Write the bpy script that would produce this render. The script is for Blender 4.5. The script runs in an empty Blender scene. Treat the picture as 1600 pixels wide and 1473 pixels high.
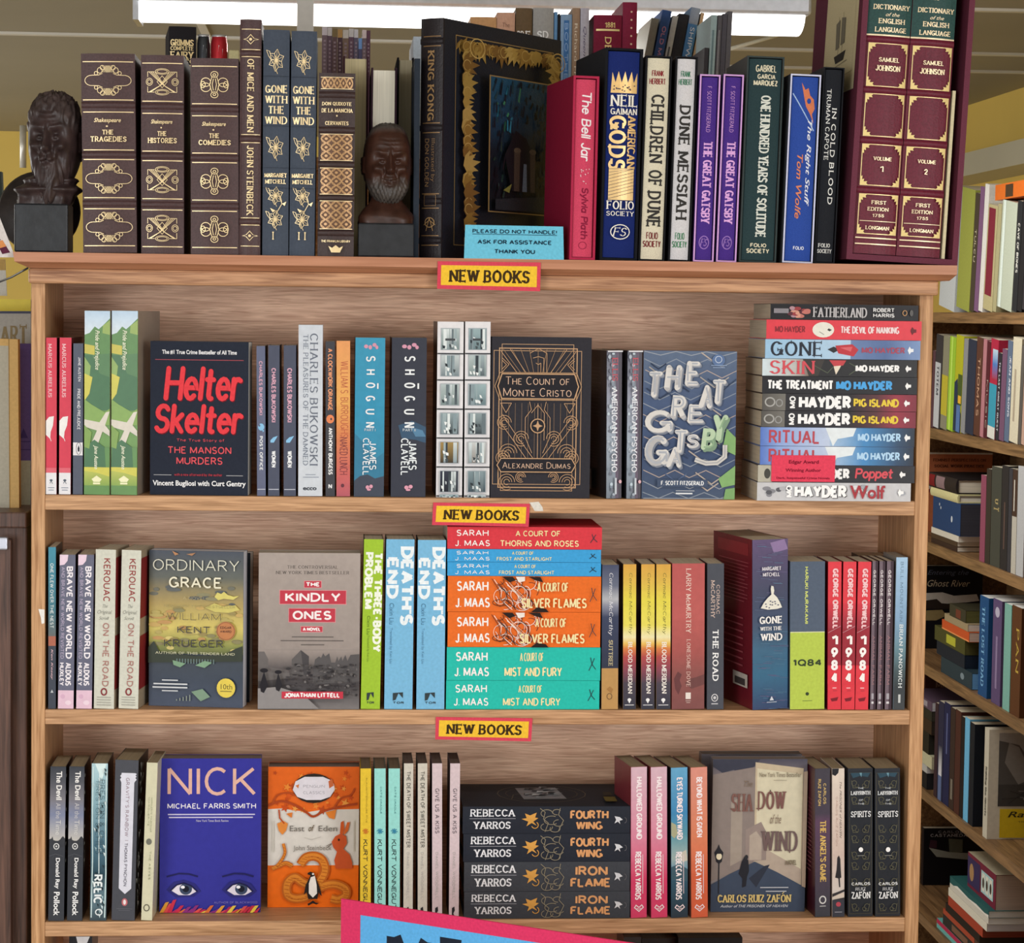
import bpy, bmesh, math, random
from mathutils import Vector, Matrix, noise
from mathutils.geometry import tessellate_polygon
PI = math.pi
SC = bpy.context.scene
COL = SC.collection
random.seed(7)
# ---------------------------------------------------------------- camera
IW, IH, FPX = 1600, 1473, 3794.23
YAW, PITCH, ROLL = 0.07338, 0.06512, 0.01296
EYE = Vector((0, -3.1, 1.55))
FWD = Vector((math.sin(YAW)*math.cos(PITCH), math.cos(YAW)*math.cos(PITCH), -math.sin(PITCH)))
_r = Vector((math.cos(YAW), -math.sin(YAW), 0)); _u = _r.cross(FWD)
RGT = math.cos(ROLL)*_r + math.sin(ROLL)*_u
UPV = -math.sin(ROLL)*_r + math.cos(ROLL)*_u
cd = bpy.data.cameras.new('camera'); cam = bpy.data.objects.new('camera', cd); COL.objects.link(cam)
cd.sensor_fit = 'HORIZONTAL'; cd.sensor_width = 36; cd.lens = FPX/IW*36; cd.clip_start = .05; cd.clip_end = 60
m = Matrix((RGT, UPV, -FWD)).transposed().to_4x4(); m.translation = EYE; cam.matrix_world = m
SC.camera = cam
# ---------------------------------------------------------------- world, lights, exposure
w = bpy.data.worlds.new('shop_daylight'); SC.world = w; w.use_nodes = True
w.node_tree.nodes['Background'].inputs[0].default_value = (1.0, .985, .96, 1)
w.node_tree.nodes['Background'].inputs[1].default_value = .6
def area(name, loc, rot, sx, sy, power, col=(1, .98, .94)):
    l = bpy.data.lights.new(name, 'AREA'); l.shape = 'RECTANGLE'; l.size = sx; l.size_y = sy; l.energy = power; l.color = col
    o = bpy.data.objects.new(name, l); COL.objects.link(o); o.location = loc; o.rotation_euler = rot
    return o
area('ceiling_lamp_over_aisle', (.25, -1.5, 2.18), (0, 0, 0), 2.2, .32, 16)
area('ceiling_lamp_by_entrance', (.25, -3.9, 2.18), (0, 0, 0), 2.6, .5, 22)
area('front_fill_left', (-2.5, -5.2, 1.45), (math.radians(90), 0, math.radians(-27)), 1.7, 1.4, 82, (.97, .98, 1))  # added fill light behind the camera for the shelf fronts, no real window
area('front_fill_right', (2.9, -5.0, 1.45), (math.radians(90), 0, math.radians(28)), 1.5, 1.5, 68, (.98, .98, 1))  # matching added fill from the other side, set wide to avoid mirrored glare
area('rear_side_fill', (-3.4, 3.2, 1.3), (0, math.radians(-90), 0), 1.5, 3.2, 42, (1, .98, .95))  # unseen fill light, added to brighten the ceiling and yellow wall
area('rear_ceiling_lamp', (.40, 1.30, 2.04), (0, 0, 0), 1.2, .12, 14)
vs = SC.view_settings
vs.view_transform = 'Standard'; vs.look = 'None'; vs.gamma = 1; vs.use_curve_mapping = False; vs.exposure = .16
# ---------------------------------------------------------------- helpers
def ray(px, py):
    return (FWD*FPX + RGT*(px-IW/2) - UPV*(py-IH/2)).normalized()
def at(px, py, Y):
    d = ray(px, py); return EYE + d*((Y-EYE.y)/d.y)
def atx(px, py, X):
    d = ray(px, py); return EYE + d*((X-EYE.x)/d.x)
def proj(p):
    v = Vector(p)-EYE; z = v.dot(FWD)
    return (IW/2+FPX*v.dot(RGT)/z, IH/2-FPX*v.dot(UPV)/z)
def s2l(c): return c/12.92 if c <= .04045 else ((c+.055)/1.055)**2.4
_hx = {}
def hx(c):
    if isinstance(c, tuple): return c
    if c not in _hx:
        h = c.lstrip('*#'); _hx[c] = tuple(s2l(int(h[i:i+2], 16)/255) for i in (0, 2, 4))
    return _hx[c]
FIN = {'matte': (.6, .07, .08, 260, .01), 'gloss': (.3, .2, .06, 120, .006), 'cloth': (.8, .06, .16, 900, .05), 'leather': (.45, .3, .22, 420, .09),
       'foil': (.34, .5, .05, 200, 0), 'paper': (.85, .1, .10, 300, .02), 'carved': (.38, .32, .4, 60, .10), 'metal': (.35, .5, .08, 80, .02), 'plastic': (.4, .4, .05, 90, .01)}
_fm = {}
def fin(name):
    if name in _fm: return _fm[name]
    rough, spec, var, sc, bump = FIN[name]
    mt = bpy.data.materials.new('finish_'+name); mt.use_nodes = True; nt = mt.node_tree; b = nt.nodes['Principled BSDF']
    a = nt.nodes.new('ShaderNodeAttribute'); a.attribute_name = 'Col'
    tc = nt.nodes.new('ShaderNodeTexCoord'); nz = nt.nodes.new('ShaderNodeTexNoise'); nz.inputs['Scale'].default_value = sc; nz.inputs['Detail'].default_value = 3
    nt.links.new(tc.outputs['Object'], nz.inputs['Vector'])
    mr = nt.nodes.new('ShaderNodeMapRange'); mr.inputs['From Min'].default_value = .3; mr.inputs['From Max'].default_value = .7
    mr.inputs['To Min'].default_value = 1-var; mr.inputs['To Max'].default_value = 1+var*.6
    nt.links.new(nz.outputs['Fac'], mr.inputs['Value'])
    mx = nt.nodes.new('ShaderNodeVectorMath'); mx.operation = 'SCALE'
    nt.links.new(a.outputs['Color'], mx.inputs[0]); nt.links.new(mr.outputs[0], mx.inputs['Scale'])
    nt.links.new(mx.outputs[0], b.inputs['Base Color'])
    b.inputs['Roughness'].default_value = rough; b.inputs['Specular IOR Level'].default_value = spec
    if name == 'foil': b.inputs['Metallic'].default_value = .25
    if name == 'metal': b.inputs['Metallic'].default_value = .5
    if bump:
        bp = nt.nodes.new('ShaderNodeBump'); bp.inputs['Strength'].default_value = min(1, bump*6); bp.inputs['Distance'].default_value = .0006
        nt.links.new(nz.outputs['Fac'], bp.inputs['Height']); nt.links.new(bp.outputs[0], b.inputs['Normal'])
    _fm[name] = mt; return mt
def pagemat(axis):
    k = 'pages'+axis
    if k in _fm: return _fm[k]
    mt = bpy.data.materials.new('page_edges_'+axis); mt.use_nodes = True; nt = mt.node_tree; b = nt.nodes['Principled BSDF']
    a = nt.nodes.new('ShaderNodeAttribute'); a.attribute_name = 'Col'; tc = nt.nodes.new('ShaderNodeTexCoord')
    mp = nt.nodes.new('ShaderNodeMapping'); mp.inputs['Scale'].default_value = (1600, 12, 12)
    nz = nt.nodes.new('ShaderNodeTexNoise'); nz.inputs['Scale'].default_value = 1; nz.inputs['Detail'].default_value = 2
    nt.links.new(tc.outputs['Object'], mp.inputs[0]); nt.links.new(mp.outputs[0], nz.inputs['Vector'])
    mr = nt.nodes.new('ShaderNodeMapRange'); mr.inputs['From Min'].default_value = .3; mr.inputs['From Max'].default_value = .7; mr.inputs['To Min'].default_value = .8; mr.inputs['To Max'].default_value = 1.08
    nt.links.new(nz.outputs['Fac'], mr.inputs['Value'])
    mx = nt.nodes.new('ShaderNodeVectorMath'); mx.operation = 'SCALE'
    nt.links.new(a.outputs['Color'], mx.inputs[0]); nt.links.new(mr.outputs[0], mx.inputs['Scale'])
    nt.links.new(mx.outputs[0], b.inputs['Base Color']); b.inputs['Roughness'].default_value = .9; b.inputs['Specular IOR Level'].default_value = .1
    _fm[k] = mt; return mt
class MB:
    def __init__(s): s.v = []; s.f = []; s.c = []; s.m = []; s.mats = []; s.smooth = []
    def mi(s, mt):
        if isinstance(mt, str): mt = fin(mt)
        if mt not in s.mats: s.mats.append(mt)
        return s.mats.index(mt)
    def face(s, pts, col, mt, smooth=False):
        n = len(s.v); s.v += [tuple(p) for p in pts]; s.f.append(tuple(range(n, n+len(pts))))
        s.c.append(col if isinstance(col, list) else [hx(col)]*len(pts)); s.m.append(s.mi(mt)); s.smooth.append(smooth)
    def raw(s, vs, fs, col, mt, smooth=False):
        n = len(s.v); s.v += [tuple(p) for p in vs]; k = s.mi(mt); col = hx(col) if not isinstance(col, list) else col
        for f in fs:
            s.f.append(tuple(n+i for i in f)); s.m.append(k); s.smooth.append(smooth)
            s.c.append([col[i] for i in f] if isinstance(col, list) else [col]*len(f))
    def box(s, x0, x1, y0, y1, z0, z1, col, mt, M=None):
        vs = [Vector((x, y, z)) for z in (z0, z1) for y in (y0, y1) for x in (x0, x1)]
        if M: vs = [M @ q for q in vs]
        s.raw(vs, [(0, 2, 3, 1), (4, 5, 7, 6), (0, 1, 5, 4), (2, 6, 7, 3), (0, 4, 6, 2), (1, 3, 7, 5)], col, mt)
    def bbox(s, x0, x1, y0, y1, z0, z1, b, col, mt):       # box with softened edges
        bm = bmesh.new(); bmesh.ops.create_cube(bm, size=1)
        for q in bm.verts: q.co = ((x0+x1)/2+q.co.x*(x1-x0), (y0+y1)/2+q.co.y*(y1-y0), (z0+z1)/2+q.co.z*(z1-z0))
        bmesh.ops.bevel(bm, geom=bm.edges[:], offset=b, segments=2, affect='EDGES', profile=.5)
        bm.verts.index_update()
        s.raw([q.co.copy() for q in bm.verts], [[q.index for q in f.verts] for f in bm.faces], col, mt); bm.free()
    def tube(s, pts, r, col, mt, n=8, cap=True):
        pts = [Vector(p) for p in pts]; rings = []
        for i, p in enumerate(pts):
            t = (pts[min(i+1, len(pts)-1)]-pts[max(i-1, 0)]).normalized(); a = t.orthogonal().normalized() if i == 0 else (a - t*a.dot(t)).normalized(); b = t.cross(a)
            rr = r[i] if isinstance(r, (list, tuple)) else r
            rings.append([p+(a*math.cos(2*PI*k/n)+b*math.sin(2*PI*k/n))*rr for k in range(n)])
        vs = [q for g in rings for q in g]; fs = [(i*n+k, i*n+(k+1) % n, (i+1)*n+(k+1) % n, (i+1)*n+k) for i in range(len(pts)-1) for k in range(n)]
        if cap: fs += [tuple(range(n-1, -1, -1)), tuple(range((len(pts)-1)*n, len(pts)*n))]
        s.raw(vs, fs, col, mt, True)
    def lathe(s, prof, col, mt, n=24, c=(0, 0, 0)):
        vs = [(c[0]+r*math.cos(2*PI*k/n), c[1]+r*math.sin(2*PI*k/n), c[2]+z) for r, z in prof for k in range(n)]
        fs = [(i*n+k, i*n+(k+1) % n, (i+1)*n+(k+1) % n, (i+1)*n+k) for i in range(len(prof)-1) for k in range(n)]
        s.raw(vs, fs, col, mt, True)
    def build(s, name, parent=None):
        me = bpy.data.meshes.new(name); me.from_pydata(s.v, [], s.f)
        for mt in s.mats: me.materials.append(mt)
        me.polygons.foreach_set('material_index', s.m); me.polygons.foreach_set('use_smooth', s.smooth)
        at_ = me.color_attributes.new('Col', 'FLOAT_COLOR', 'CORNER'); buf = []
        for c in s.c:
            for q in c: buf += [q[0], q[1], q[2], 1.0]
        at_.data.foreach_set('color', buf); me.update()
        o = bpy.data.objects.new(name, me); COL.objects.link(o)
        if parent: o.parent = parent
        return o
def tag(o, label=None, cat=None, group=None, kind=None):
    if label: o['label'] = label
    if cat: o['category'] = cat
    if group: o['group'] = group
    if kind: o['kind'] = kind
    return o
def thing(name, label, cat, loc=(0, 0, 0), rot=(0, 0, 0), group=None):
    o = bpy.data.objects.new(name, None); COL.objects.link(o); o.location = loc; o.rotation_euler = rot; o.empty_display_size = .05
    return tag(o, label, cat, group)
def copy_tree(o, parent=None, loc=None, rot=None, label=None):
    c = o.copy(); COL.objects.link(c)
    if parent: c.parent = parent
    if loc is not None: c.location = loc
    if rot is not None: c.rotation_euler = rot
    if label: c['label'] = label
    for ch in list(o.children): copy_tree(ch, c)
    return c
# ---------------------------------------------------------------- lettering
GL = {}
def _g(s):
    for line in s.strip().split('\n'):
        ch, w_, d = line.split(' ', 2); GL[ch] = (float(w_), d)
_g('''A .8 0,0 .4,1 .8,0|.14,.34 .66,.34
B .64 0,0 0,1 .3,1 (.34,.76,.24,.24,90,-90) 0,.52|.3,.52 (.34,.26,.3,.26,90,-90) 0,0
C .74 (.4,.5,.4,.5,48,312)
D .76 0,0 0,1 .26,1 (.28,.5,.48,.5,90,-90) 0,0
E .6 0,0 0,1|0,1 .58,1|0,.53 .46,.53|0,0 .6,0
F .58 0,0 0,1|0,1 .58,1|0,.52 .46,.52
G .8 (.4,.5,.4,.5,48,335)|.79,.4 .79,.06|.48,.42 .79,.42
H .76 0,0 0,1|.76,0 .76,1|0,.52 .76,.52
I .02 .01,0 .01,1
J .46 .45,1 .45,.24 (.23,.24,.22,.24,0,-165)
K .72 0,0 0,1|.68,1 0,.4|.22,.58 .72,0
L .56 0,1 0,0|0,0 .56,0
M .92 0,0 0,1 .46,.1 .92,1 .92,0
N .76 0,0 0,1 .76,0 .76,1
O .84 (.42,.5,.42,.5,90,450)
P .62 0,0 0,1 .3,1 (.34,.74,.28,.26,90,-90) 0,.48
Q .88 (.42,.5,.42,.5,90,450)|.5,.25 .86,-.1
R .68 0,0 0,1 .3,1 (.34,.75,.28,.25,90,-90) 0,.5|.3,.5 .68,0
S .6 (.3,.75,.28,.25,28,270) (.3,.25,.3,.25,90,-152)
T .74 0,1 .74,1|.37,1 .37,0
U .74 0,1 0,.32 (.37,.34,.37,.34,180,360) .74,1
V .78 0,1 .39,0 .78,1
W 1.1 0,1 .28,0 .55,1 .82,0 1.1,1
X .74 0,0 .74,1|0,1 .74,0
Y .74 0,1 .37,.45 .74,1|.37,.45 .37,0
Z .66 0,1 .66,1 0,0 .66,0
0 .66 (.33,.5,.33,.5,90,450)
1 .3 0,.78 .24,1 .24,0
2 .6 (.3,.7,.29,.3,165,-35) 0,0 .62,0
3 .58 (.28,.75,.27,.25,150,-90) (.28,.25,.3,.25,90,-150)
4 .66 .5,0 .5,1 0,.3 .68,.3
5 .6 .56,1 .1,1 .06,.55 (.3,.32,.3,.32,115,-150)
6 .62 .52,1 (.31,.32,.31,.32,150,510)
7 .6 0,1 .6,1 .2,0
8 .6 (.3,.76,.26,.24,90,450)|(.3,.26,.3,.26,90,450)
9 .62 (.31,.68,.31,.32,-30,330) .1,0
a .52 (.25,.33,.25,.33,0,360)|.5,.66 .5,0
b .52 0,1 0,0|(.26,.33,.26,.33,180,-180)
c .5 (.28,.33,.28,.33,45,315)
d .52 .52,1 .52,0|(.26,.33,.26,.33,0,360)
e .54 0,.36 .53,.36 (.27,.33,.27,.33,5,315)
f .36 (.3,.82,.17,.18,50,180) .13,0|0,.64 .32,.64
g .52 (.26,.33,.26,.33,0,360)|.52,.66 .52,-.1 (.27,-.1,.25,.22,0,-160)
h .5 0,1 0,0|0,.4 (.25,.41,.25,.25,180,0) .5,0
i .02 .01,.66 .01,0|.01,.9 .01,.86
j .2 .2,.66 .2,-.14 (.06,-.14,.14,.18,0,-120)
k .5 0,1 0,0|.46,.66 0,.26|.16,.38 .5,0
l .02 .01,1 .01,0
m .84 0,.66 0,0|0,.42 (.21,.42,.21,.24,180,0) .42,0|.42,.42 (.63,.42,.21,.24,180,0) .84,0
n .5 0,.66 0,0|0,.41 (.25,.41,.25,.25,180,0) .5,0
o .54 (.27,.33,.27,.33,90,450)
p .52 0,.66 0,-.3|(.26,.33,.26,.33,180,-180)
q .52 .52,.66 .52,-.3|(.26,.33,.26,.33,0,360)
r .34 0,.66 0,0|0,.4 (.22,.42,.22,.24,180,55)
s .44 (.22,.49,.2,.17,25,270) (.22,.16,.22,.16,90,-155)
t .36 .15,.92 .15,.12 (.27,.14,.12,.14,180,290)|0,.64 .34,.64
u .5 0,.66 0,.25 (.25,.25,.25,.25,180,360) .5,.66|.5,.3 .5,0
v .5 0,.66 .25,0 .5,.66
w .76 0,.66 .19,0 .38,.6 .57,0 .76,.66
x .48 0,.66 .48,0|0,0 .48,.66
y .5 0,.66 .26,.05|.5,.66 .2,-.16 .06,-.28
z .46 0,.66 .46,.66 0,0 .46,0
. .04 .02,0 .02,.06
, .06 .05,.06 0,-.12
' .04 .02,1 .02,.78
! .02 .01,1 .01,.3|.01,.06 .01,0
- .3 0,.42 .3,.42
/ .4 0,-.05 .4,1.05
& .74 .74,0 .16,.72 (.3,.8,.18,.2,200,-20) .1,.36 (.28,.22,.26,.22,140,330) .72,.46
* .5 .25,.3 .25,1|.0,.45 .5,.85|0,.85 .5,.45
# .6 .12,0 .24,1|.38,0 .5,1|0,.34 .58,.34|.04,.66 .62,.66''')
def _strokes(ch):
    w_, d = GL[ch]; out = []
    for st in d.split('|'):
        pts = []
        for tk in st.split():
            if tk[0] == '(':
                cx, cy, rx, ry, a0, a1 = map(float, tk[1:-1].split(',')); n = max(4, int(abs(a1-a0)/22))
                pts += [(cx+rx*math.cos(math.radians(a0+(a1-a0)*i/n)), cy+ry*math.sin(math.radians(a0+(a1-a0)*i/n))) for i in range(n+1)]
            else: pts.append(tuple(map(float, tk.split(','))))
        q = [pts[0]]
        for p in pts[1:]:
            if abs(p[0]-q[-1][0])+abs(p[1]-q[-1][1]) > 1e-4: q.append(p)
        out.append(q)
    return w_, out
def ribbon(pts, wf, vs, fs, closed=False, rnd=False, k=None, k_open=None):
    """polyline to a flat mitred ribbon; wf(dx, dy) gives the full width for a direction; each ribbon sits on its own hair-thin layer"""
    if k is None: k = ribbon.k = (getattr(ribbon, 'k', 0)+1) % 7
    q = [pts[0]]
    for p in pts[1:]:
        if math.hypot(p[0]-q[-1][0], p[1]-q[-1][1]) > 1e-7: q.append(p)
    if not closed and k_open is None and len(q) > 3 and math.hypot(q[0][0]-q[-1][0], q[0][1]-q[-1][1]) < 1e-7: closed = True
    if closed and math.hypot(q[0][0]-q[-1][0], q[0][1]-q[-1][1]) < 1e-7: q.pop()
    n = len(q)
    if n < 2: return
    for i in range(0 if closed else 1, n if closed else n-1):      # very sharp corners: two ribbons that overlap there instead of a long mitre
        a, b, c = q[i-1], q[i], q[(i+1) % n]; u = (b[0]-a[0], b[1]-a[1]); v = (c[0]-b[0], c[1]-b[1])
        if u[0]*v[0]+u[1]*v[1] < -.35*math.hypot(*u)*math.hypot(*v):
            if closed: ribbon(q[i:]+q[:i+1], wf, vs, fs, False, rnd, k, 1); return
            ribbon(q[:i+1], wf, vs, fs, False, rnd, k); ribbon(q[i:], wf, vs, fs, False, rnd, (k+2) % 7); return
    seg = []
    for i in range(n if closed else n-1):
        a, b = q[i], q[(i+1) % n]; L = math.hypot(b[0]-a[0], b[1]-a[1]); seg.append(((b[0]-a[0])/L, (b[1]-a[1])/L))
    P = []
    for i in range(n):
        d0 = seg[i-1] if (i > 0 or closed) else seg[0]; d1 = seg[i % len(seg)] if (i < n-1 or closed) else seg[-1]
        w0, w1 = wf(*d0), wf(*d1); h = (w0+w1)/4; mx, my = d0[0]+d1[0], d0[1]+d1[1]; L = math.hypot(mx, my)
        if L < .3: nx, ny, s = -d1[1], d1[0], 1
        else: mx /= L; my /= L; nx, ny = -my, mx; s = min(1.9, 1/max(.4, nx*-d1[1]+ny*d1[0]))
        kz = k+.8*i/n; P.append(((q[i][0]+nx*h*s, q[i][1]+ny*h*s, kz), (q[i][0]-nx*h*s, q[i][1]-ny*h*s, kz), h))
    b = len(vs)
    for l, r, h in P: vs += [l, r]
    for i in range(n if closed else n-1):
        j = (i+1) % n; fs.append((b+2*i, b+2*j, b+2*j+1, b+2*i+1))
    if rnd and not closed:
        for e, h in ((q[0], P[0][2]), (q[-1], P[-1][2])):
            c = len(vs); kk = (k+3) % 7; vs += [(e[0]+h*math.cos(t*PI/5), e[1]+h*math.sin(t*PI/5), kk) for t in range(10)]; fs.append(tuple(range(c, c+10)))
def stroke_text(text, W, H, style):
    """style: dict(t=thick, n=thin, serif=bool, rnd=bool, gap=, shear=, sc=small caps) laid out to W x H"""
    t, n_, serif, rnd = style['t'], style.get('n', style['t']), style.get('serif', False), style.get('rnd', False)
    gap = style.get('gap', .2); x = 0; items = []
    for ch in text:
        if ch == ' ': x += style.get('sp', .45); continue
        s = 1
        if style.get('sc') and ch.islower(): s = .76; ch = ch.upper()
        if ch not in GL: ch = '-'
        gw, st = _strokes(ch)
        for q in st: items.append(([((x+p[0]*s), p[1]*s) for p in q], ch))
        x += gw*s+gap+t*.6
    if not items: return [], []
    xs = [p[0] for q, _ in items for p in q]; ys = [p[1] for q, _ in items for p in q]
    x0, x1, y0, y1 = min(xs), max(xs), min(ys), max(ys)
    ph = H*t/(1+t) if H > 0 else 0
    TH = style['t']*H/(1.0+style['t'])*1.0; TN = n_*H/(1.0+style['t'])
    TH = min(TH, style.get('cap', .29)*W/max(1, len(text.replace(' ', ''))))
    TN = min(TN, TH)
    kx = (W-TH)/max(1e-6, x1-x0); ky = (H-TN)/max(1e-6, y1-y0); vs, fs = [], []
    wf = lambda dx, dy: TN+(TH-TN)*abs(dy)
    sh = style.get('shear', 0)
    for q, ch in items:
        p = [((a-x0)*kx+TH/2, (b-y0)*ky+TN/2) for a, b in q]
        if sh: p = [(a+(b-H/2)*sh, b) for a, b in p]
        kq = stroke_text.k = (getattr(stroke_text, 'k', 0)+1) % 7
        ribbon(p, wf, vs, fs, rnd=rnd, k=kq)
        if serif:
            for e, f in ((p[0], p[1]), (p[-1], p[-2])):
                dx, dy = f[0]-e[0], f[1]-e[1]; L = math.hypot(dx, dy); k = len(vs); sl = TH*.62+H*.035; sv = max(TN*.5, H*.035)
                if abs(dy) > .5*L:
                    s_ = 1 if dy > 0 else -1
                    vs += [(a_, b_, (kq+2) % 7) for a_, b_ in ((e[0]-sl, e[1]-TN*.5*s_), (e[0]+sl, e[1]-TN*.5*s_), (e[0]+sl, e[1]+sv*s_), (e[0]-sl, e[1]+sv*s_))]
                else:
                    vs += [(a_, b_, (kq+4) % 7) for a_, b_ in ((e[0]-sv*.7, e[1]-H*.12), (e[0]+sv*.7, e[1]-H*.12), (e[0]+sv*.7, e[1]+H*.12), (e[0]-sv*.7, e[1]+H*.12))]
                fs.append((k, k+1, k+2, k+3))
    return vs, fs
_fc = {}
def font_text(text, off=0., shear=0., space=1.):
    k = (text, off, shear, space)
    if k in _fc: return _fc[k]
    cu = bpy.data.curves.new('t', 'FONT'); cu.body = text; cu.offset = off; cu.shear = shear; cu.space_character = space; cu.resolution_u = 3; cu.align_x = 'CENTER'
    o = bpy.data.objects.new('t', cu); me = bpy.data.meshes.new_from_object(o)
    vs = [tuple(q.co[:2]) for q in me.vertices]; fs = [tuple(p.vertices) for p in me.polygons]
    bpy.data.objects.remove(o); bpy.data.curves.remove(cu); bpy.data.meshes.remove(me)
    xs = [q[0] for q in vs]; ys = [q[1] for q in vs]; x0, y0 = min(xs), min(ys); dx, dy = max(xs)-x0 or 1, max(ys)-y0 or 1
    _fc[k] = ([((a-x0)/dx, (b-y0)/dy) for a, b in vs], fs); return _fc[k]
STY = {'mid': dict(t=.13, gap=.2), 'fine': dict(t=.15, n=.06, serif=True, gap=.3), 'serif': dict(t=.22, n=.09, serif=True, gap=.24), 'slab': dict(t=.25, n=.14, serif=True, gap=.18), 'slabb': dict(cap=.25, t=.31, n=.17, serif=True, gap=.2), 'scap': dict(t=.17, n=.06, serif=True, gap=.24, sc=True),
       'thin': dict(t=.085, gap=.22), 'sans': dict(t=.18, gap=.2), 'bold': dict(cap=.31, t=.30, n=.26, gap=.12), 'black': dict(cap=.36, t=.46, n=.36, gap=.06), 'hand': dict(t=.17, rnd=True, gap=.1, shear=.12),
       'brush': dict(cap=.37, t=.31, n=.22, rnd=True, gap=.08, shear=.1), 'ital': dict(t=.16, n=.06, serif=True, gap=.2, shear=.25), 'deco': dict(t=.1, n=.08, gap=.2, sc=True)}
# ---------------------------------------------------------------- printing on a face
def T(text, u0, v0, u1, v1, col, o='h', f='sans'): return ('T', text, u0, v0, u1, v1, col, o, f)
def paint(mb, F, w, h, items, finish, eps=.00012, curved=False):
    """F(x, y, e) -> point; x from the left edge, y from the top edge, e above the surface. Items use fractions of w and h."""
    lay = 0; F0 = F
    F = lambda x, y, e: F0(min(max(x, .0001), w-.0001), min(max(y, .0001), h-.0001), e)
    def emit(P, c, mt):                      # P: convex polygon of (x, y, e); on a rounded spine it is cut into narrow strips first
        if not curved: mb.face([F(*p) for p in P], c, mt); return
        N = 8; xs = [p[0] for p in P]; i0 = max(0, int(min(xs)/w*N)); i1 = min(N-1, int(max(xs)/w*N-1e-9))
        for i in range(i0, i1+1):
            Q = P
            for X, sg in ((w*i/N, 1), (w*(i+1)/N, -1)):
                if (i == 0 and sg == 1) or (i == N-1 and sg == -1): continue
                R = []
                for a, b in zip(Q, Q[1:]+Q[:1]):
                    ia, ib = (a[0]-X)*sg >= 0, (b[0]-X)*sg >= 0
                    if ia: R.append(a)
                    if ia != ib: t = (X-a[0])/(b[0]-a[0]); R.append(tuple(a[k]+(b[k]-a[k])*t for k in range(3)))
                Q = R
                if len(Q) < 3: break
            if len(Q) >= 3: mb.face([F(*p) for p in Q], c, mt)
    def E(vs, fs, c, mt, e):
        if not curved: mb.raw([F(p[0], p[1], e+(p[2]*1.5e-5 if len(p) > 2 else 0)) for p in vs], fs, c, mt); return
        for f in fs: emit([(vs[i][0], vs[i][1], e+(vs[i][2]*1.5e-5 if len(vs[i]) > 2 else 0)) for i in f], c, mt)
    for it in items:
        k = it[0]; lay += 1; e = .00016+min(lay, 40)*eps if len(items) < 60 else .00016+lay*eps*.45
        def fm(c): return 'foil' if isinstance(c, str) and c[0] == '*' else finish
        if k in 'RG':
            if k == 'R': u0, v0, u1, v1 = it[1:5]; stops = [(0, it[5]), (1, it[6] if len(it) > 6 else it[5])]
            else: u0, v0, u1, v1 = it[1:5]; stops = it[5]
            n = 8 if curved else 1; mt = fm(stops[0][1])
            for (p0, c0), (p1, c1) in zip(stops, stops[1:]):
                ya, yb = (v0+(v1-v0)*p0)*h, (v0+(v1-v0)*p1)*h; c0, c1 = hx(c0), hx(c1)
                for i in range(n):
                    xa, xb = (u0+(u1-u0)*i/n)*w, (u0+(u1-u0)*(i+1)/n)*w
                    mb.face([F(xa, ya, e), F(xa, yb, e), F(xb, yb, e), F(xb, ya, e)], [c0, c1, c1, c0], mt)
        elif k == 'E':
            _, cu, cv, ru, rv, c = it
            emit([((cu+ru*math.cos(t*PI/10))*w, (cv-rv*math.sin(t*PI/10))*h, e) for t in range(20)], c, fm(c))
        elif k == 'P':
            pts = [(u*w, v*h) for u, v in it[2]]
            E(pts, [tuple(t) for t in tessellate_polygon([[Vector((a, b, 0)) for a, b in pts]])], it[1], fm(it[1]), e)
        elif k in 'LO':
            if k == 'L': c, wd, pts = it[1], it[2], [(u*w, v*h) for u, v in it[3]]; cl = len(it) > 4 and it[4]
            else:
                _, cu, cv, ru, rv, c, wd = it[:7]; a0, a1 = it[7:9] if len(it) > 7 else (0, 360); n = max(6, int(abs(a1-a0)/18))
                pts = [((cu+ru*math.cos(math.radians(a0+(a1-a0)*i/n)))*w, (cv-rv*math.sin(math.radians(a0+(a1-a0)*i/n)))*h) for i in range(n+1)]; cl = False
            vs, fs = [], []; ribbon(pts, lambda a, b: wd, vs, fs, cl); E(vs, fs, c, fm(c), e)
        elif k == 'T':
            _, tx, u0, v0, u1, v1, c, o, f = it
            W, H = ((u1-u0)*w, (v1-v0)*h) if o == 'h' else ((v1-v0)*h, (u1-u0)*w)
            if f in STY: vs, fs = stroke_text(tx, W, H, STY[f])
            else:
                pr = {'b': (0, 0, 1), 'bb': (.025, 0, 1), 'bi': (.012, .3, 1), 'bx': (0, 0, 1.2), 'ii': (0, .35, 1)}[f]; q, fs = font_text(tx, *pr); vs = [(a*W, b*H, 0) for a, b in q]
            if o == 'h': pl = [(u0*w+a, v1*h-b, k_) for a, b, k_ in vs]
            elif o == 'd': pl = [(u0*w+b, v0*h+a, k_) for a, b, k_ in vs]
            else: pl = [(u1*w-b, v1*h-a, k_) for a, b, k_ in vs]
            E(pl, fs, c, fm(c), e)
def smooth(pts, n=6):
    o = []
    for i in range(len(pts)-1):
        a, b, c, d = pts[max(0, i-1)], pts[i], pts[i+1], pts[min(len(pts)-1, i+2)]
        for j in range(n):
            t = j/n; o.append(tuple(.5*(2*b[k]+(c[k]-a[k])*t+(2*a[k]-5*b[k]+4*c[k]-d[k])*t*t+(3*b[k]-a[k]-3*c[k]+d[k])*t**3) for k in (0, 1)))
    return o+[pts[-1]]
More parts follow.
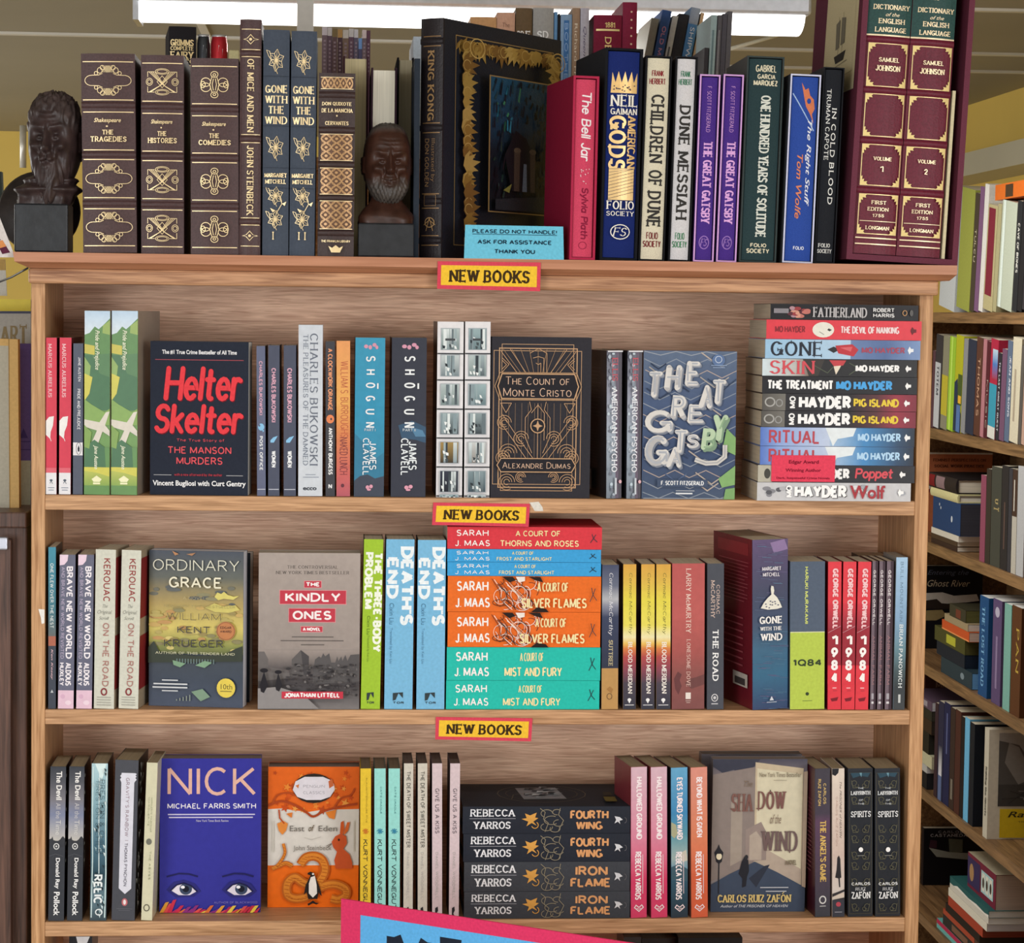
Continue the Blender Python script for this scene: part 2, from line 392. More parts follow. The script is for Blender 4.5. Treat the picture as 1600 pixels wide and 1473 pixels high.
# ---------------------------------------------------------------- books
def bulge_y(x, w, b): return -b*(1-(2*x/w)**2)
def book(name, label, w, h, d, col, kind='pb', finish=None, spine=(), front=(), back=(), sides=None, bulge=None, page='d9cfb8', group=None, bands=(), cat='book', simple=False):
    """standing book, spine towards -Y, front cover towards +X, origin under the middle of the spine"""
    hb = kind == 'hb'; th = .0026 if hb else .0007; finish = finish or ('cloth' if hb else 'gloss'); sides = sides or col
    if bulge is None: bulge = min(.0035, w*.12) if hb else 0.0
    root = thing(name, label, cat, group=group)
    n = 8; xs = [-w/2+w*i/n for i in range(n+1)]; mb = MB()
    th = min(th, w*.2)
    o_ = [(x, bulge_y(x, w, bulge)) for x in xs]; vs = []
    for z in (0, h):
        vs += [(x, y, z) for x, y in o_] + [(x, th, z) for x, _ in o_]
    k = n+1; fs = []
    for i in range(n): fs += [(i, i+1, 2*k+i+1, 2*k+i), (k+i+1, k+i, 3*k+i, 3*k+i+1), (i+1, i, k+i, k+i+1), (2*k+i, 2*k+i+1, 3*k+i+1, 3*k+i)]
    fs += [(0, 2*k, 3*k, k), (n, k+n, 3*k+n, 2*k+n)]
    mb.raw(vs, fs, col, finish); sp = mb.build('spine', root)
    F = lambda x, y, e: (x-w/2, bulge_y(x-w/2, w, bulge)-e, h-y)
    if spine:
        mb = MB(); paint(mb, F, w, h, spine, finish, curved=bulge > .0004); mb.build('lettering' if any(i[0] == 'T' for i in spine) else 'spine_print', sp)
    for nm, sg, its in (('front_cover', 1, front), ('back_cover', -1, back)):
        mb = MB(); a, b = sorted((sg*w/2, sg*(w/2-th))); mb.box(a, b, th, d, 0, h, sides, finish); cv = mb.build(nm, root)
        if its:
            Fc = (lambda x, y, e: (w/2+e, x, h-y)) if sg > 0 else (lambda x, y, e: (-w/2-e, d-x, h-y))
            mb = MB(); paint(mb, Fc, d, h, its, finish); mb.build('cover_print', cv)
    ins = .003 if hb else .0004
    mb = MB(); mb.box(-w/2+th, w/2-th, th, d-ins, ins, h-ins, page, pagemat('x')); mb.build('page_block', root)
    for z0, z1 in bands:
        mb = MB(); e = .0016; pr = [(z0, 0), (z0+.001, e), (z1-.001, e), (z1, 0)]; vs = []
        for z, q in pr: vs += [(x*(1.0), bulge_y(x, w, bulge)-q, z) for x in xs]
        mb.raw(vs, [(i*k+j, i*k+j+1, (i+1)*k+j+1, (i+1)*k+j) for i in range(3) for j in range(n)], col, finish, True); mb.build('raised_band', root)
    return root
SH = {1: None, 2: 1.31296, 3: 1.0388, 4: 0.76439}
SH[1] = (at(760, 404, -.034)).z
def place(px, row, Yf):
    """px = (x left top, x right top, x left bottom, x right bottom, y top) -> width, height, location, tilt"""
    a, b, c, e, yt = px; zs = SH[row]; yb = proj((at((c+e)/2, 1000, Yf).x, Yf, zs))[1]
    bl, br = at(c, yb, Yf).x, at(e, yb, Yf).x; tl, tr = at(a, yt, Yf), at(b, yt, Yf)
    w = ((br-bl)+(tr.x-tl.x))/2 - .0004; cx = (bl+br)/2; tx = (tl.x+tr.x)/2; hz = (tl.z+tr.z)/2-zs
    return w, math.hypot(hz, tx-cx), Vector((cx, Yf, zs)), math.atan2(tx-cx, hz)
def stand(label, px, row, col, d=None, Yf=.004, rz=0, name='paperback_book', gap=0, **kw):
    w, h, loc, ti = place(px, row, Yf); w /= math.cos(math.radians(rz)); w -= gap
    r = book(name, label, w, h, d or .12, col, **kw)
    loc.z += abs(math.sin(ti))*w/2+.0004; r.location = loc; r.rotation_euler = (0, ti, math.radians(rz)); r['w_'] = 0; del r['w_']
    return r
def face_out(label, px, row, thick, col, Yf=.005, rz=0, name='paperback_book', **kw):
    """cover towards the viewer: px as in place(), measured on the cover"""
    w, h, loc, ti = place(px, row, Yf); w /= math.cos(math.radians(rz))
    r = book(name, label, thick, h, w, col, **kw)
    a = math.radians(rz); L = Vector((loc.x-w/2*math.cos(a), Yf+max(0, -w*math.sin(a)), SH[row]+.0002))
    # root: under the middle of the spine, half a thickness behind the cover plane
    L += Vector((-math.sin(a), math.cos(a), 0))*(thick/2)
    r.location = L; r.rotation_euler = (0, 0, a-PI/2)
    return r
def lying(label, px, Yf, z0, col, d=.13, name='paperback_book', **kw):
    """flat in a pile, spine to the viewer; px = (xl, xr, y top, y bottom); returns the root and the height it ends at"""
    xl, xr, yt, yb = px; ym = (yt+yb)/2; A, B = at(xl, ym, Yf), at(xr, ym, Yf); t = at((xl+xr)/2, yt, Yf).z-z0
    r = book(name, label, t-.0004, B.x-A.x, d, col, **kw)
    r.location = (B.x, Yf, z0+t/2); r.rotation_euler = (0, -PI/2, 0)
    return r, z0+t
def slipcase(label, w, h, d, col, rim, loc, rot, finish='matte', t=.0024, side=(), group=None):
    root = thing('slipcase', label, 'slipcase', loc, rot, group)
    for nm, b in (('side_panel', (-w/2, -w/2+t, 0, d, 0, h)), ('side_panel', (w/2-t, w/2, 0, d, 0, h)), ('top_panel', (-w/2+t, w/2-t, 0, d, h-t, h)), ('bottom_panel', (-w/2+t, w/2-t, 0, d, 0, t)), ('rear_panel', (-w/2+t, w/2-t, d-t, d, t, h-t))):
        mb = MB(); mb.box(*b, col, finish)
        if nm != 'rear_panel': mb.face([(b[0], -.0002, b[4]), (b[1], -.0002, b[4]), (b[1], -.0002, b[5]), (b[0], -.0002, b[5])], rim, finish)
        p = mb.build(nm, root)
        if side and b[0] == -w/2:
            mb = MB(); paint(mb, lambda x, y, e: (-w/2-e, d-x, h-y), d, h, side, finish); mb.build('side_label', p)
    return root
def cased(label, clabel, px, col, ccol, rim, d=.165, Yf=-.015, rz=0, t=.0024, row=1, **kw):
    w, h, loc, ti = place(px, row, Yf); w /= math.cos(math.radians(rz)); w -= .0006
    loc.z += abs(math.sin(ti))*w/2+.0002; rot = (0, ti, math.radians(rz))
    slipcase(clabel, w, h, d, ccol, rim, loc, rot, t=t)
    bw, bh = w-2*t-.002, h-2*t-.002; bk = book('hardcover_book', label, bw, bh, d-.012, col, kind='hb', **kw)
    mw = Matrix.LocRotScale(loc, __import__('mathutils').Euler(rot), None); bk.location = mw @ Vector((0, .003, t+.0006)); bk.rotation_euler = rot
    return bk
# ---------------------------------------------------------------- setting
def wood(name, c1, c2, axis='X', sc=1.0, rough=.42, spec=.35, fig=.5):
    mt = bpy.data.materials.new(name); mt.use_nodes = True; nt = mt.node_tree; b = nt.nodes['Principled BSDF']; L = nt.links.new
    tc = nt.nodes.new('ShaderNodeTexCoord'); mp = nt.nodes.new('ShaderNodeMapping'); L(tc.outputs['Object'], mp.inputs[0])
    s = {'X': (9, 190, 190), 'Y': (190, 9, 190), 'Z': (190, 190, 9)}[axis]; mp.inputs['Scale'].default_value = tuple(v*sc for v in s)
    n1 = nt.nodes.new('ShaderNodeTexNoise'); n1.inputs['Scale'].default_value = 1.0; n1.inputs['Detail'].default_value = 5; n1.inputs['Distortion'].default_value = fig; L(mp.outputs[0], n1.inputs['Vector'])
    mp2 = nt.nodes.new('ShaderNodeMapping'); mp2.inputs['Scale'].default_value = tuple(v*sc*3 for v in s); L(tc.outputs['Object'], mp2.inputs[0])
    n2 = nt.nodes.new('ShaderNodeTexNoise'); n2.inputs['Scale'].default_value = 1.0; n2.inputs['Detail'].default_value = 2; L(mp2.outputs[0], n2.inputs['Vector'])
    ad = nt.nodes.new('ShaderNodeMath'); ad.operation = 'MULTIPLY_ADD'; ad.inputs[1].default_value = .35; L(n2.outputs['Fac'], ad.inputs[0]); L(n1.outputs['Fac'], ad.inputs[2])
    cr = nt.nodes.new('ShaderNodeValToRGB'); cr.color_ramp.elements[0].position = .46; cr.color_ramp.elements[1].position = .86
    cr.color_ramp.elements[0].color = (*hx(c2), 1); cr.color_ramp.elements[1].color = (*hx(c1), 1); L(ad.outputs[0], cr.inputs[0]); L(cr.outputs[0], b.inputs['Base Color'])
    b.inputs['Roughness'].default_value = rough; b.inputs['Specular IOR Level'].default_value = spec
    bp = nt.nodes.new('ShaderNodeBump'); bp.inputs['Strength'].default_value = .25; bp.inputs['Distance'].default_value = .0008; L(ad.outputs[0], bp.inputs['Height']); L(bp.outputs[0], b.inputs['Normal'])
    return mt
def plain(name, c, var=.06, sc=6, rough=.8, emit=0):
    mt = bpy.data.materials.new(name); mt.use_nodes = True; nt = mt.node_tree; b = nt.nodes['Principled BSDF']; L = nt.links.new
    tc = nt.nodes.new('ShaderNodeTexCoord'); n1 = nt.nodes.new('ShaderNodeTexNoise'); n1.inputs['Scale'].default_value = sc; n1.inputs['Detail'].default_value = 4; L(tc.outputs['Object'], n1.inputs['Vector'])
    cr = nt.nodes.new('ShaderNodeValToRGB'); k = hx(c); cr.color_ramp.elements[0].position = .3; cr.color_ramp.elements[1].position = .7
    cr.color_ramp.elements[0].color = (*[v*(1-var) for v in k], 1); cr.color_ramp.elements[1].color = (*[min(1, v*(1+var)) for v in k], 1); L(n1.outputs['Fac'], cr.inputs[0]); L(cr.outputs[0], b.inputs['Base Color'])
    b.inputs['Roughness'].default_value = rough
    if emit: b.inputs['Emission Color'].default_value = (1, .99, .96, 1); b.inputs['Emission Strength'].default_value = emit
    return mt
M_CEIL = plain('ceiling_board', 'a7a08b', .05, 1.5, .9); M_YEL = plain('yellow_paint', 'e6c868', .06, 2, .8); M_FLOOR = plain('floor_vinyl', 'a49a8c', .15, 9, .6); M_WHITE = plain('white_trim', 'e4e2d8', .03, 5, .6)
M_PALE = plain('soffit_paint', 'c4c0aa', .05, 3, .85)
def struct(name, b, mt):
    q = MB(); q.box(*b, 'ffffff', mt); o = q.build(name); o['kind'] = 'structure'; return o
CZ = 2.2
struct('floor', (-4, 4, -7, 6.2, -.05, 0), M_FLOOR)
struct('ceiling', (-4, 4, -7, 6.2, CZ, CZ+.05), M_CEIL)
struct('wall_rear', (-4, 2.0, 6.1, 6.2, 0, CZ), M_YEL)
struct('wall_side', (1.92, 2.0, -1.0, 6.1, 0, CZ), M_YEL)
struct('trim_1', (1.78, 1.92, -1.0, 6.1, 1.955, 2.02), M_PALE)
struct('trim_2', (-4, 1.9, 2.78, 2.81, CZ-.006, CZ), M_WHITE)
struct('trim_3', (-.32, -.30, 1.2, 6.1, CZ-.004, CZ), M_WHITE)
struct('trim_4', (1.0, 1.9, 1.95, 1.975, CZ-.006, CZ), M_WHITE)
struct('trim_5', (1.0, 1.9, 3.2, 3.225, CZ-.006, CZ), M_WHITE)
# ---------------------------------------------------------------- bookcase
XLO, XLI, XRI, XRO, DEP = -.38175, -.36441, .75344, .7716, .20937
TOPZ = SH[1]
W_EDGE = wood('oak_edge', 'd6a87e', '99704c', 'X', 1.1, .45, .3, .8); W_SIDE = wood('oak_upright', 'd4a679', '9f7148', 'Z', 1.1, .45, .3, .8)
W_BACK = wood('plywood_back', 'f8d0b0', 'c6967a', 'X', 1.0, .36, .4, 2.2); W_TOP = wood('varnished_top', 'c98e6c', 'a86e4c', 'X', .4, .38, .4, .8); W_RAIL = wood('oak_rail', 'cb9c76', '84593e', 'X', .8, .45, .3, 1)
bc = thing('bookcase', 'honey oak bookcase with open shelves full of upright and face-out books', 'bookcase', (.195, .1, 0))
BO = Vector((-.195, -.1, 0))
def bpart(name, mb):
    o = mb.build(name, bc); o.location = BO; return o
def bshelf(z, x0=XLI, x1=XRI, name='shelf'):
    q = MB(); q.bbox(x0, x1, 0, DEP, z-.019, z, .0012, 'ffffff', W_EDGE); return bpart(name, q)
for z in (SH[2], SH[3], SH[4], .49, .2): bshelf(z)
for a, b in ((XLO, XLI), (XRI, XRO)):
    q = MB(); q.bbox(a, b, 0, DEP+.006, 0, 1.5965, .0012, 'ffffff', W_SIDE); bpart('side_panel', q)
q = MB(); q.box(XLI, XRI, DEP, DEP+.006, .1, 1.5965, 'ffffff', W_BACK); bpart('back_panel', q)
q = MB(); q.box(XLI, XRI, .01, .03, 0, .181, 'ffffff', W_EDGE); bpart('toe_board', q)
xl, xr = at(44, 430, -.016).x, at(1467, 450, -.016).x
q = MB(); q.bbox(xl, xr, -.016, .0, 1.5795, TOPZ-.0195, .003, 'ffffff', W_RAIL); bpart('crown_rail', q)
xl, xr = at(20, 400, -.034).x, at(1496, 420, -.034).x
q = MB(); pr = [(-.034, 0, 0), (-.034, -.012, .002), (-.016, -.0195, .018), (DEP+.03, -.0195, .018), (DEP+.03, 0, 0)]
vs = [(xl+i, y, TOPZ+z) for y, z, i in pr]+[(xr-i*.3, y, TOPZ+z) for y, z, i in pr]; k = len(pr)
q.raw(vs, [(i, (i+1) % k, k+(i+1) % k, k+i) for i in range(k)]+[tuple(range(k-1, -1, -1)), tuple(range(k, 2*k))], 'ffffff', W_TOP); bpart('top_board', q)
# torn white remnants of labels stuck to the oak
q = MB(); c = at(65, 963, -.0006); q.face([c+Vector((-.004, 0, .0095)), c+Vector((-.001, 0, -.0015)), c+Vector((.000, 0, -.0095)), c+Vector((.0035, 0, -.0085)), c+Vector((.0036, 0, .009))], 'f2efe8', 'paper')
q = tag(q.build('torn_sticker'), 'torn white sticker remnant on the upright beside the dark teal-topped paperback', 'sticker')
q = MB(); c = at(838, 791, -.0006); q.face([c+Vector((-.009, 0, .005)), c+Vector((-.002, 0, -.006)), c+Vector((.009, 0, -.006)), c+Vector((.008, 0, -.001)), c+Vector((.003, 0, .006))], 'dcd8cf', 'paper')
q = tag(q.build('torn_tape'), 'scrap of pale tape on the shelf edge beside a yellow sign', 'tape')
# ---------------------------------------------------------------- shelf signs
def card(name, label, cat, pts, Y, col, items, finish='paper', t=.001, grp=None):
    """flat card: pts are the four corners (tl, tr, br, bl) in the picture on the plane Y"""
    P = [at(x, y, Y) for x, y in pts]; c = sum(P, Vector())/4; P = [p-c for p in P]
    root = thing(name, label, cat, c, group=grp); mb = MB(); B = [p+Vector((0, t, 0)) for p in P]
    mb.raw(P+B, [(3, 2, 1, 0), (4, 5, 6, 7), (0, 1, 5, 4), (1, 2, 6, 5), (2, 3, 7, 6), (3, 0, 4, 7)], col, finish); cdo = mb.build('card', root)
    w = (P[1]-P[0]).length; h = (P[0]-P[3]).length
    def F(x, y, e):
        a, b = x/w, y/h; return (P[0]*(1-a)+P[1]*a)*(1-b)+(P[3]*(1-a)+P[2]*a)*b+Vector((0, -e, 0))
    mb = MB(); paint(mb, F, w, h, items, finish); mb.build('lettering', cdo); return root
NB = [('R', .035, .14, .965, .86, 'f3c43c'), T('NEW BOOKS', .115, .3, .895, .74, '40301c', 'h', 'slabb')]
SG = 'yellow and red section signs on the shelf edges'
card('shelf_sign', 'yellow sign with red border on the edge of the bookcase top', 'sign', [(684, 408), (845, 410), (844, 455), (683, 451)], -.0362, 'd84a5c', NB, grp=SG)
card('shelf_sign', 'yellow sign with red border hung below the twin white picture spines', 'sign', [(677, 785), (828, 787), (826, 823), (675, 820)], -.0022, 'd84a5c', NB, grp=SG)
card('shelf_sign', 'yellow sign with red border under the turquoise books of the bright pile', 'sign', [(681, 1120), (832, 1122), (830, 1158), (680, 1155)], -.0022, 'd84a5c', NB, grp=SG)
# ---------------------------------------------------------------- rear fluorescent lamp
fx = thing('fluorescent_lamp', 'long white fluorescent tube lamp under the ceiling behind the bookcase', 'lamp', (.42, 1.30, 2.06))
x0, x1 = at(222, 45, 1.3).x-.42, at(1248, 50, 1.3).x-.42
M_GLOW = plain('lit_diffuser', 'ffffff', 0, 5, .5, 3.2)
q = MB(); n = 10; rr = .04
ring = [(.06*math.cos(PI+PI*i/n), .030*math.sin(PI+PI*i/n)+.028) for i in range(n+1)]
vs = [(x, y, z) for x in (x0, x1) for y, z in ring]; k = n+1
q.raw(vs, [(i, i+1, k+i+1, k+i) for i in range(n)]+[tuple(range(k)), tuple(range(2*k-1, k-1, -1))], 'ffffff', M_GLOW, True); q.build('diffuser', fx)
q = MB(); q.bbox(x0-.01, x1+.01, -.07, .07, .028, .075, .006, 'c9ccd2', 'metal'); q.build('housing', fx)
q = MB(); q.box(x0-.012, x0-.002, -.055, .055, -.004, .03, 'b9bcc0', 'metal'); q.build('end_cap', fx)
for a in (x0+.1, x1-.1):
    q = MB(); q.box(a-.01, a+.01, -.02, .02, .075, CZ-2.06, 'd6d6d2', 'metal'); q.build('bracket', fx)
q = MB(); q.tube([at(1108, 86, 1.7), at(1245, 46, 1.9)], .004, 'e6e8dc', 'plastic'); q.build('ceiling_cable'); tag(bpy.data.objects['ceiling_cable'], 'pale cable sloping up beside the tube lamp, behind the purple spines', 'cable')
q = MB(); q.tube([at(36, 262, 3.5), at(36, 196, 3.5)], .009, 'd8d6cc', 'metal'); a = q.build('wall_conduit'); tag(a, 'thin white conduit pipe on the yellow wall behind the bearded bust', 'pipe')
# ================================================================ top of the bookcase
GO = '*ecd3a0'
def ornA(cv, ext=False):
    o = []; W = .0007
    for s in (-1, 1):
        o += [('O', .5+s*.30, cv, .13, .026, GO, W, 90 if s < 0 else -90, 270 if s < 0 else 90)]
        y = cv+s*.036
        o += [('L', GO, W, [(.2, cv+s*.026), (.33, cv+s*.027), (.4, cv+s*.035)]), ('L', GO, W, [(.8, cv+s*.026), (.67, cv+s*.027), (.6, cv+s*.035)])]
        for t in (-1, 1):
            o += [('O', .5+t*.15, cv+s*.050, .045, .014, GO, W), ('O', .5+t*.22, cv+s*.036, .03, .009, GO, W), ('O', .5+t*.10, cv+s*.064, .04, .011, GO, W)]
        for q in (-2, -1, 0, 1, 2):
            o += [('L', GO, W*.8, [(.5+q*.03-.045, cv+s*.04), (.5+q*.03+.045, cv+s*.074)]), ('L', GO, W*.8, [(.5+q*.03+.045, cv+s*.04), (.5+q*.03-.045, cv+s*.074)])]
    return o
def ornB(cv):
    o = []; W = .0006
    for q in range(4):
        d = q*.045; e = q*.009
        o += [('L', GO, W, [(.2+d, cv-.048), (.5+d*.5, cv+.012+e*.4), (.8-d*.3, cv+.05)]), ('L', GO, W, [(.8-d, cv-.048), (.5-d*.5, cv+.012+e*.4), (.2+d*.3, cv+.05)])]
    for s in (-1, 1):
        o += [('O', .5+s*.3, cv, .075, .018, GO, W), ('O', .5+s*.3, cv, .045, .01, GO, W), ('O', .5, cv+s*.052, .16, .014, GO, W), ('O', .5, cv+s*.052, .12, .009, GO, W)]
        o += [('L', GO, W, [(.5+s*.18, cv-.05), (.5+s*.34, cv-.05), (.5+s*.34, cv-.024)]), ('L', GO, W, [(.5+s*.18, cv+.052), (.5+s*.34, cv+.052), (.5+s*.34, cv+.024)])]
    o += [('L', GO, W, [(.5, cv-.03), (.62, cv), (.5, cv+.03), (.38, cv)], True)]
    return o
def ornC(cv):
    o = []; W = .0009
    for s in (-1, 1):
        o += [('O', .5, cv+s*.052, .075, .015, GO, W), ('O', .5, cv+s*.05, .03, .006, GO, W), ('O', .5+s*.18, cv-.012, .1, .022, GO, W), ('O', .5+s*.18, cv+.014, .1, .022, GO, W), ('O', .5+s*.24, cv, .05, .016, GO, W)]
        o += [('L', GO, W, [(.5+s*.05, cv-.04), (.5+s*.1, cv), (.5+s*.05, cv+.04)]), ('L', GO, W, [(.5+s*.02, cv-.03), (.5+s*.045, cv), (.5+s*.02, cv+.03)])]
    return o
def leather(title, orn, num):
    it = []
    for v in (.041, .232, .293, .483, .531, .723, .779, .965): it.append(('R', .03, v-.0022, .97, v+.0022, GO))
    it += orn(.135)+orn(.627)+orn(.872)
    it += [T('Shakespeare', .24, .325, .74, .352, GO, 'h', 'bi'), ('E', .48, .366, .02, .004, GO), T('THE', .39, .384, .6, .407, GO, 'h', 'slabb'), T(title, .17, .417, .84, .443, GO, 'h', 'slabb')]
    return it
BR = '4d3636'
def bands_of(h, vs): return [(h*(1-v)-.004, h*(1-v)+.004) for v in vs]
def lb(label, px, items, vs=(.257, .506, .752), col=BR, rz=0, d=.175, **kw):
    w, h, _, _ = place(px, 1, -.022)
    return stand(label, px, 1, col, d=d, Yf=-.022, rz=rz, name='hardcover_book', kind='hb', finish='leather', spine=items, bands=bands_of(h, vs), bulge=kw.pop('bulge', .0035), page='d8c48e', **kw)
G1 = 'brown leather volumes with gold ornaments'
lb('widest brown leather volume with oval gold ornaments, next to the bearded bust', (125, 212, 131, 213, 85), leather('TRAGEDIES', ornA, 1), group=G1)
lb('brown leather volume with gold knotwork squares, second from the bearded bust', (219.5, 288, 221, 287, 87), leather('HISTORIES', ornB, 2), group=G1)
lb('brown leather volume with gold four-lobed ornaments, third from the bearded bust', (296, 374.5, 299.5, 371.5, 92), leather('COMEDIES', ornC, 3), group=G1)
def om(v): return [('P', GO, [(.14, v), (.32, v-.004), (.5, v-.022), (.68, v-.004), (.9, v), (.68, v+.004), (.5, v+.022), (.32, v+.004)]), ('P', BR, [(.22, v), (.36, v-.004), (.5, v-.018), (.64, v-.004), (.82, v), (.64, v+.004), (.5, v+.018), (.36, v+.004)]), ('E', .5, v, .07, .006, GO)]
it = [('R', .08, v-.0015, .95, v+.0015, GO) for v in (.042, .128, .158, .488, .522, .842, .872, .962)]+om(.085)+om(.918)+[T('OF MICE AND MEN', .36, .168, .66, .478, GO, 'd', 'serif'), T('JOHN STEINBECK', .36, .535, .66, .83, GO, 'd', 'serif')]
lb('narrow tall brown leather book with gold pointed emblems, between brown and slate blue volumes', (374.5, 409.5, 373.5, 406.5, 31), it, vs=(.143, .505, .857))
def flower(cv, k=1):
    o = []; W = .0006
    for i in range(6):
        a = i*2*PI/6+.4; du, dv = .3*math.cos(a), .05*k*math.sin(a); nu, nv = -.10*math.sin(a), .0165*k*math.cos(a)
        o.append(('L', GO, W, [(.5+du*.15, cv-dv*.15), (.5+du*.55+nu, cv-dv*.55-nv), (.5+du, cv-dv), (.5+du*.55-nu, cv-dv*.55+nv)], True)); o.append(('L', GO, W*.7, [(.5+du*.2, cv-dv*.2), (.5+du*.8, cv-dv*.8)]))
    return o+[('E', .5, cv, .06, .009*k, GO), ('L', GO, W, [(.12, cv-.045*k), (.2, cv-.02*k), (.42, cv+.02*k), (.55, cv+.06*k)]), ('L', GO, W, [(.12, cv-.045*k), (.24, cv-.04*k), (.3, cv-.01*k)])]
def gone(n):
    it = []
    for i, t in enumerate(('GONE', 'WITH', 'THE', 'WIND')): it.append(T(t, .08 if t != 'THE' else .2, .245+i*.046, .93 if t != 'THE' else .8, .278+i*.046, GO, 'h', 'serif'))
    return it+flower(.135)+flower(.52)+flower(.735, .8)+flower(.84, .8)+[('L', GO, .0008, [(.6, .72), (.75, .77), (.55, .81), (.4, .87)]), ('P', GO, [(.75, .77), (.92, .76), (.85, .78)]), ('P', GO, [(.3, .79), (.5, .80), (.4, .81)])]+[T('MARGARET', .07, .635, .93, .653, GO, 'h', 'slab'), T('MITCHELL', .1, .663, .9, .681, GO, 'h', 'slab'), T(n, .4 if n == 'I' else .36, .895, .52 if n == 'I' else .64, .93, GO, 'h', 'slab')]+[('R', 0, v, 1, v+.0016, '2e3440') for v in (.205, .425, .61, .70)]
SB = '4a525f'
stand('slate blue clothbound volume with gold flowers, beside the narrow brown leather book', (411, 453.5, 410, 450, 47.5), 1, SB, d=.16, Yf=-.022, name='hardcover_book', kind='hb', finish='matte', spine=gone('I'), group='slate blue volumes')
stand('slate blue clothbound volume with gold flowers, beside the brown book with gold panels', (455.5, 495.5, 451.5, 491.5, 49.5), 1, SB, d=.16, Yf=-.022, name='hardcover_book', kind='hb', finish='matte', spine=gone('II'), group='slate blue volumes')
G2 = '*b98f5e'
def panel(v0, v1, nx=3, ny=3):
    o = [('R', .07, v0, .93, v1, '6a4a34')]; W = .0009
    for i in range(nx):
        for j in range(ny):
            cu, cv, ru, rv = .07+.86*(i+.5)/nx, v0+(v1-v0)*(j+.5)/ny, .43/nx, (v1-v0)/2/ny
            o += [('O', cu, cv, ru*.95, rv*.95, G2, W), ('L', G2, W, [(cu-ru, cv), (cu, cv-rv), (cu+ru, cv), (cu, cv+rv)], True), ('E', cu, cv, ru*.3, rv*.3, G2)]
    return o+[('R', .05, v0-.003, .95, v0, GO), ('R', .05, v1, .95, v1+.003, GO)]
it = panel(.025, .085, 5, 1)+panel(.335, .475)+panel(.52, .66)+panel(.70, .85)+[T('DON QUIXOTE', .09, .16, .9, .18, GO, 'h', 'serif'), T('DE LA MANCHA', .08, .195, .93, .216, GO, 'h', 'serif'), ('E', .5, .235, .02, .005, GO), T('CERVANTES', .18, .265, .82, .285, GO, 'h', 'serif'), T('THE FRANKLIN LIBRARY', .1, .912, .9, .925, GO, 'h', 'sans'),
    ('P', GO, [(.3, .945), (.4, .955), (.5, .94), (.6, .955), (.7, .945), (.62, .98), (.38, .98)])]
lb('short brown leather book with dense gold filigree panels, beside the short-haired bust', (498, 556, 496, 552.5, 115), it, vs=(.118, .31, .498, .68, .872), col='3d2c2a', d=.12)
# books standing back to front behind the short-haired bust, fore-edges showing
def backwards(label, px, Yf, col, page, d=.15, zb=None):
    w, h, loc, ti = place(px, 1, Yf)
    r = book('hardcover_book', label, w, h, d, col, kind='hb', finish='cloth', page=page)
    r.location = loc+Vector((0, d, 0)); r.rotation_euler = (0, ti, PI); return r
backwards('hardback turned cream fore-edge out, between the filigree leather book and the short-haired bust', (536, 577, 534, 573, 88), .105, '4a3038', 'e2d3a8', d=.12)
backwards('hardback turned white fore-edge out, standing directly above the short-haired bust', (578.5, 620, 577, 617, 106), .055, '3a2832', 'f1ebd8')
backwards('hardback turned grey speckled fore-edge out, beside the large black pictorial book', (621, 650, 619, 644, 90), .125, '1c1a1c', 'b3a88c')
stand('dark slate book squeezed between the speckled fore-edge and the large black book', (647, 657.5, 645.5, 654, 92), 1, '2c333d', d=.12, Yf=.0, name='hardcover_book', kind='hb', finish='matte')
# ---------------------------------------------------------------- large black book turned at an angle
w_, d_ = .034, .288; zt = at(690, 32, -.02).z; h_ = zt-TOPZ+.006
it = [('R', .15, v-.002, .92, v+.002, '*8a6a45') for v in (.075, .115, .435, .475, .73, .79, .905, .945)]+[T('KING KONG', .4, .135, .68, .425, '*a07f55', 'd', 'slabb'), T('Illustrated by', .55, .5, .75, .68, '*7d6144', 'd', 'b'), T('DON GOLDEN', .3, .5, .5, .70, '*7d6144', 'd', 'sans'), ('L', '*8a6a45', .0006, [(.3, .735), (.8, .735), (.8, .78), (.3, .78)], True)]
it += [('O', .55, .85, .2, .02, '*a07f55', .0012), ('L', '*a07f55', .001, [(.4, .885), (.55, .83), (.7, .885)]), ('L', '*a07f55', .001, [(.3, .86), (.55, .84), (.8, .86)])]
def leafborder():
    o = [('L', '*a88a58', .0012, [(.1, .062), (.93, .062), (.93, .94), (.1, .94)], True)]; rn = random.Random(4); pts = []
    for i in range(22): pts.append((.14+.75*i/21, .075, PI*1.5))
    for i in range(22): pts.append((.115, .11+.80*i/21, 0))
    for i in range(22): pts.append((.915, .11+.80*i/21, PI))
    for u, v, a in pts:
        c = rn.choice(['*b8974e', '*a07c3c', '*8a6634', '*c4a45c']); L = .085+.06*rn.random(); a += rn.uniform(-.7, .7)
        for k in (-2, -1, 0, 1, 2):                       # a frond of five pointed leaflets
            b = a+k*.42; l = L*(1-.12*abs(k)); du, dv = math.cos(b)*l, -math.sin(b)*l*.72; nu, nv = -math.sin(b)*l*.16, -math.cos(b)*l*.16*.72
            o.append(('P', c, [(u, v), (u+du*.5+nu, v+dv*.5+nv), (u+du, v+dv), (u+du*.5-nu, v+dv*.5-nv)]))
        if rn.random() < .5: o.append(('O', u+.04*math.cos(a), v-.03*math.sin(a), .03, .022, '*d4b46c', .0009, 20, 320))
    for cu, cv in ((.17, .115), (.86, .115)): o += [('O', cu, cv, .06, .04, '*d4b46c', .0016), ('O', cu, cv, .035, .024, '*b8974e', .0016)]
    return o
rn = random.Random(11)
pic = [('R', .27, .215, .785, .795, '*a88a58'), ('G', .28, .22, .775, .79, [(0, '24506a'), (.3, '1d3f58'), (.55, '161d26'), (1, '10141a')])]
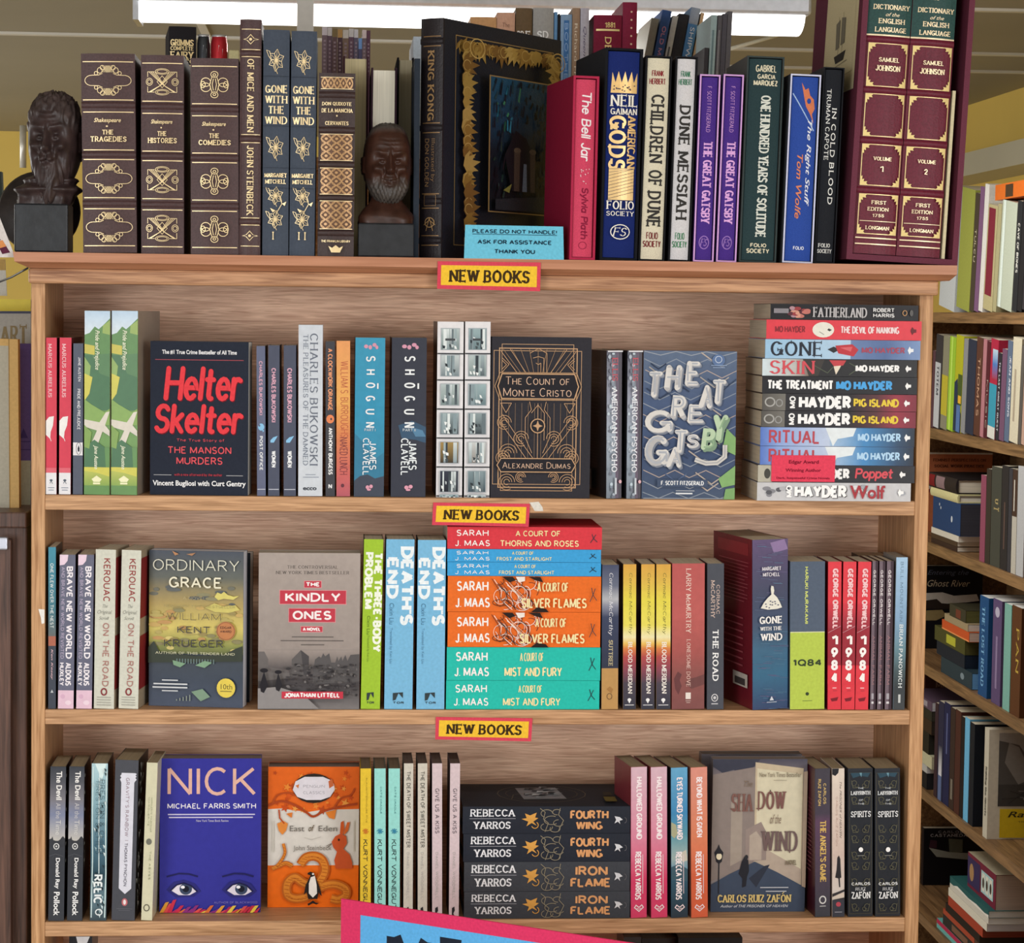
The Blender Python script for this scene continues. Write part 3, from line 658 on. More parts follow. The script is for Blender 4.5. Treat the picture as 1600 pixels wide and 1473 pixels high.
for i in range(150):
    u, v = .285+.47*rn.random(), .235+.53*rn.random(); c = rn.choice(['2f7a94', '3f7f5c', '18222c', '25404a', '14181f', '1b2f3c', '2b5d49'] if v < .5 and u < .55 else ['18222c', '14181f', '1b2b34', '22352f', '10141a', '2a3a3c']); a = .3+rn.random()*1.2; l = .03+.07*rn.random()
    l *= .7; u2, v2 = min(.77, u+.5*l*math.cos(a)), max(.224, v-l*math.sin(a))
    pic.append(('P', c, [(u, v), (u2, v2), (min(.774, u2+.01), v2+.006), (min(.774, u+.014), min(.785, v+.005))]))
pic += [('P', '12161c', [(.36, .55), (.45, .44), (.54, .47), (.62, .56), (.6, .7), (.42, .7)]), ('P', '4a4036', [(.44, .53), (.49, .53), (.485, .70), (.44, .70)]), ('P', '4a4036', [(.575, .53), (.62, .53), (.62, .70), (.58, .70)]), ('E', .465, .525, .03, .012, '5b5040'), ('E', .597, .525, .03, .012, '5b5040'), ('P', '6b7f8c', [(.52, .58), (.545, .58), (.55, .70), (.51, .70)]), ('P', '252a2e', [(.285, .74), (.765, .71), (.77, .785), (.285, .785)]), ('P', '7d7a3c', [(.35, .70), (.42, .67), (.40, .71)])]
kk = book('hardcover_book', 'large black hardback with gold leaf border and dark jungle picture, turned at an angle', w_, h_, d_, '231d20', kind='hb', finish='leather', spine=it, front=leafborder()+pic, sides='20232d', bulge=.003, page='c9b98c', bands=bands_of(h_, (.095, .455, .76, .925)))
pL, pR = at(661, 200, -.02), at(690, 200, -.02); a = math.radians(-36.5)
kk.location = Vector(((pL.x+pR.x)/2, .014, TOPZ+.0003)); kk.rotation_euler = (0, 0, a)
# ---------------------------------------------------------------- slipcased row
bk = cased('crimson clothbound book with white brush script, inside the crimson slipcase', 'crimson slipcase around a book with white brush script', (895, 938, 889, 930, 119), 'd24a66', '8e1f3a', 'b02c4c', rz=7.7, Yf=-.029, d=.152, t=.003, finish='cloth', page='e6dcc6',
    spine=[T('The Bell Jar', .3, .07, .8, .46, 'f6eef0', 'd', 'hand'), T('Sylvia Plath', .3, .61, .75, .90, '8b2440', 'd', 'hand'), ('O', .5, .935, .2, .02, '8b2440', .0006)]+[('E', .3+.45*random.random(), .5+.09*random.random(), .02, .003, 'f2dfe2') for _ in range(14)])
FS = lambda v, c: [('O', .5, v, .3, .035, c, .0012), T('FS', .3, v-.02, .7, v+.02, c, 'h', 'ital')]
crown = [(.1, .2), (.14, .10), (.24, .15), (.33, .095), (.43, .15), (.54, .095), (.63, .15), (.75, .095), (.83, .15), (.94, .1), (.94, .2)]
it = [('P', '*e6bd78', crown)]+[('E', .16+.7*random.random(), .16+.035*random.random(), .02, .003, '23305e') for _ in range(16)]+[T('NEIL', .1, .21, .97, .265, 'f4efe4', 'h', 'serif'), T('GAIMAN', .1, .275, .95, .305, 'f4efe4', 'h', 'serif'), T('GODS', .08, .31, .6, .575, '*ecc98a', 'd', 'slabb'), T('AMERICAN', .66, .31, .92, .565, '*d6ae6c', 'd', 'slab'), ('R', .1, .565, .9, .72, '*e2bf82')]
it += [('L', '3a3a5c', .0004, [(.1, .57+i*.016), (.9, .565+i*.016-.03 if i > 1 else .567)]) for i in range(10)]+[T('FOLIO', .06, .725, .93, .765, 'f4efe4', 'h', 'serif'), T('SOCIETY', .06, .775, .93, .797, 'f4efe4', 'h', 'serif')]+FS(.875, 'f4efe4')
cased('navy blue book with gold crown on its spine, inside the tall dark slipcase', 'tall near-black slipcase around the navy book with gold crown', (945, 1007.5, 937, 995.5, 76), '1f2d6b', '2a2d33', '17181d', rz=7, d=.172, t=.003, finish='cloth', spine=it)
def dune(a, b, c1, c2):
    return [T('FRANK', .2, .06, .75, .09, c1, 'h', 'bold'), T('HERBERT', .1, .1, .85, .13, c1, 'h', 'bold')]+[T(t, .22, v0, .82, v1, '3c3a38', 'd', 'slabb') for t, v0, v1 in b]+[T('FOLIO', .22, .865, .75, .9, c2, 'h', 'bold'), T('SOCIETY', .08, .908, .9, .94, c2, 'h', 'bold')]
cased('cream book with heavy dark block letters, inside a thin black slipcase', 'thin black slipcase around the cream block-lettered book', (1008, 1052, 998, 1037.5, 88), 'ddd5bc', '26262a', '1c1c1f', t=.0016, finish='cloth', spine=dune(0, [('CHILDREN', .18, .52), ('OF', .555, .635), ('DUNE', .66, .84)], '8c2f36', '7c2c33'))
cased('pale grey book with heavy dark block letters, inside a thin black slipcase', 'thin black slipcase around the pale grey block-lettered book', (1055, 1092, 1044, 1078, 89), 'd6d4d6', '26262a', '1c1c1f', t=.0016, finish='cloth', spine=dune(0, [('DUNE', .23, .43), ('MESSIAH', .46, .80)], '3d7a5c', '4a8a64'))
def gat(): return [T('F. SCOTT FITZGERALD', .36, .05, .62, .3, 'd9a6dd', 'd', 'deco'), T('THE GREAT GATSBY', .26, .35, .8, .80, 'e3aee6', 'd', 'slab')]+FS(.905, '9c77c0')
PUR = dict(t=.002, finish='cloth', spine=gat())
cased('purple book with lilac title inside its slipcase, next to the pale grey book', 'lilac-rimmed purple slipcase beside the pale grey block-lettered book', (1093.5, 1126.5, 1082, 1115.5, 117), '4d3388', '6a4a92', 'd6a6dd', **PUR)
cased('purple book with lilac title inside its slipcase, next to the dark green book', 'lilac-rimmed purple slipcase beside the dark green book', (1130.5, 1163, 1118, 1151, 117), '4d3388', '6a4a92', 'd6a6dd', **PUR)
cased('dark green-grey book with long white title, inside a grey slipcase', 'grey slipcase around the dark green-grey book', (1166.5, 1227.5, 1155, 1212, 89), '2f4245', '50504e', '3a4444', t=.002, finish='cloth', spine=[T('GABRIEL', .2, .03, .85, .065, 'e0d8bc', 'h', 'bold'), T('GARCIA', .26, .075, .82, .1, 'e0d8bc', 'h', 'bold'), T('MARQUEZ', .15, .105, .9, .135, 'e0d8bc', 'h', 'bold'), T('ONE HUNDRED YEARS OF SOLITUDE', .4, .18, .7, .885, 'dfe2d8', 'd', 'slab'), T('FOLIO', .25, .915, .75, .935, 'e0d8bc', 'h', 'bold'), T('SOCIETY', .14, .942, .85, .965, 'e0d8bc', 'h', 'bold')])
cased('royal blue book with orange flame figure, inside the white-rimmed slipcase', 'white-rimmed blue slipcase around the book with orange flame', (1234.5, 1284.5, 1222, 1269.5, 117), '3350a2', '55585e', 'd3d6f0', t=.002, finish='cloth', spine=[('P', 'd9805c', [(.35, .03), (.5, .07), (.62, .06), (.7, .1), (.85, .12), (.9, .17), (.8, .2), (.88, .25), (.72, .2), (.55, .16), (.45, .1)]), ('L', 'a9c4ea', .0014, [(.04, .09), (.9, .29)]), ('E', .66, .13, .08, .015, '3350a2'), T('The Right Stuff', .6, .23, .83, .70, 'e8ecf8', 'd', 'bi'), T('Tom Wolfe', .3, .42, .52, .77, 'e08a64', 'd', 'bi'), T('FOLIO', .3, .92, .72, .94, 'dfe4f4', 'h', 'bold')])
cased('black book with white slab lettering, inside a black slipcase', 'plain black slipcase beside the huge maroon slipcase', (1287, 1320.5, 1271, 1304.5, 106), '26282d', '1a1b20', '1d1e22', t=.0016, finish='cloth', spine=[T('TRUMAN CAPOTE', .16, .1, .4, .47, 'e8e8e4', 'd', 'slab'), T('IN COLD BLOOD', .5, .2, .78, .70, 'eeeeea', 'd', 'slabb'), T('FOLIO', .1, .905, .8, .925, 'd8d8d4', 'h', 'slab'), T('SOCIETY', .06, .935, .9, .955, 'd8d8d4', 'h', 'slab')])
# huge maroon slipcase with two volumes
def corner(u0, v0, u1, v1):
    o = [('L', '*e8cd92', .0011, [(u0, v0), (u1, v0), (u1, v1), (u0, v1)], True)]
    for u, s in ((u0, 1), (u1, -1)):
        for v, t in ((v0, 1), (v1, -1)):
            o.append(('P', '*e9d08a', [(u, v), (u+s*.17, v), (u+s*.13, v+t*.006), (u+s*.15, v+t*.012), (u+s*.07, v+t*.011), (u+s*.08, v+t*.02), (u+s*.035, v+t*.018), (u+s*.04, v+t*.03), (u+s*.015, v+t*.028), (u, v+t*.036)]))
    return o
def dic(n):
    G_ = '*f0dcb4'; V = lambda y: (y+88)/501.
    it = [('R', .0, V(-60), 1, V(52), '234a46'), ('R', 0, V(52), 1, V(54.5), G_), T('DICTIONARY', .12, V(3), .95, V(11), G_, 'h', 'slab'), T('of the', .4, V(16), .72, V(22), G_, 'h', 'ii'), T('ENGLISH', .25, V(26), .85, V(34), G_, 'h', 'slab'), T('LANGUAGE', .18, V(40), .9, V(48), G_, 'h', 'slab'), T('A', .46, V(-22), .56, V(-10), G_, 'h', 'slab')]
    for a, b in ((67, 137), (150, 219), (233, 300), (315, 380)): it += corner(.07, V(a), .95, V(b))
    it += [T('SAMUEL', .3, V(90), .77, V(97), G_, 'h', 'slab'), T('JOHNSON', .24, V(103), .8, V(112), G_, 'h', 'slab'), T('VOLUME', .32, V(253), .74, V(259), G_, 'h', 'slab'), T(n, .48, V(268), .56, V(277), G_, 'h', 'slab'), T('FIRST', .34, V(325), .68, V(331), G_, 'h', 'slab'), T('EDITION', .26, V(336), .74, V(342), G_, 'h', 'slab'), T('1755', .38, V(347), .64, V(352), G_, 'h', 'slab'), ('R', .1, V(358.5), .93, V(359.5), G_), T('LONGMAN', .24, V(367), .78, V(373), G_, 'h', 'slab'), ('R', .03, V(386), .97, V(388), G_), ('R', .03, V(396), .97, V(398), G_)]
    return it
Yd = -.02; xa, xb = at(1323, 411, Yd).x, at(1495, 413, Yd).x; ta, tb = at(1346, 0, Yd), at(1527, 0, Yd)
dw = .5*((xb-xa)+(tb.x-ta.x)); dti = math.atan2((ta.x+tb.x)/2-(xa+xb)/2, ta.z-TOPZ); dh = .405; dro = (0, dti, math.radians(2.5)); dlo = Vector(((xa+xb)/2, Yd, TOPZ+abs(math.sin(dti))*dw/2))
lab = [('P', 'cdbf98', [(.28, .0), (.94, .0), (.92, .46), (.26, .47)]), ('L', '8d8468', .0006, [(.36, .13), (.88, .10), (.87, .40), (.36, .42)], False), ('P', '3c3833', [(.48, .335), (.72, .325), (.68, .355), (.52, .36)]), ('L', '4a453d', .0009, [(.56, .335), (.55, .21)]), ('L', '4a453d', .0009, [(.64, .33), (.64, .20)]), ('P', '7a7362', [(.5, .23), (.58, .22), (.58, .31), (.51, .315)]), ('P', '7a7362', [(.61, .215), (.69, .22), (.69, .30), (.61, .305)]), ('L', '5b5548', .0006, [(.44, .375), (.76, .36)])]
slipcase('huge maroon slipcase holding two tall gilt volumes', dw, dh, .255, '63303f', '6e3a49', dlo, dro, 'cloth', t=.0075, side=lab)
mw = Matrix.LocRotScale(dlo, __import__('mathutils').Euler(dro), None)
vw = (dw-.015)*.435
for i, (n, lb_) in enumerate((('1', 'tall maroon and green gilt volume in the huge slipcase, nearer the black book'), ('2', 'tall maroon and green gilt volume in the huge slipcase, nearer the far wall'))):
    vh = dh-.018; b_ = book('hardcover_book', lb_, vw, vh, .24, '6b1d31', kind='hb', finish='leather', spine=dic(n), bulge=.004, page='ded2b6', bands=bands_of(vh, ((60+88)/501, (143+88)/501, (226+88)/501, (308+88)/501)))
    b_.location = mw @ Vector((-dw/2+.0085+vw*(i+.5)+i*.001, .006, .0085)); b_.rotation_euler = dro
q = MB(); q.box(0, .004, 0, .2, 0, .215, 'd8cca8', 'paper'); q = q.build('folded_leaflet'); q.location = mw @ Vector((-dw/2+.0095+2*vw+.003, .006, .008)); q.rotation_euler = dro; tag(q, 'cream leaflet tucked between gilt volume and slipcase wall', 'leaflet')
# blue tent card
tc = [T('PLEASE DO NOT HANDLE!', .075, .12, .935, .24, '1c3344', 'h', 'bold'), ('R', .075, .262, .935, .278, '1c3344'), T('ASK FOR ASSISTANCE', .13, .43, .88, .56, '1c3344', 'h', 'bold'), T('THANK YOU', .3, .71, .71, .84, '1c3344', 'h', 'bold')]
t_ = card('notice_card', 'light blue notice card standing before the angled black book', 'notice', [(727, 351), (880, 354), (881, 406), (725, 403.6)], -.0332, '6fc3de', tc, t=.0008)
def lay(items):          # items drawn in the lying view (x to the right, y down) -> spine fractions
    o = []
    f = lambda p: (1-p[1], p[0])
    for it in items:
        k = it[0]
        if k == 'T': o.append(('T', it[1], 1-it[5], it[2], 1-it[3], it[4], it[6], 'd' if it[7] == 'h' else 'h', it[8]))
        elif k == 'R': o.append(('R', 1-it[4], it[1], 1-it[2], it[3], it[5])+tuple(it[6:]))
        elif k == 'G': o.append(('G', 1-it[4], it[1], 1-it[2], it[3], it[5]))
        elif k == 'E': o.append(('E', 1-it[2], it[1], it[4], it[3], it[5]))
        elif k == 'O': o.append(('O', 1-it[2], it[1], it[4], it[3], it[5], it[6])+((it[7]-90, it[8]-90) if len(it) > 7 else ()))
        elif k == 'P': o.append(('P', it[1], [f(p) for p in it[2]]))
        elif k == 'L': o.append(('L', it[1], it[2], [f(p) for p in it[3]])+tuple(it[4:]))
    return o
# ================================================================ second row: first shelf
R2 = 2
def stat(v, c): return [('E', .5, v, .14, .007, c), ('P', c, [(.5, v), (.36, v+.02), (.42, v+.02), (.5, v+.008), (.6, v+.022), (.66, v+.022)])]
RED = 'd9465a'
it = [T('MARCUS AURELIUS', .22, .04, .55, .38, 'f1c8cc', 'd', 'slab'), ('P', 'f2f0ee', [(.0, .53), (.3, .505), (.75, .5), (.66, .56), (.45, .6), (.4, .645), (.0, .62)]), ('L', 'f2f0ee', .0007, [(.2, .6), (.5, .66)]), ('R', 0, .83, 1, .862, 'e06a78'), ('R', 0, .862, 1, 1, 'e9e8ec')]+stat(.91, '5a6470')+[('R', .2, .955, .8, .96, '8f97a4'), ('R', .25, .97, .75, .975, '8f97a4')]
stand('red paperback with white feather shape, against the oak upright', (71.5, 89, 71.5, 88.5, 528), R2, RED, spine=it, d=.125, sides='6a1f2c')
stand('red paperback with white feather shape, beside the slate paperback with white badge', (93, 112, 92, 110.5, 528), R2, RED, spine=it, d=.125, sides='6a1f2c')
peng = lambda u, v, r, c='2b2e38': [('O', u, v, r, r*.16, c, .0005), ('P', c, [(u-.08, v+.02), (u-.1, v-.002), (u, v-.022), (u+.1, v-.002), (u+.08, v+.02)])]
stand('slim slate grey paperback with white badge, beside the pale green landscape spine', (114.5, 130, 113.5, 129.5, 537), R2, '5a6070', spine=[T('JANE AUSTEN', .5, .09, .78, .25, 'e6e6ea', 'd', 'sans'), T('PRIDE AND PREJUDICE', .42, .30, .74, .57, 'e6e6ea', 'd', 'sans'), ('R', 0, .655, 1, .74, 'e9e7ea')]+peng(.58, .695, .25), d=.125)
def green():
    return [('G', 0, 0, 1, .14, [(0, 'b9d2e8'), (1, 'dbe6ec')]), ('P', '5c8a4c', [(0, .13), (.2, .12), (.4, .085), (.55, .10), (.75, .075), (1, .04), (1, .28), (0, .28)]), ('P', '96b05c', [(.72, .08), (1, .05), (1, .13), (.7, .12)]), ('P', 'c7bc4a', [(0, .18), (.4, .19), (.4, .24), (0, .23)]), ('R', 0, .24, 1, .54, '3f7048'), ('P', '527f50', [(.3, .24), (1, .23), (1, .36), (.6, .34)]),
            ('P', '8fae5e', [(0, .25), (.25, .3), (.2, .36), (0, .36)]), ('P', 'd0c84e', [(0, .34), (.32, .36), (.2, .45), (0, .49)]), ('P', '84a852', [(0, .48), (.3, .51), (.55, .53), (.8, .55), (1, .53), (1, .62), (0, .62)]), ('P', 'd9d2c4', [(0, .59), (.6, .605), (.85, .55), (1, .545), (.82, .62), (1, .65), (1, .68), (.72, .655), (.5, .74), (.25, .73), (.5, .65), (0, .63)]), ('R', 0, .74, 1, .86, '5f8e4e'),
            ('P', '3f7048', [(.05, .74), (.4, .70), (.8, .74), (.85, .85), (0, .85)]), ('P', '7fa24c', [(0, .62), (.3, .66), (.2, .75), (0, .74)]), ('G', 0, .85, 1, .95, [(0, 'c0c254'), (1, '86a646')]), ('P', 'cfc94c', [(0, .85), (1, .85), (1, .9), (.5, .88), (0, .87)]), ('R', 0, .95, 1, 1, '5e8c48'),
            T('Pride and Prejudice', .38, .105, .6, .32, 'eef0d4', 'd', 'bi'), T('Jane Austen', .36, .73, .56, .86, 'eef0d4', 'd', 'bi'), ('P', 'f0eec0', [(.3, .915), (.5, .895), (.7, .915), (.62, .93), (.38, .93)]), ('R', .36, .933, .64, .943, 'f0eec0')]
stand('tall pale green landscape spine beside the slate paperback with white badge', (131.5, 173, 131.5, 171.5, 486), R2, '6d9850', d=.13, rz=-6, spine=green(), sides='9c8f80', page='b5ab98')
stand('tall pale green landscape spine beside the black face-out book with red brush title', (174.5, 216, 173, 215, 486), R2, '6d9850', d=.13, rz=-8, spine=green(), sides='9c8f80', page='b5ab98')
fr = [T('The #1 True Crime Bestseller of All Time', .12, .055, .88, .085, 'f0f0f2', 'h', 'bb'), ('R', .05, .117, .95, .121, 'b3545c')]
for dx, dy, c in ((.006, .006, '7d1f2a'), (0, 0, 'e8444c')): fr += [T('Helter', .15+dx, .16+dy, .94+dx, .385+dy, c, 'h', 'brush'), T('Skelter', .05+dx, .405+dy, .95+dx, .60+dy, c, 'h', 'brush')]
fr += [T('The True Story of', .27, .632, .76, .655, 'c8505c', 'h', 'sans'), T('THE MANSON', .18, .683, .83, .73, 'e05a62', 'h', 'sans'), T('MURDERS', .27, .752, .74, .80, 'e05a62', 'h', 'sans'), ('R', .04, .868, .22, .872, 'b0b0b4'), ('R', .78, .868, .95, .872, 'b0b0b4'), T('with a new afterword by the author', .25, .857, .74, .88, 'a83c48', 'h', 'sans'), T('Vincent Bugliosi with Curt Gentry', .03, .905, .98, .95, 'f2f2f4', 'h', 'bb')]
face_out('black face-out book with huge red brush-lettered title', (234, 389, 233, 387.5, 534), R2, .036, '2a2f3c', rz=-5, front=fr, page='ece8e0', finish='matte')
DG = '505567'
def buk(t, v): return [T('CHARLES BUKOWSKI', .28, v, .68, v+.36, 'dba8bc', 'd', 'bold'), T(t, .3, .70 if t == 'WOMEN' else .60, .68, .81 if t == 'WOMEN' else .83, 'eef0f2', 'd', 'bold'), ('R', .05, .954, .95, .959, 'c8ccd8')]
stand('slim slate paperback with pale blue dot, beside the face-out book with red brush title', (400, 415, 402, 415, 541), R2, '666c85', d=.13, spine=buk('POST OFFICE', .1)+[('E', .5, .54, .36, .024, '8cc4ea'), ('E', .3, .53, .1, .008, '666c85'), ('P', '8cc4ea', [(.6, .55), (.85, .565), (.7, .575)])], sides='2a2c38')
bird = [('P', '8cc4ea', [(.2, .63), (.45, .61), (.85, .6), (.65, .625), (.5, .645), (.2, .645)])]
stand('slate paperback with small blue bird, beside the slim slate one', (418.5, 437.5, 419, 436.5, 540), R2, DG, d=.13, spine=buk('WOMEN', .15)+bird, sides='1f2129', group='slate paperbacks with blue birds')
stand('slate paperback with small blue bird, beside the tall silvery white book', (443, 463, 443, 462.5, 540), R2, DG, d=.13, spine=buk('WOMEN', .15)+bird, sides='1f2129', group='slate paperbacks with blue birds')
stand('tall silvery white paperback with two grey title lines', (466.5, 504.5, 465.5, 504, 508), R2, 'd0d6de', d=.135, spine=[T('CHARLES BUKOWSKI', .48, .05, .8, .82, '6d7482', 'd', 'serif'), T('THE PLEASURES OF THE DAMNED', .2, .055, .4, .82, '7c8492', 'd', 'serif'), ('R', .3, .872, .72, .876, '9098a6'), ('R', .2, .887, .85, .891, '9098a6'), T('ecco', .2, .948, .76, .965, '303640', 'h', 'bb')])
stand('charcoal paperback with orange dot in mid spine, beside the orange one', (508.5, 523.5, 508.5, 523.5, 534), R2, '46464c', d=.125, spine=[T('A CLOCKWORK ORANGE', .25, .045, .75, .445, 'e59a72', 'd', 'bold'), ('E', .5, .5, .42, .028, 'ea8a5c'), ('E', .6, .5, .1, .008, '46464c'), T('ANTHONY BURGESS', .3, .555, .75, .86, 'eeeeee', 'd', 'bold'), T('N', .3, .92, .7, .95, 'eeeeee', 'h', 'bold')])
stand('orange to pink shaded paperback with thin scratchy title, beside the blue-topped thick one', (525.5, 547.5, 525.5, 547, 533), R2, 'e29a5c', d=.125, spine=[('G', 0, 0, 1, 1, [(0, 'e8a066'), (.4, 'ecb062'), (.6, 'dc8858'), (.85, 'cf6a64'), (1, 'b8606c')]), T('WILLIAM S. BURROUGHS', .3, .13, .86, .62, 'b85c46', 'd', 'thin'), T('NAKED LUNCH', .24, .62, .82, .86, '7a3c44', 'd', 'thin'), ('E', .45, .93, .12, .012, '6a3a44')])
def sho(top, bot, p, sky):
    return sky+[('E', .36, .055, .07, .012, 'd79ab0'), ('E', .5, .06, .06, .014, 'd79ab0'), ('E', .64, .045, .07, .012, 'd79ab0'), ('E', .72, .06, .05, .012, 'd79ab0')]+[T(ch, .36, .115+i*.083, .68, .15+i*.083, 'ecf0f2', 'd', 'sans') for i, ch in enumerate('SHOGUN')]+[('R', .74, .285, .79, .32, 'ecf0f2')]+[T('PART '+p, .33, .57, .7, .588, 'c8d4dc', 'h', 'sans'), T('JAMES', .5, .65, .74, .83, 'e8eef2', 'd', 'sans'), T('CLAVELL', .28, .63, .5, .865, 'e8eef2', 'd', 'sans'), ('E', .45, .94, .06, .012, 'e0a0b4'), ('E', .57, .935, .06, .012, 'e0a0b4'), ('E', .5, .955, .07, .007, 'e0a0b4')]
stand('thick paperback shading from bright blue to charcoal, beside the orange-pink one', (555, 602.5, 553, 599.5, 528), R2, '3f95b6', d=.13, spine=sho(0, 0, 'I', [('G', 0, 0, 1, .9, [(0, '4199ba'), (.5, '3c96ba'), (.8, '3f8fb0'), (1, '4890ac')]), ('P', '3d7f9e', [(0, .6), (.4, .68), (.7, .76), (1, .72), (1, .9), (0, .9)]), ('P', '464c5a', [(0, .9), (.2, .87), (.45, .86), (.7, .885), (1, .87), (1, 1), (0, 1)])]), sides='15171c')
stand('thick charcoal paperback with wide-set white letters, twin of the blue-topped one', (612, 667.5, 610.5, 664.5, 528), R2, '3b3e4a', d=.13, spine=sho(0, 0, 'II', [('P', '3f5a74', [(.2, .55), (.6, .52), (1, .56), (1, .66), (.7, .64), (.3, .63)]), ('P', '5b86a6', [(.55, .56), (.9, .58), (1, .62), (.7, .62)])]), sides='15171c')
def film(seed):
    rn = random.Random(seed); o = []
    tops = [.04, .19, .355, .52, .685, .85]
    for i, v in enumerate(tops+[.985]):
        v1 = min(.998, v+.118); o.append(('R', .12, v-.004, .86, v1+.004, 'aab0b6'))
        a, b = rn.choice([('9db4b8', '6c8288'), ('b7c4c4', '7e9090'), ('8fa0a4', '3c464c'), ('c6cfd0', '7b8a90')]) if i not in (4, 5) else [('a58a54', '40382e'), ('3a3e4c', '23262f')][i-4] if seed == 1 else [('c9cccb', '86807a'), ('7f9298', '40505a')][i-4]
        o.append(('R', .15, v, .83, v1, a, b))
        for _ in range(5):                      # tall pale and dark streaks in each little picture
            u = .16+.55*rn.random(); wd_ = .04+.12*rn.random(); c = rn.choice(['d4dedf', '6c7a80', '3a4248', 'e2eaea', 'a3b4b8', '8a9ca2']); o.append(('R', u, v+.002, min(.825, u+wd_), v1-.002, c, rn.choice(['8c9ca2', '5a666c', c])))
        for _ in range(6):
            u = .18+.5*rn.random(); y = v+.045+.055*rn.random(); c = rn.choice(['eef2f2', '2e363c', 'c6d0d2', '4a5458']); o.append(('P', c, [(u, y), (min(.81, u+.06+.06*rn.random()), y+.004), (min(.81, u+.05+.07*rn.random()), min(v1-.003, y+.02)), (u+.02, min(v1-.003, y+.018))]))
        if i == 0: o.append(('R', .3, v+.055, .68, v+.068, '4a4e52'))
        o.append(('R', 0, v1+.02, 1, v1+.027, '2e3136'))
    return o
stand('tall white spine with strip of framed pictures, beside the thick charcoal paperback', (683.5, 725, 681, 722, 503), R2, 'e6e4e6', d=.13, spine=film(1), sides='1c1c20', group='tall white picture spines')
stand('tall white spine with strip of framed pictures, beside the black and gold face-out book', (726.5, 767, 725, 764.5, 503), R2, 'e6e4e6', d=.13, spine=film(2), sides='1c1c20', group='tall white picture spines')
# black and gold art deco cover
GD = '*c39a72'; W = .0007
fr = [('L', GD, W, [(.1, .045), (.82, .045), (.82, .955), (.1, .955)], True), ('L', GD, W, [(.02, .085), (.9, .085), (.9, .915), (.02, .915)], True), ('L', GD, .0012, [(.075, .07), (.855, .07), (.855, .935), (.075, .935)], True)]
for i in range(12): x = .11+i*.065; fr.append(('L', '*8a7058', .0005, [(x, .41), (x, .75)]))
for i in range(9): x = .11+i*.088; fr.append(('L', '*a88664', .0005, [(x, .075), (.465+(x-.465)*.5, .22)]))
for k in range(3): fr.append(('L', GD, W, [(.38+k*.03, .1+.03*k), (.465, .07+k*.05), (.55-k*.03, .1+.03*k), (.55-k*.03, .22), (.38+k*.03, .22)], False))
for s in (-1, 1):
    X = lambda u: .465+s*(u-.465)
    fr += [('L', GD, W, [(X(.09), .09), (X(.25), .22)]), ('L', GD, W, [(X(.18), .075), (X(.34), .22)]), ('L', GD, W, [(X(.1), .13), (X(.17), .17), (X(.1), .22)]), ('L', GD, W, [(X(.1), .145), (X(.145), .172), (X(.1), .20)]), ('L', GD, W, [(X(.38), .4), (X(.4), .45), (X(.34), .5), (X(.34), .62), (X(.41), .72)])]
    fr += [('L', GD, W, [(X(.09), .41), (X(.2), .41), (X(.145), .47)], True), ('L', GD, W, [(X(.11), .48), (X(.24), .6), (X(.42), .75)]), ('L', GD, W, [(X(.09), .53), (X(.22), .64), (X(.36), .76)])]
    for cu, cv, r in ((.13, .53, .07), (.17, .72, .09), (.12, .75, .07), (.30, .63, .075), (.30, .87, .05), (.16, .9, .08)):
        for q in (1, .65, .35): fr.append(('O', X(cu), cv, r*q, r*q*.62, GD, W, *((0, 300) if s > 0 else (-120, 180))))
fr += [('L', GD, W, [(.465, .41), (.465, .75)]), ('L', GD, W, [(.4, .47), (.465, .42), (.53, .47), (.53, .64)]), ('E', .465, .55, .075, .046, '2b2a2f'), ('O', .465, .55, .07, .043, GD, .0013), ('P', GD, [(.465, .515), (.478, .541), (.515, .55), (.478, .559), (.465, .585), (.452, .559), (.415, .55), (.452, .541)])]
fr += [('P', '2b2a2f', [(.05, .305), (.1, .225), (.83, .225), (.88, .305), (.83, .385), (.1, .385)]), ('L', GD, .0014, [(.06, .305), (.1, .228), (.83, .228), (.87, .305), (.83, .382), (.1, .382)], True), ('L', GD, W, [(.03, .305), (.08, .22), (.85, .22), (.9, .305), (.85, .39), (.08, .39)], True), T('The Count of', .135, .245, .78, .295, 'd8b59c', 'h', 'deco'), T('Monte Cristo', .115, .315, .8, .368, 'd8b59c', 'h', 'deco')]
fr += [('P', '2b2a2f', [(.05, .795), (.09, .75), (.82, .75), (.86, .795), (.82, .84), (.09, .84)]), ('L', GD, .0012, [(.06, .795), (.1, .753), (.81, .753), (.85, .795), (.81, .837), (.1, .837)], True), T('Alexandre Dumas', .115, .775, .8, .815, 'd8b59c', 'h', 'deco')]
face_out('charcoal face-out book with gold art deco linework', (768.5, 925, 766, 921, 527), R2, .03, '35343a', front=fr, finish='matte', name='hardcover_book', kind='hb')
def psy(): 
    rn = random.Random(3); o = [('G', 0, 0, 1, 1, [(0, '585a68'), (.3, '8c90a0'), (.6, '9aa6b4'), (1, '707a86')]), ('R', .6, 0, 1, 1, '5a4a5e'), ('R', .8, 0, 1, 1, '3a323e')]
    for _ in range(40): o.append(('E', .08+.4*rn.random(), rn.random(), .1, .006+.01*rn.random(), rn.choice(['b9c8d2', '7d8896', 'aab4c0', '666b7a'])))
    return o+[('R', 0, 0, 1, .01, 'd6d6da'), T('ELLIS', .3, .05, .66, .205, 'b83c48', 'd', 'slab'), T('AMERICAN PSYCHO', .28, .25, .64, .82, 'e6e8ee', 'd', 'slab'), ('E', .85, .885, .1, .012, 'd7a9b2'), ('R', .5, .86, .62, .97, 'c5ccd4')]
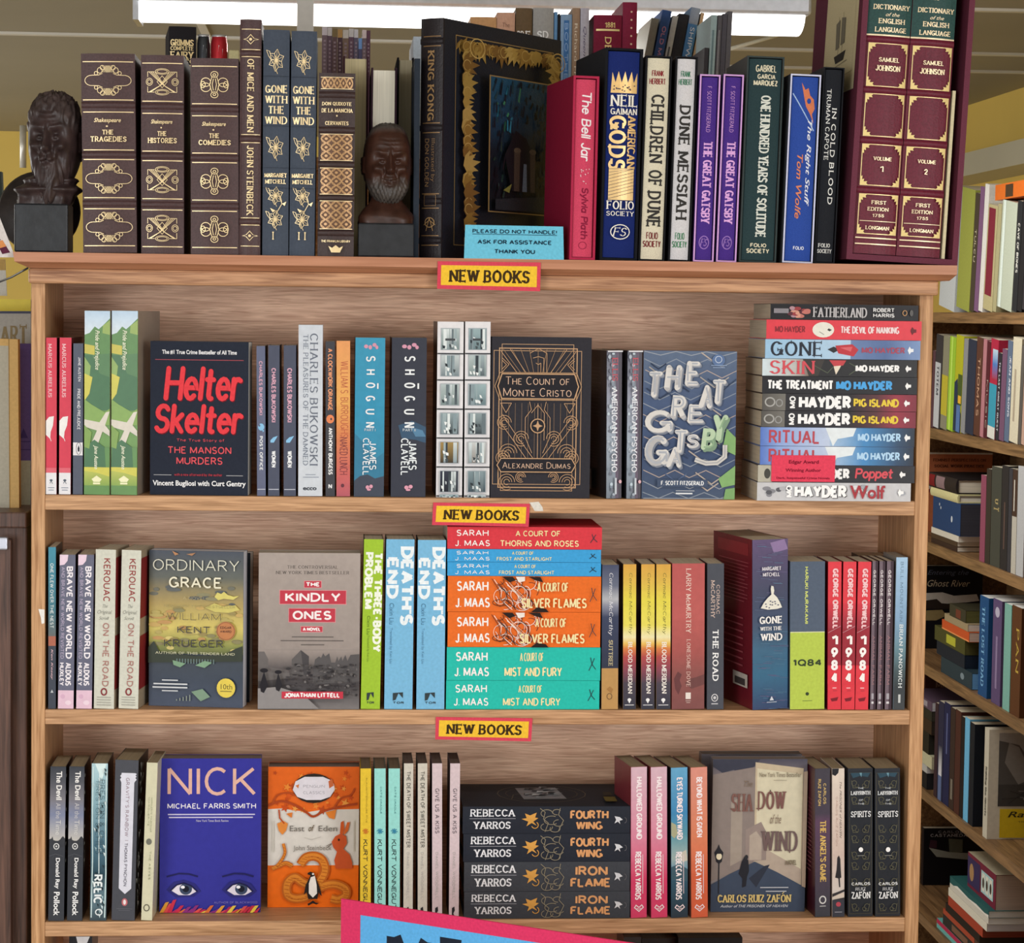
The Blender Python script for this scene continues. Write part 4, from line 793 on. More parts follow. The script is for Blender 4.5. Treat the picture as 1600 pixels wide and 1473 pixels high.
bk_ = [('R', .2+.03*(i % 3), .12+i*.025, .8-.05*(i % 4), .125+i*.025, '4a4a50') for i in range(14)]+[('R', .2, .55+i*.02, .75, .553+i*.02, '4a4a50') for i in range(12)]+[('R', .12, .82, .5, .96, 'a8a49c'), ('R', .16, .85, .46, .93, '55534f')]
stand('grey blotchy spine with red author line, beside the gold art deco cover', (948, 972, 946.5, 971.5, 548), R2, '7a8090', d=.125, rz=9, spine=psy(), back=bk_, sides='232226', group='grey blotchy spines')
stand('grey blotchy spine with red author line, beside the face-out blue cover of tumbling letters', (980.5, 1003.5, 978, 1001.5, 548), R2, '7a8090', d=.125, rz=9, spine=psy(), back=bk_, sides='232226', group='grey blotchy spines')
# blue cover with tumbling letters
rn = random.Random(21); fr = [('G', 0, 0, 1, 1, [(0, '5f6f88'), (.35, '4a5b7c'), (.7, '3e4f70'), (1, '4a5870')])]
for i in range(15):
    y = -.02+i*.075; pts = []
    for j in range(7): pts.append((max(0, min(1, j/6+.02*rn.random())), max(.004, min(.996, y+(.05 if j % 2 else 0)))))
    fr.append(('L', rn.choice(['8e97a4', 'b5a49c', '9aa0aa']), .0011, pts))
for _ in range(26):
    u, v = rn.random()*.8, rn.random()*.92; s = .08+.12*rn.random(); c = rn.choice(['34435f', '3d4c6c', 'a8a29e', '2d3a54', '56688a', 'b9aca2'])
    fr.append(('L', c, .0016, [(u, v), (u+s, v+s*.45), (min(1, u+2*s), max(.003, v))][:2 if rn.random() < .4 else 3]))
fr += [('P', '86b070', [(.9, .52), (1, .58), (1, .70), (.86, .66)]), ('P', '86b070', [(.82, .86), (1, .77), (1, .9), (.86, .92)]), ('P', '7fa96c', [(.9, .93), (1, .92), (1, 1), (.88, 1)]), ('E', .8, .06, .07, .04, '5d76a0'), ('O', .8, .055, .035, .022, 'c9d4e2', .0008), ('R', .72, .092, .89, .097, '8fa4c4'), ('R', .74, .107, .87, .112, '8fa4c4')]
def tumble(tx, u0, v0, u1, v1, sk):
    o = []
    for dx, dy, c in ((.022, .016, '79808e'), (.014, .01, '9298a4'), (.006, .005, 'b8b6b6'), (0, 0, 'd9d6d2')): o.append(T(tx, u0+dx, v0+dy, u1+dx, v1+dy, c, 'h', 'brush'))
    o.append(T(tx, u0+.012, v0+.008, u1-.012, v1-.008, 'aeb2ba', 'h', 'thin')); return o
for tx, u0, v0, u1, v1 in (('T', .04, .14, .2, .31), ('H', .23, .1, .4, .26), ('E', .45, .07, .6, .23), ('G', .02, .4, .32, .55), ('R', .3, .3, .46, .45), ('E', .48, .36, .66, .48), ('A', .6, .23, .74, .38), ('T', .72, .19, .88, .35), ('G', .02, .57, .28, .77), ('A', .26, .65, .42, .78), ('T', .32, .53, .48, .68), ('S', .47, .56, .6, .65)): fr += tumble(tx, u0, v0, u1, v1, 0)
for tx, u0, v0, u1, v1 in (('B', .63, .52, .78, .66), ('Y', .74, .43, .9, .6)):
    fr += [T(tx, u0+.02, v0+.015, u1+.02, v1+.015, '7f9a80', 'h', 'brush'), T(tx, u0, v0, u1, v1, 'b9cfae', 'h', 'brush'), T(tx, u0+.015, v0+.01, u1-.015, v1-.01, '8fae8a', 'h', 'thin')]
fr += [('L', 'cfccc8', .006, [(.56, .73), (.68, .755), (.8, .75), (.88, .71), (.88, .63)]), ('L', 'a8a8ac', .0014, [(.56, .73), (.68, .755), (.8, .75), (.88, .71), (.88, .63)]), ('R', .16, .865, .7, .915, '45536c'), T('F. SCOTT FITZGERALD', .2, .875, .66, .905, 'e6e8ea', 'h', 'bold'), ('R', .36, .94, .56, .944, 'c9ccd2'), ('R', .36, .955, .54, .965, 'dfe2e6')]
face_out('blue face-out paperback crowded with grey three-dimensional tumbling letters', (1005, 1152.5, 1002.5, 1147, 548.5), R2, .018, '4a5a78', front=fr)
# pile of mysteries at the end of the shelf
def thumb(c='f0f0f0', x=.955): return [('P', c, [(x-.018, .5), (x-.006, .3), (x+.004, .42), (x+.02, .42), (x+.02, .58), (x+.004, .6), (x-.006, .72)])]
PG = 'a89c88'; z = SH[R2]+.0002; Y2 = -.014
def mh(label, x0, x1, y0, y1, col, its):
    global z
    r, z = lying(label, (x0, x1, y0, y1), Y2, z, col, d=.128, spine=lay(its), page='cabda6', sides=col)
blob = lambda c, x0, y0, x1, y1, n, seed: [('E', x0+(x1-x0)*random.Random(seed+i).random(), y0+(y1-y0)*random.Random(seed*3+i).random(), .015+.015*random.Random(i).random(), .12, c if isinstance(c, str) else c[i % len(c)]) for i in range(n)]
mh('white and grey paperback with black and red lettering, at the bottom of the tall pile', 1183, 1423, 754, 782, 'c9c9cc', blob(['8a8a90', '5a5a60', 'b4b4b8'], .04, .2, .2, .8, 8, 1)+blob(['a8acb4', 'dcdcde'], .6, .2, .95, .8, 10, 9)+[T('MO', .185, .15, .225, .8, 'fbfbfb', 'u', 'bold'), T('HAYDER', .245, .16, .585, .85, '2b2a2c', 'h', 'black'), T('HAYDER', .24, .13, .58, .82, 'fafafa', 'h', 'black'), T('Wolf', .6, .12, .83, .86, 'a8343c', 'h', 'bb')]+thumb('fafafa', .93))
mh('black paperback with scrawled red title, behind the pink notice in the tall pile', 1184, 1429, 727, 753.6, '2f2f34', [('R', 0, 0, .09, 1, 'b8b4a4'), ('E', .06, .5, .02, .3, '45443e'), T('MO HAYDER', .22, .18, .585, .8, 'f2f2f2', 'h', 'black'), T('Poppet', .62, .14, .86, .9, 'd8505a', 'h', 'hand')]+thumb('f0f0f0', .92))
RIT = [('G', 0, 0, .5, 1, [(0, '5878c4'), (.25, '8fa8dc'), (1, 'c8d4e8')]), ('G', .45, 0, 1, 1, [(0, 'a8c4e0'), (.4, '4a8cc4'), (.8, '35506e'), (1, '2c3440')]), ('P', 'e4ecf0', [(.42, 0), (.62, 0), (.6, .45), (.5, .6), (.47, 1), (.45, .6)]), T('RITUAL', .055, .14, .385, .88, 'b84854', 'h', 'sans'), T('MO HAYDER', .63, .28, .91, .72, 'b4d8f4', 'h', 'bold')]+thumb('f2f4f6', .95)
mh('blue and white paperback partly hidden by the pink notice in the tall pile', 1187.5, 1427.5, 697.5, 726, '7890c4', RIT)
mh('blue and white paperback lying on its matching copy in the tall pile', 1188, 1429, 668, 696.5, '7890c4', RIT)
PIG = [('G', 0, 0, .15, 1, [(0, '55524e'), (1, '77746e')]), ('O', .05, .5, .03, .25, 'a9a8a4', .0018), ('O', .11, .55, .02, .2, '9a9a98', .0014), ('G', .57, 0, 1, 1, [(0, '2d2b2e'), (.4, '5a3338'), (.7, '983446'), (1, '7e2e3c')]), T('MO', .175, .14, .215, .86, 'f4f4f4', 'u', 'bold'), T('HAYDER', .235, .1, .575, .88, 'f8f8f8', 'h', 'black'), T('PIG ISLAND', .59, .25, .885, .75, 'e6c93c', 'h', 'black')]+thumb('f4f4f4', .935)
mh('black paperback with yellow title, the lower of two alike in the tall pile', 1189.5, 1431, 642.3, 667, '2d2c30', PIG)
mh('black paperback with yellow title, the upper of two alike in the tall pile', 1191, 1432, 615.5, 641.3, '2d2c30', PIG)
mh('black paperback with white and blue title, middle of the tall pile', 1191, 1433, 588.3, 614.5, '26262a', [T('THE TREATMENT', .03, .22, .46, .78, 'f6f6f6', 'h', 'black'), T('MO HAYDER', .475, .22, .84, .78, '4aa4e4', 'h', 'black')]+thumb('f4f4f4', .94))
mh('dark paperback with large red title on white, above the white and blue titled one', 1191, 1433, 561.3, 587.3, '2a2a2c', [('G', 0, 0, .3, 1, [(0, 'd2e2e8'), (.7, 'bdbcb8'), (1, '7c6a60')]), ('P', '3f3a36', [(.26, 0), (.4, 0), (.36, 1), (.3, 1)]), ('P', 'e8dcc8', [(.45, .15), (.52, .1), (.5, .5), (.475, .9)]), ('P', 'c4444a', [(.43, .05), (.54, .05), (.52, .35), (.46, .4)]), ('L', '58604e', .001, [(.32, .3), (.42, .8), (.46, .4)]), ('L', '58604e', .001, [(.56, .2), (.62, .5), (.56, .9)]), T('SKIN', .05, .1, .335, .88, 'd4505a', 'h', 'serif'), T('MO HAYDER', .6, .3, .885, .72, 'f2f2f2', 'h', 'black')]+thumb('f2f2f2', .94))
mh('pale blue paperback with dark title and red blot, third from tall pile top', 1195.5, 1438, 530.8, 560.3, '8aa6c8', [('G', 0, 0, .55, 1, [(0, '9cc4e2'), (1, 'b4d0e8')]), ('G', .55, 0, 1, 1, [(0, '6c84b0'), (.5, '566e9e'), (1, '7e98c4')]), ('P', '2c2a2e', [(.4, .5), (.44, .35), (.48, .5), (.44, .68)]), ('P', 'c0343e', [(.45, .3), (.56, .22), (.6, .5), (.57, .85), (.47, .7)]), ('P', 'd8646a', [(.48, .4), (.56, .35), (.55, .6)]), T('GONE', .035, .12, .37, .85, '262c38', 'h', 'serif'), T('MO HAYDER', .62, .36, .9, .68, 'a8485e', 'h', 'bold')]+thumb('eef2f6', .935))
mh('bright red paperback with white oval, second from the top of the tall pile', 1197.5, 1440, 500.3, 529.8, 'e0424e', [T('MO HAYDER', .055, .32, .25, .66, '8e2832', 'h', 'bold'), ('E', .365, .5, .07, .4, 'e8e6da'), ('P', '3a3a3a', [(.4, .42), (.42, .5), (.405, .58), (.39, .5)]), ('L', '6a6a60', .0006, [(.34, .6), (.37, .75)]), T('THE DEVIL OF NANKING', .475, .3, .855, .68, 'f2dadb', 'h', 'black')]+thumb('6a1c24', .945))
mh('thin black paperback with flame colours, topmost of the tall pile', 1204, 1435, 475.5, 499.3, '1d1c20', blob(['c4746a', '9a3c40', 'd89a84', 'b08a94', '5c2a34'], .12, .2, .25, .8, 16, 5)+[('R', .02, .3, .12, .6, '8a868c'), T('FATHERLAND', .285, .2, .65, .82, 'b9b6b8', 'h', 'serif'), T('ROBERT', .69, .2, .835, .46, 'd8d8d8', 'h', 'bold'), T('HARRIS', .69, .54, .835, .8, 'd8d8d8', 'h', 'bold'), ('O', .905, .5, .014, .16, 'b98c5c', .001), ('E', .95, .5, .012, .2, '5c5a58')])
card('notice_card', 'pink printed notice stuck on the tall pile of paperbacks', 'notice', [(1206, 711), (1305.5, 711.5), (1304, 753), (1205, 752)], -.0165, 'e44860', [T('Edgar Award', .27, .18, .74, .36, '7c1c30', 'h', 'bb'), T('Winning Author', .22, .5, .78, .66, '8a2236', 'h', 'bb'), T('Dark, Suspenseful Crime Novels', .08, .82, .92, .92, '8a2236', 'h', 'bb')])
# ================================================================ third row: second shelf
R3 = 3
stand('slim dark paperback with teal top and orange band, against the oak upright', (75, 88, 75.5, 87, 855), R3, '444a56', d=.075, spine=[('G', 0, 0, 1, .55, [(0, '4a92aa'), (.7, '4a7c8a'), (1, '6b7070')]), ('R', 0, .55, 1, .61, 'b06a56'), T('ONE FLEW OVER THE NEST', .25, .1, .7, .5, 'dfe6e4', 'd', 'sans'), T('Ken Kesey', .3, .63, .65, .82, 'd8b4bc', 'd', 'bi'), ('P', 'c4c8cc', [(.3, .9), (.5, .88), (.7, .9)])], sides='2a2622')
BN = [T('BRAVE NEW WORLD', .45, .075, .85, .675, 'f4eef4', 'd', 'bold'), T('AND BRAVE NEW WORLD REVISITED', .12, .08, .34, .675, 'b9aec6', 'd', 'sans'), T('ALDOUS', .45, .7, .82, .85, 'f4eef4', 'd', 'bold'), T('HUXLEY', .08, .7, .36, .85, 'f4eef4', 'd', 'bold'), ('P', 'ead2e2', [(0, 0), (.55, 0), (.5, .04), (.3, .065), (0, .07)]), ('R', 0, .88, 1, 1, 'e4c2d4'), ('E', .3, .92, .15, .015, 'd8b0c8'), ('E', .65, .96, .2, .015, 'efd8e4')]
stand('blue-grey paperback with pink ends, beside the slim teal-topped one', (93, 118.5, 90.5, 115, 867), R3, '6a6c80', d=.075, spine=BN, sides='3a3448', group='blue-grey pink-ended paperbacks')
stand('blue-grey paperback with pink ends, beside the first ivory spine', (122, 147.5, 119, 143.5, 867), R3, '6a6c80', d=.075, spine=BN, sides='3a3448', group='blue-grey pink-ended paperbacks')
KE = [T('KEROUAC', .4, .055, .74, .325, '9c4c4a', 'd', 'sans'), T('The', .38, .343, .62, .365, '9a9a92', 'h', 'ii'), T('Original', .12, .38, .85, .41, '9a9a92', 'h', 'ii'), T('Scroll', .2, .42, .7, .44, '9a9a92', 'h', 'ii'), T('ON THE ROAD', .4, .46, .72, .86, 'b08078', 'd', 'sans'), ('O', .5, .893, .13, .02, '8c3c40', .0018)]+[('R', .15, .925+i*.016, .85, .93+i*.016, 'a8a69c') for i in range(4)]
KF = [('R', 0, .05, 1, .43, '8c2e30'), ('R', 0, .54, 1, .88, '8c2e30')]
stand('ivory spine with dull red lettering, beside the blue-grey pink-ended pair', (149.5, 181.5, 146, 178.5, 859), R3, 'd6d6c8', d=.075, rz=-8, spine=KE, front=KF, finish='matte', sides='a89a84', group='ivory spines')
stand('ivory spine with dull red lettering, beside the face-out sunset cover', (190, 221.5, 185, 216, 860), R3, 'd6d6c8', d=.075, rz=-8, spine=KE, front=KF, finish='matte', sides='a89a84', group='ivory spines')
rn = random.Random(8)
fr = [('G', 0, 0, 1, .68, [(0, '3a4250'), (.25, '5c6058'), (.5, 'b09a5a'), (.72, 'd6c468'), (.9, '8a9048'), (1, '4a5238')]), ('G', 0, .66, 1, 1, [(0, '3c444c'), (.5, '3a4454'), (1, '465064')])]
for _ in range(60):
    u, v = rn.random(), .22+.42*rn.random(); c = rn.choice(['c8a860', 'd8c878', '9a8a50', 'c09458', '8a8458', 'b8a860'])
    if v < .34: c = rn.choice(['6a6a5c', '5a5e5c', '8a8460'])
    r = .03+.05*rn.random(); fr.append(('E', min(1-r, max(r, u)), v, r, .012, c))
fr += [('P', 'd8cc6c', [(.70, .29), (.73, .26), (.77, .27), (.8, .255), (.84, .275), (.9, .285), (.96, .28), (.9, .305), (.8, .3), (.74, .31)]), ('P', 'cfc268', [(.6, .36), (.7, .33), (.8, .35), (.92, .34), (.97, .37), (.85, .39), (.7, .385)]), ('P', 'b88050', [(.25, .0), (.32, .02), (.28, .03)]), ('P', 'a87850', [(.4, .02), (.5, .01), (.46, .03)]), ('P', '2e3628', [(0, .62), (.06, .58), (.12, .65), (.3, .66), (.5, .67), (.8, .66), (.92, .62), (1, .6), (1, .7), (0, .72)])]
for i in range(14): fr.append(('R', .3+i*.03, .69, .31+i*.03, .72, '6a8080'))
fr += [('P', '7ca080', [(.26, .70), (.4, .72), (.34, .745), (.27, .73)]), ('P', '7ca080', [(.5, .73), (.6, .70), (.68, .71), (.6, .745)]), ('P', '7c9880', [(.46, .9), (.58, .88), (.66, .93), (.56, .96)])]+[('R', .3+i*.035, .92+.03*abs(i-4)/4, .31+i*.035, .96, '8a9488') for i in range(5)]
fr += [T('ORDINARY', .05, .055, .96, .125, 'e8e6d0', 'h', 'thin'), T('GRACE', .22, .165, .78, .235, 'ece6cc', 'h', 'sans'), T('A NOVEL', .37, .29, .61, .31, 'b8a878', 'h', 'thin'), T('NEW YORK TIMES BESTSELLER', .17, .345, .92, .36, '8a8458', 'h', 'thin'), T('WILLIAM', .2, .395, .77, .44, '4a4438', 'h', 'thin'), T('KENT', .31, .48, .66, .525, '4a4438', 'h', 'sans'), T('KRUEGER', .17, .565, .8, .615, '3c3c34', 'h', 'sans'), T('AUTHOR OF THIS TENDER LAND', .08, .645, .92, .66, 'd8d6b4', 'h', 'slab')]
fr += [('R', .15+.02*i, .825+.02*i, .32+.04*i, .832+.02*i, 'd2d6da') for i in range(1)]+[('R', .06, .848, .42, .857, 'd2d6da'), ('R', .05, .87, .42, .879, 'd2d6da'), ('R', .15, .893, .32, .9, 'd2d6da')]
fr += [('E', .825, .505, .1, .06, 'c07c48'), ('O', .825, .505, .092, .055, '8a5430', .0007), T('EDGAR', .765, .475, .885, .492, '70401e', 'h', 'bold'), T('AWARD', .765, .5, .885, .516, '70401e', 'h', 'bold'), ('E', .83, .87, .098, .062, 'e4cc50'), T('10th', .775, .845, .895, .878, '5a5020', 'h', 'b'), ('R', .77, .888, .89, .894, '8a7c34')]
og = face_out('dark face-out cover with glowing yellow sunset and round gold sticker', (234, 384, 230.5, 379.5, 862), R3, .026, '3a4250', Yf=.012, rz=-9, front=fr, page='e6e8f0')
face_out('dark paperback tucked directly behind the sunset cover', (245, 393, 243, 390, 863.5), R3, .02, '2c3038', Yf=.058, rz=-9, page='e4e0da')
fr = [('G', 0, 0, 1, .63, [(0, 'ab9f98'), (1, '9d928c')]), T('THE CONTROVERSIAL', .28, .08, .78, .1, '5c5450', 'h', 'serif'), T('NEW YORK TIMES BESTSELLER', .17, .115, .89, .135, '5c5450', 'h', 'serif')]
def box_(u0, v0, u1, v1, t, f='black'): return [('R', u0-.006, v0-.004, u1+.006, v1+.004, 'dc9a9c'), ('R', u0, v0, u1, v1, 'c23e4e'), T(t, u0+(u1-u0)*.08, v0+(v1-v0)*.16, u1-(u1-u0)*.08, v1-(v1-v0)*.16, 'f6eeee', 'h', f)]
fr += box_(.45, .18, .615, .22, 'THE')+box_(.21, .24, .86, .325, 'KINDLY', 'bold')+box_(.3, .355, .755, .44, 'ONES', 'bold')+box_(.42, .47, .63, .503, 'A NOVEL')
fr += [('R', .33, .533, .74, .539, '6a625e'), ('R', .22, .557, .84, .563, '6a625e'), ('R', .42, .583, .65, .589, '6a625e')]
fr += [('G', 0, .62, 1, 1, [(0, '9d928c'), (.3, '625c5c'), (.6, '4a4648'), (1, '7c7878')]), ('P', '6c6766', [(0, .63), (.06, .63), (.1, .68), (.1, .73), (.3, .75), (.32, .8), (0, .82)]), ('P', '625e5e', [(.33, .79), (.33, .68), (.42, .62), (.5, .66), (.5, .78)]), ('P', '4c494b', [(.5, .78), (.5, .66), (.42, .62), (.45, .78)]), ('P', '5a5758', [(.54, .78), (.56, .68), (.6, .66), (.62, .67), (.64, .64), (.66, .66), (.7, .64), (.72, .7), (.76, .7), (.78, .66), (.79, .69), (.82, .66), (.83, .69), (.86, .65), (.88, .69), (.91, .65), (1, .645), (1, .82), (.54, .84)])]
rn = random.Random(5)
for _ in range(150):
    u, v = .28+.7*rn.random(), .71+.2*rn.random(); r = .006+.02*rn.random(); fr.append(('E', min(.98-r, u), v, r, .003+.006*rn.random(), rn.choice(['343134', '605c5c', '464244', '3a373a', '747070', '504c4e'])))
fr += [('P', '8e8a8a', [(0, .86), (.2, .85), (.45, .9), (.6, .99), (0, .99)]), ('P', '242228', [(.02, .84), (.06, .75), (.1, .84), (.06, .89), (.03, .88)]), ('P', '29272c', [(.17, .84), (.2, .76), (.24, .84), (.21, .88), (.18, .87)]), ('E', .06, .745, .04, .014, '242228'), ('E', .2, .755, .035, .012, '242228'), ('R', .235, .88, .84, .925, 'c83a4c'), T('JONATHAN LITTELL', .26, .887, .81, .918, 'f6eeee', 'h', 'black')]
face_out('grey-brown face-out cover with ruined town and red title boxes', (405.5, 563.5, 402, 562, 864), R3, .04, 'a89c96', Yf=.004, front=fr, page='c8beae')
TORL = lambda c: [('P', '3a4448', [(.3, .905), (.66, .90), (.66, .935), (.5, .905), (.4, .945), (.3, .95)]), T('TOR', .3, .955, .7, .968, '3a4448', 'h', 'bold')]
stand('lime green paperback with huge white title running down it', (568.5, 599.5, 563.5, 593.5, 843), R3, 'a2c63c', d=.075, spine=[T('THE THREE-BODY', .54, .075, .98, .665, 'f4f8e8', 'd', 'black'), T('PROBLEM', .06, .075, .5, .41, 'f4f8e8', 'd', 'black'), T('Cixin Liu', .24, .45, .4, .56, '5f7c2c', 'd', 'b'), T('Translated by Ken Liu', .24, .565, .38, .72, '7c9838', 'd', 'b')]+TORL(0), sides='1e2418', finish='matte')
DE = [T("DEATH'S", .52, .04, .98, .505, 'eef6fa', 'd', 'black'), T('END', .03, .105, .45, .35, 'eef6fa', 'd', 'black'), T('Cixin Liu', .14, .375, .3, .5, '4a7898', 'd', 'b'), T('Translated by Ken Liu', .14, .52, .26, .73, '5c8cac', 'd', 'b')]+TORL(0)
stand('sky blue paperback with huge white title, beside the lime green one', (603.5, 648, 600, 644.5, 843), R3, '7dbbe0', d=.075, spine=DE, sides='141a22', finish='matte', group='sky blue paperbacks')
stand('sky blue paperback with huge white title, against the pile of bright romances', (653, 697, 650, 694.5, 844), R3, '7dbbe0', d=.075, spine=DE, sides='141a22', finish='matte', group='sky blue paperbacks')
z = SH[R3]+.0002
def maas(label, x0, x1, y0, y1, col, l2, th, extra=(), wd=0, xo=0):
    global z
    a = [T('SARAH', .06+xo, .14, .265+xo, .42, 'f6f2ee', 'h', 'sans'), T('J. MAAS', .05+xo, .6, .275+xo, .88, 'f6f2ee', 'h', 'sans')]+list(extra)
    t0, t1 = th
    a += [T('A COURT OF', t0+.1, .16, t1-.12, .42, 'f0e2a8', 'h', 'sans'), T(l2, t0, .6, t1, .88, 'f4e6ae', 'h', 'sans'), ('L', '30404a', .0009, [(.925, .7), (.945, .5), (.935, .3)]), ('L', '30404a', .0009, [(.96, .32), (.945, .5), (.97, .66)])]
    r, z = lying(label, (x0, x1, y0, y1), .004, z, col, d=.132, spine=lay(a), page='cfc4b0', finish='matte')
maas('turquoise paperback at the bottom of the bright pile', 697, 936.5, 1063, 1112, '2dbfb0', 'MIST AND FURY', (.37, .745))
maas('turquoise paperback second from the bottom of the bright pile', 698, 938, 1011, 1061.5, '2dbfb0', 'MIST AND FURY', (.375, .75))
def swirl(seed):
    rn = random.Random(seed); o = []
    for i in range(26):
        x = .26+.32*rn.random(); y = .12+.75*rn.random(); o.append(('O', x, y, .02+.035*rn.random(), .08+.16*rn.random(), rn.choice(['3a2a28', 'f0e6de', 'e8d0c0', '5a3c34', 'f4ece4']), .0007, rn.random()*360, 400+rn.random()*120))
    for i in range(10):
        x = .28+.2*rn.random(); o.append(('L', rn.choice(['f4e4d8', 'e8b090', '46302c']), .0008, [(x, .05+.2*rn.random()), (x+.05, .4), (x+.02+.1*rn.random(), .65), (x+.12, .93)]))
    o += [('P', '2c2422', [(.35, 0), (.42, 0), (.44, .1), (.4, .16)]), ('P', '2c2422', [(.52, 0), (.6, 0), (.62, .16), (.57, .1)]), ('P', '2c2422', [(.54, 1), (.66, 1), (.64, .9), (.58, .86)]), ('P', 'f0e6de', [(.44, 0), (.5, 0), (.5, .12), (.46, .16)])]
    return o
maas('orange paperback with inky swirls, lower of the two in the bright pile', 699.5, 938, 956, 1009, 'e8712e', 'SILVER FLAMES', (.47, .895), swirl(2))
maas('orange paperback with inky swirls, upper of the two in the bright pile', 699.5, 939, 900, 954.5, 'e8712e', 'SILVER FLAMES', (.48, .905), swirl(2))
maas('slim bright blue paperback resting on the orange swirled one', 699, 939, 878.3, 898.5, '42a2dc', 'FROST AND STARLIGHT', (.335, .695))
maas('slim bright blue paperback right under the red one', 699, 939, 858, 877.8, '42a2dc', 'FROST AND STARLIGHT', (.32, .68))
maas('red paperback on top of the bright pile', 699, 940.5, 823, 857.5, 'd8404a', 'THORNS AND ROSES', (.34, .85))
V = lambda v, c: [('E', .5, v, .14, .012, c), ('P', c, [(.4, v+.005), (.6, v+.005), (.52, v+.022), (.48, v+.022)]), ('R', .15, v+.033, .85, v+.037, c)]
stand('navy paperback with sandy foot, against the pile of bright romances', (940.5, 967.5, 939.5, 965.5, 883), R3, '454a62', d=.075, spine=[('G', 0, 0, 1, .72, [(0, '474e68'), (.2, '6a7084'), (.33, 'b4b6bc'), (.4, '84889a'), (.5, '3e4660'), (1, '33384a')]), ('R', 0, .715, 1, 1, 'bd935a'), T('Cormac McCarthy', .38, .055, .66, .485, 'dcdce2', 'd', 'ital'), T('SUTTREE', .42, .52, .66, .70, 'c9bc94', 'd', 'slab'), ('O', .48, .91, .15, .02, '6a5038', .0008), ('P', 'a87c48', [(.3, .86), (.5, .84), (.7, .86), (.6, .89)])], sides='1c1c24')
BM = [('G', 0, 0, 1, 1, [(0, 'd8a44a'), (.12, 'ddb850'), (.25, 'e4d650'), (.42, 'e8dc62'), (.5, 'efe6b4'), (.545, 'e8c060'), (.58, 'd88048'), (.64, 'b04c4c'), (.72, '8c4856'), (.82, '4e4652'), (1, '3a3c48')]), T('Cormac McCarthy', .42, .06, .7, .48, '6a6a34', 'd', 'ital'), T('BLOOD MERIDIAN', .4, .535, .72, .89, 'f4eee6', 'd', 'slab')]+V(.935, 'f2f2f2')
GB = 'sunrise-striped yellow to charcoal spines'
stand('yellow to charcoal shaded spine, beside the navy paperback with sandy foot', (973.5, 994.5, 973, 993.5, 882), R3, 'd8a44a', d=.075, spine=BM, sides='1a1414', group=GB)
stand('yellow to charcoal shaded spine, between its two matching copies', (1001.5, 1023.5, 1001.5, 1022.5, 882), R3, 'd8a44a', d=.075, spine=BM, sides='1a1414', group=GB)
stand('yellow to charcoal shaded spine, beside the broad brick red one', (1025, 1048.5, 1025, 1047.5, 882), R3, 'd8a44a', d=.075, spine=BM, sides='1a1414', group=GB)
stand('broad brick red spine with faint horse and herd', (1050, 1101.5, 1049.5, 1100.5, 881), R3, 'b85c58', d=.075, spine=[('G', 0, 0, 1, 1, [(0, 'b85a58'), (.35, 'bc605c'), (.6, 'a85854'), (.75, '8e5450'), (1, '80504e')]), ('P', '6a3f40', [(.1, .86), (.06, .79), (.18, .74), (.3, .76), (.24, .8), (.3, .84), (.2, .9)]), ('P', '6f4645', [(.4, .82), (.55, .79), (.75, .78), (1, .76), (1, .83), (.6, .86)]), T('LARRY McMURTRY', .43, .035, .58, .475, 'e8ccc0', 'd', 'serif'), T('LONESOME DOVE', .45, .52, .57, .845, 'dcb8ae', 'd', 'serif'), ('R', .42, .885, .58, .93, 'e8dcd4'), ('R', .42, .94, .58, .944, 'cfb8b0'), ('R', .44, .952, .56, .956, 'cfb8b0')])
stand('charcoal grey spine with white slab title, beside the broad brick red one', (1105, 1131.5, 1104.5, 1130.5, 881), R3, '4c4f58', d=.075, spine=[T('CORMAC', .55, .145, .75, .345, 'd0b8ac', 'd', 'slab'), T('McCARTHY', .22, .115, .46, .37, 'd0b8ac', 'd', 'slab'), T('THE ROAD', .33, .45, .68, .805, 'f2f2f2', 'd', 'slabb'), ('O', .46, .92, .18, .024, 'e0e0e2', .001), ('E', .46, .92, .09, .011, 'c8c8cc'), ('R', .26, .958, .66, .965, 'c8c8cc')])
rn = random.Random(2); bkc = [('R', .12, .03, .9, .10, '8e2a34')]+[('R', .15, .14+i*.021, .9-.08*(i % 3 == 2), .146+i*.021, '9c4a52') for i in range(12)]+[('R', .2, .47+i*.04, .8, .48+i*.04, '9c4a52') for i in range(8)]+[('R', .55, .8, .92, .88, 'c9c0b4'), ('R', .6, .83, .86, .87, '4a4442')]
gw = [('G', 0, 0, 1, 1, [(0, '5c4a72'), (.1, '54486c'), (.3, '424660'), (.5, '40506c'), (.65, '3c6684'), (.8, '356888'), (1, '34446a')]), ('P', '8c74a0', [(.5, .02), (.9, .0), (1, .06), (.6, .08)])]+[('L', rn.choice(['5f6c8c', '56809c', '6a6088']), .0005, [(u, v), (min(1, u+.25), v+.004)]) for u, v in ((rn.random()*.8, rn.random()) for _ in range(70))]
gw += [T('MARGARET', .24, .158, .78, .182, 'd4d0d8', 'h', 'bold'), T('MITCHELL', .26, .192, .74, .216, 'd4d0d8', 'h', 'bold'), ('P', 'e6e4d8', [(.5, .27), (.56, .275), (.58, .3), (.56, .318), (.66, .34), (.74, .37), (.8, .40), (.66, .408), (.4, .41), (.2, .40), (.28, .37), (.4, .34), (.5, .322), (.48, .29)])]+[('E', .32+.4*rn.random(), .36+.04*rn.random(), .025, .004, '6a6a78') for _ in range(10)]
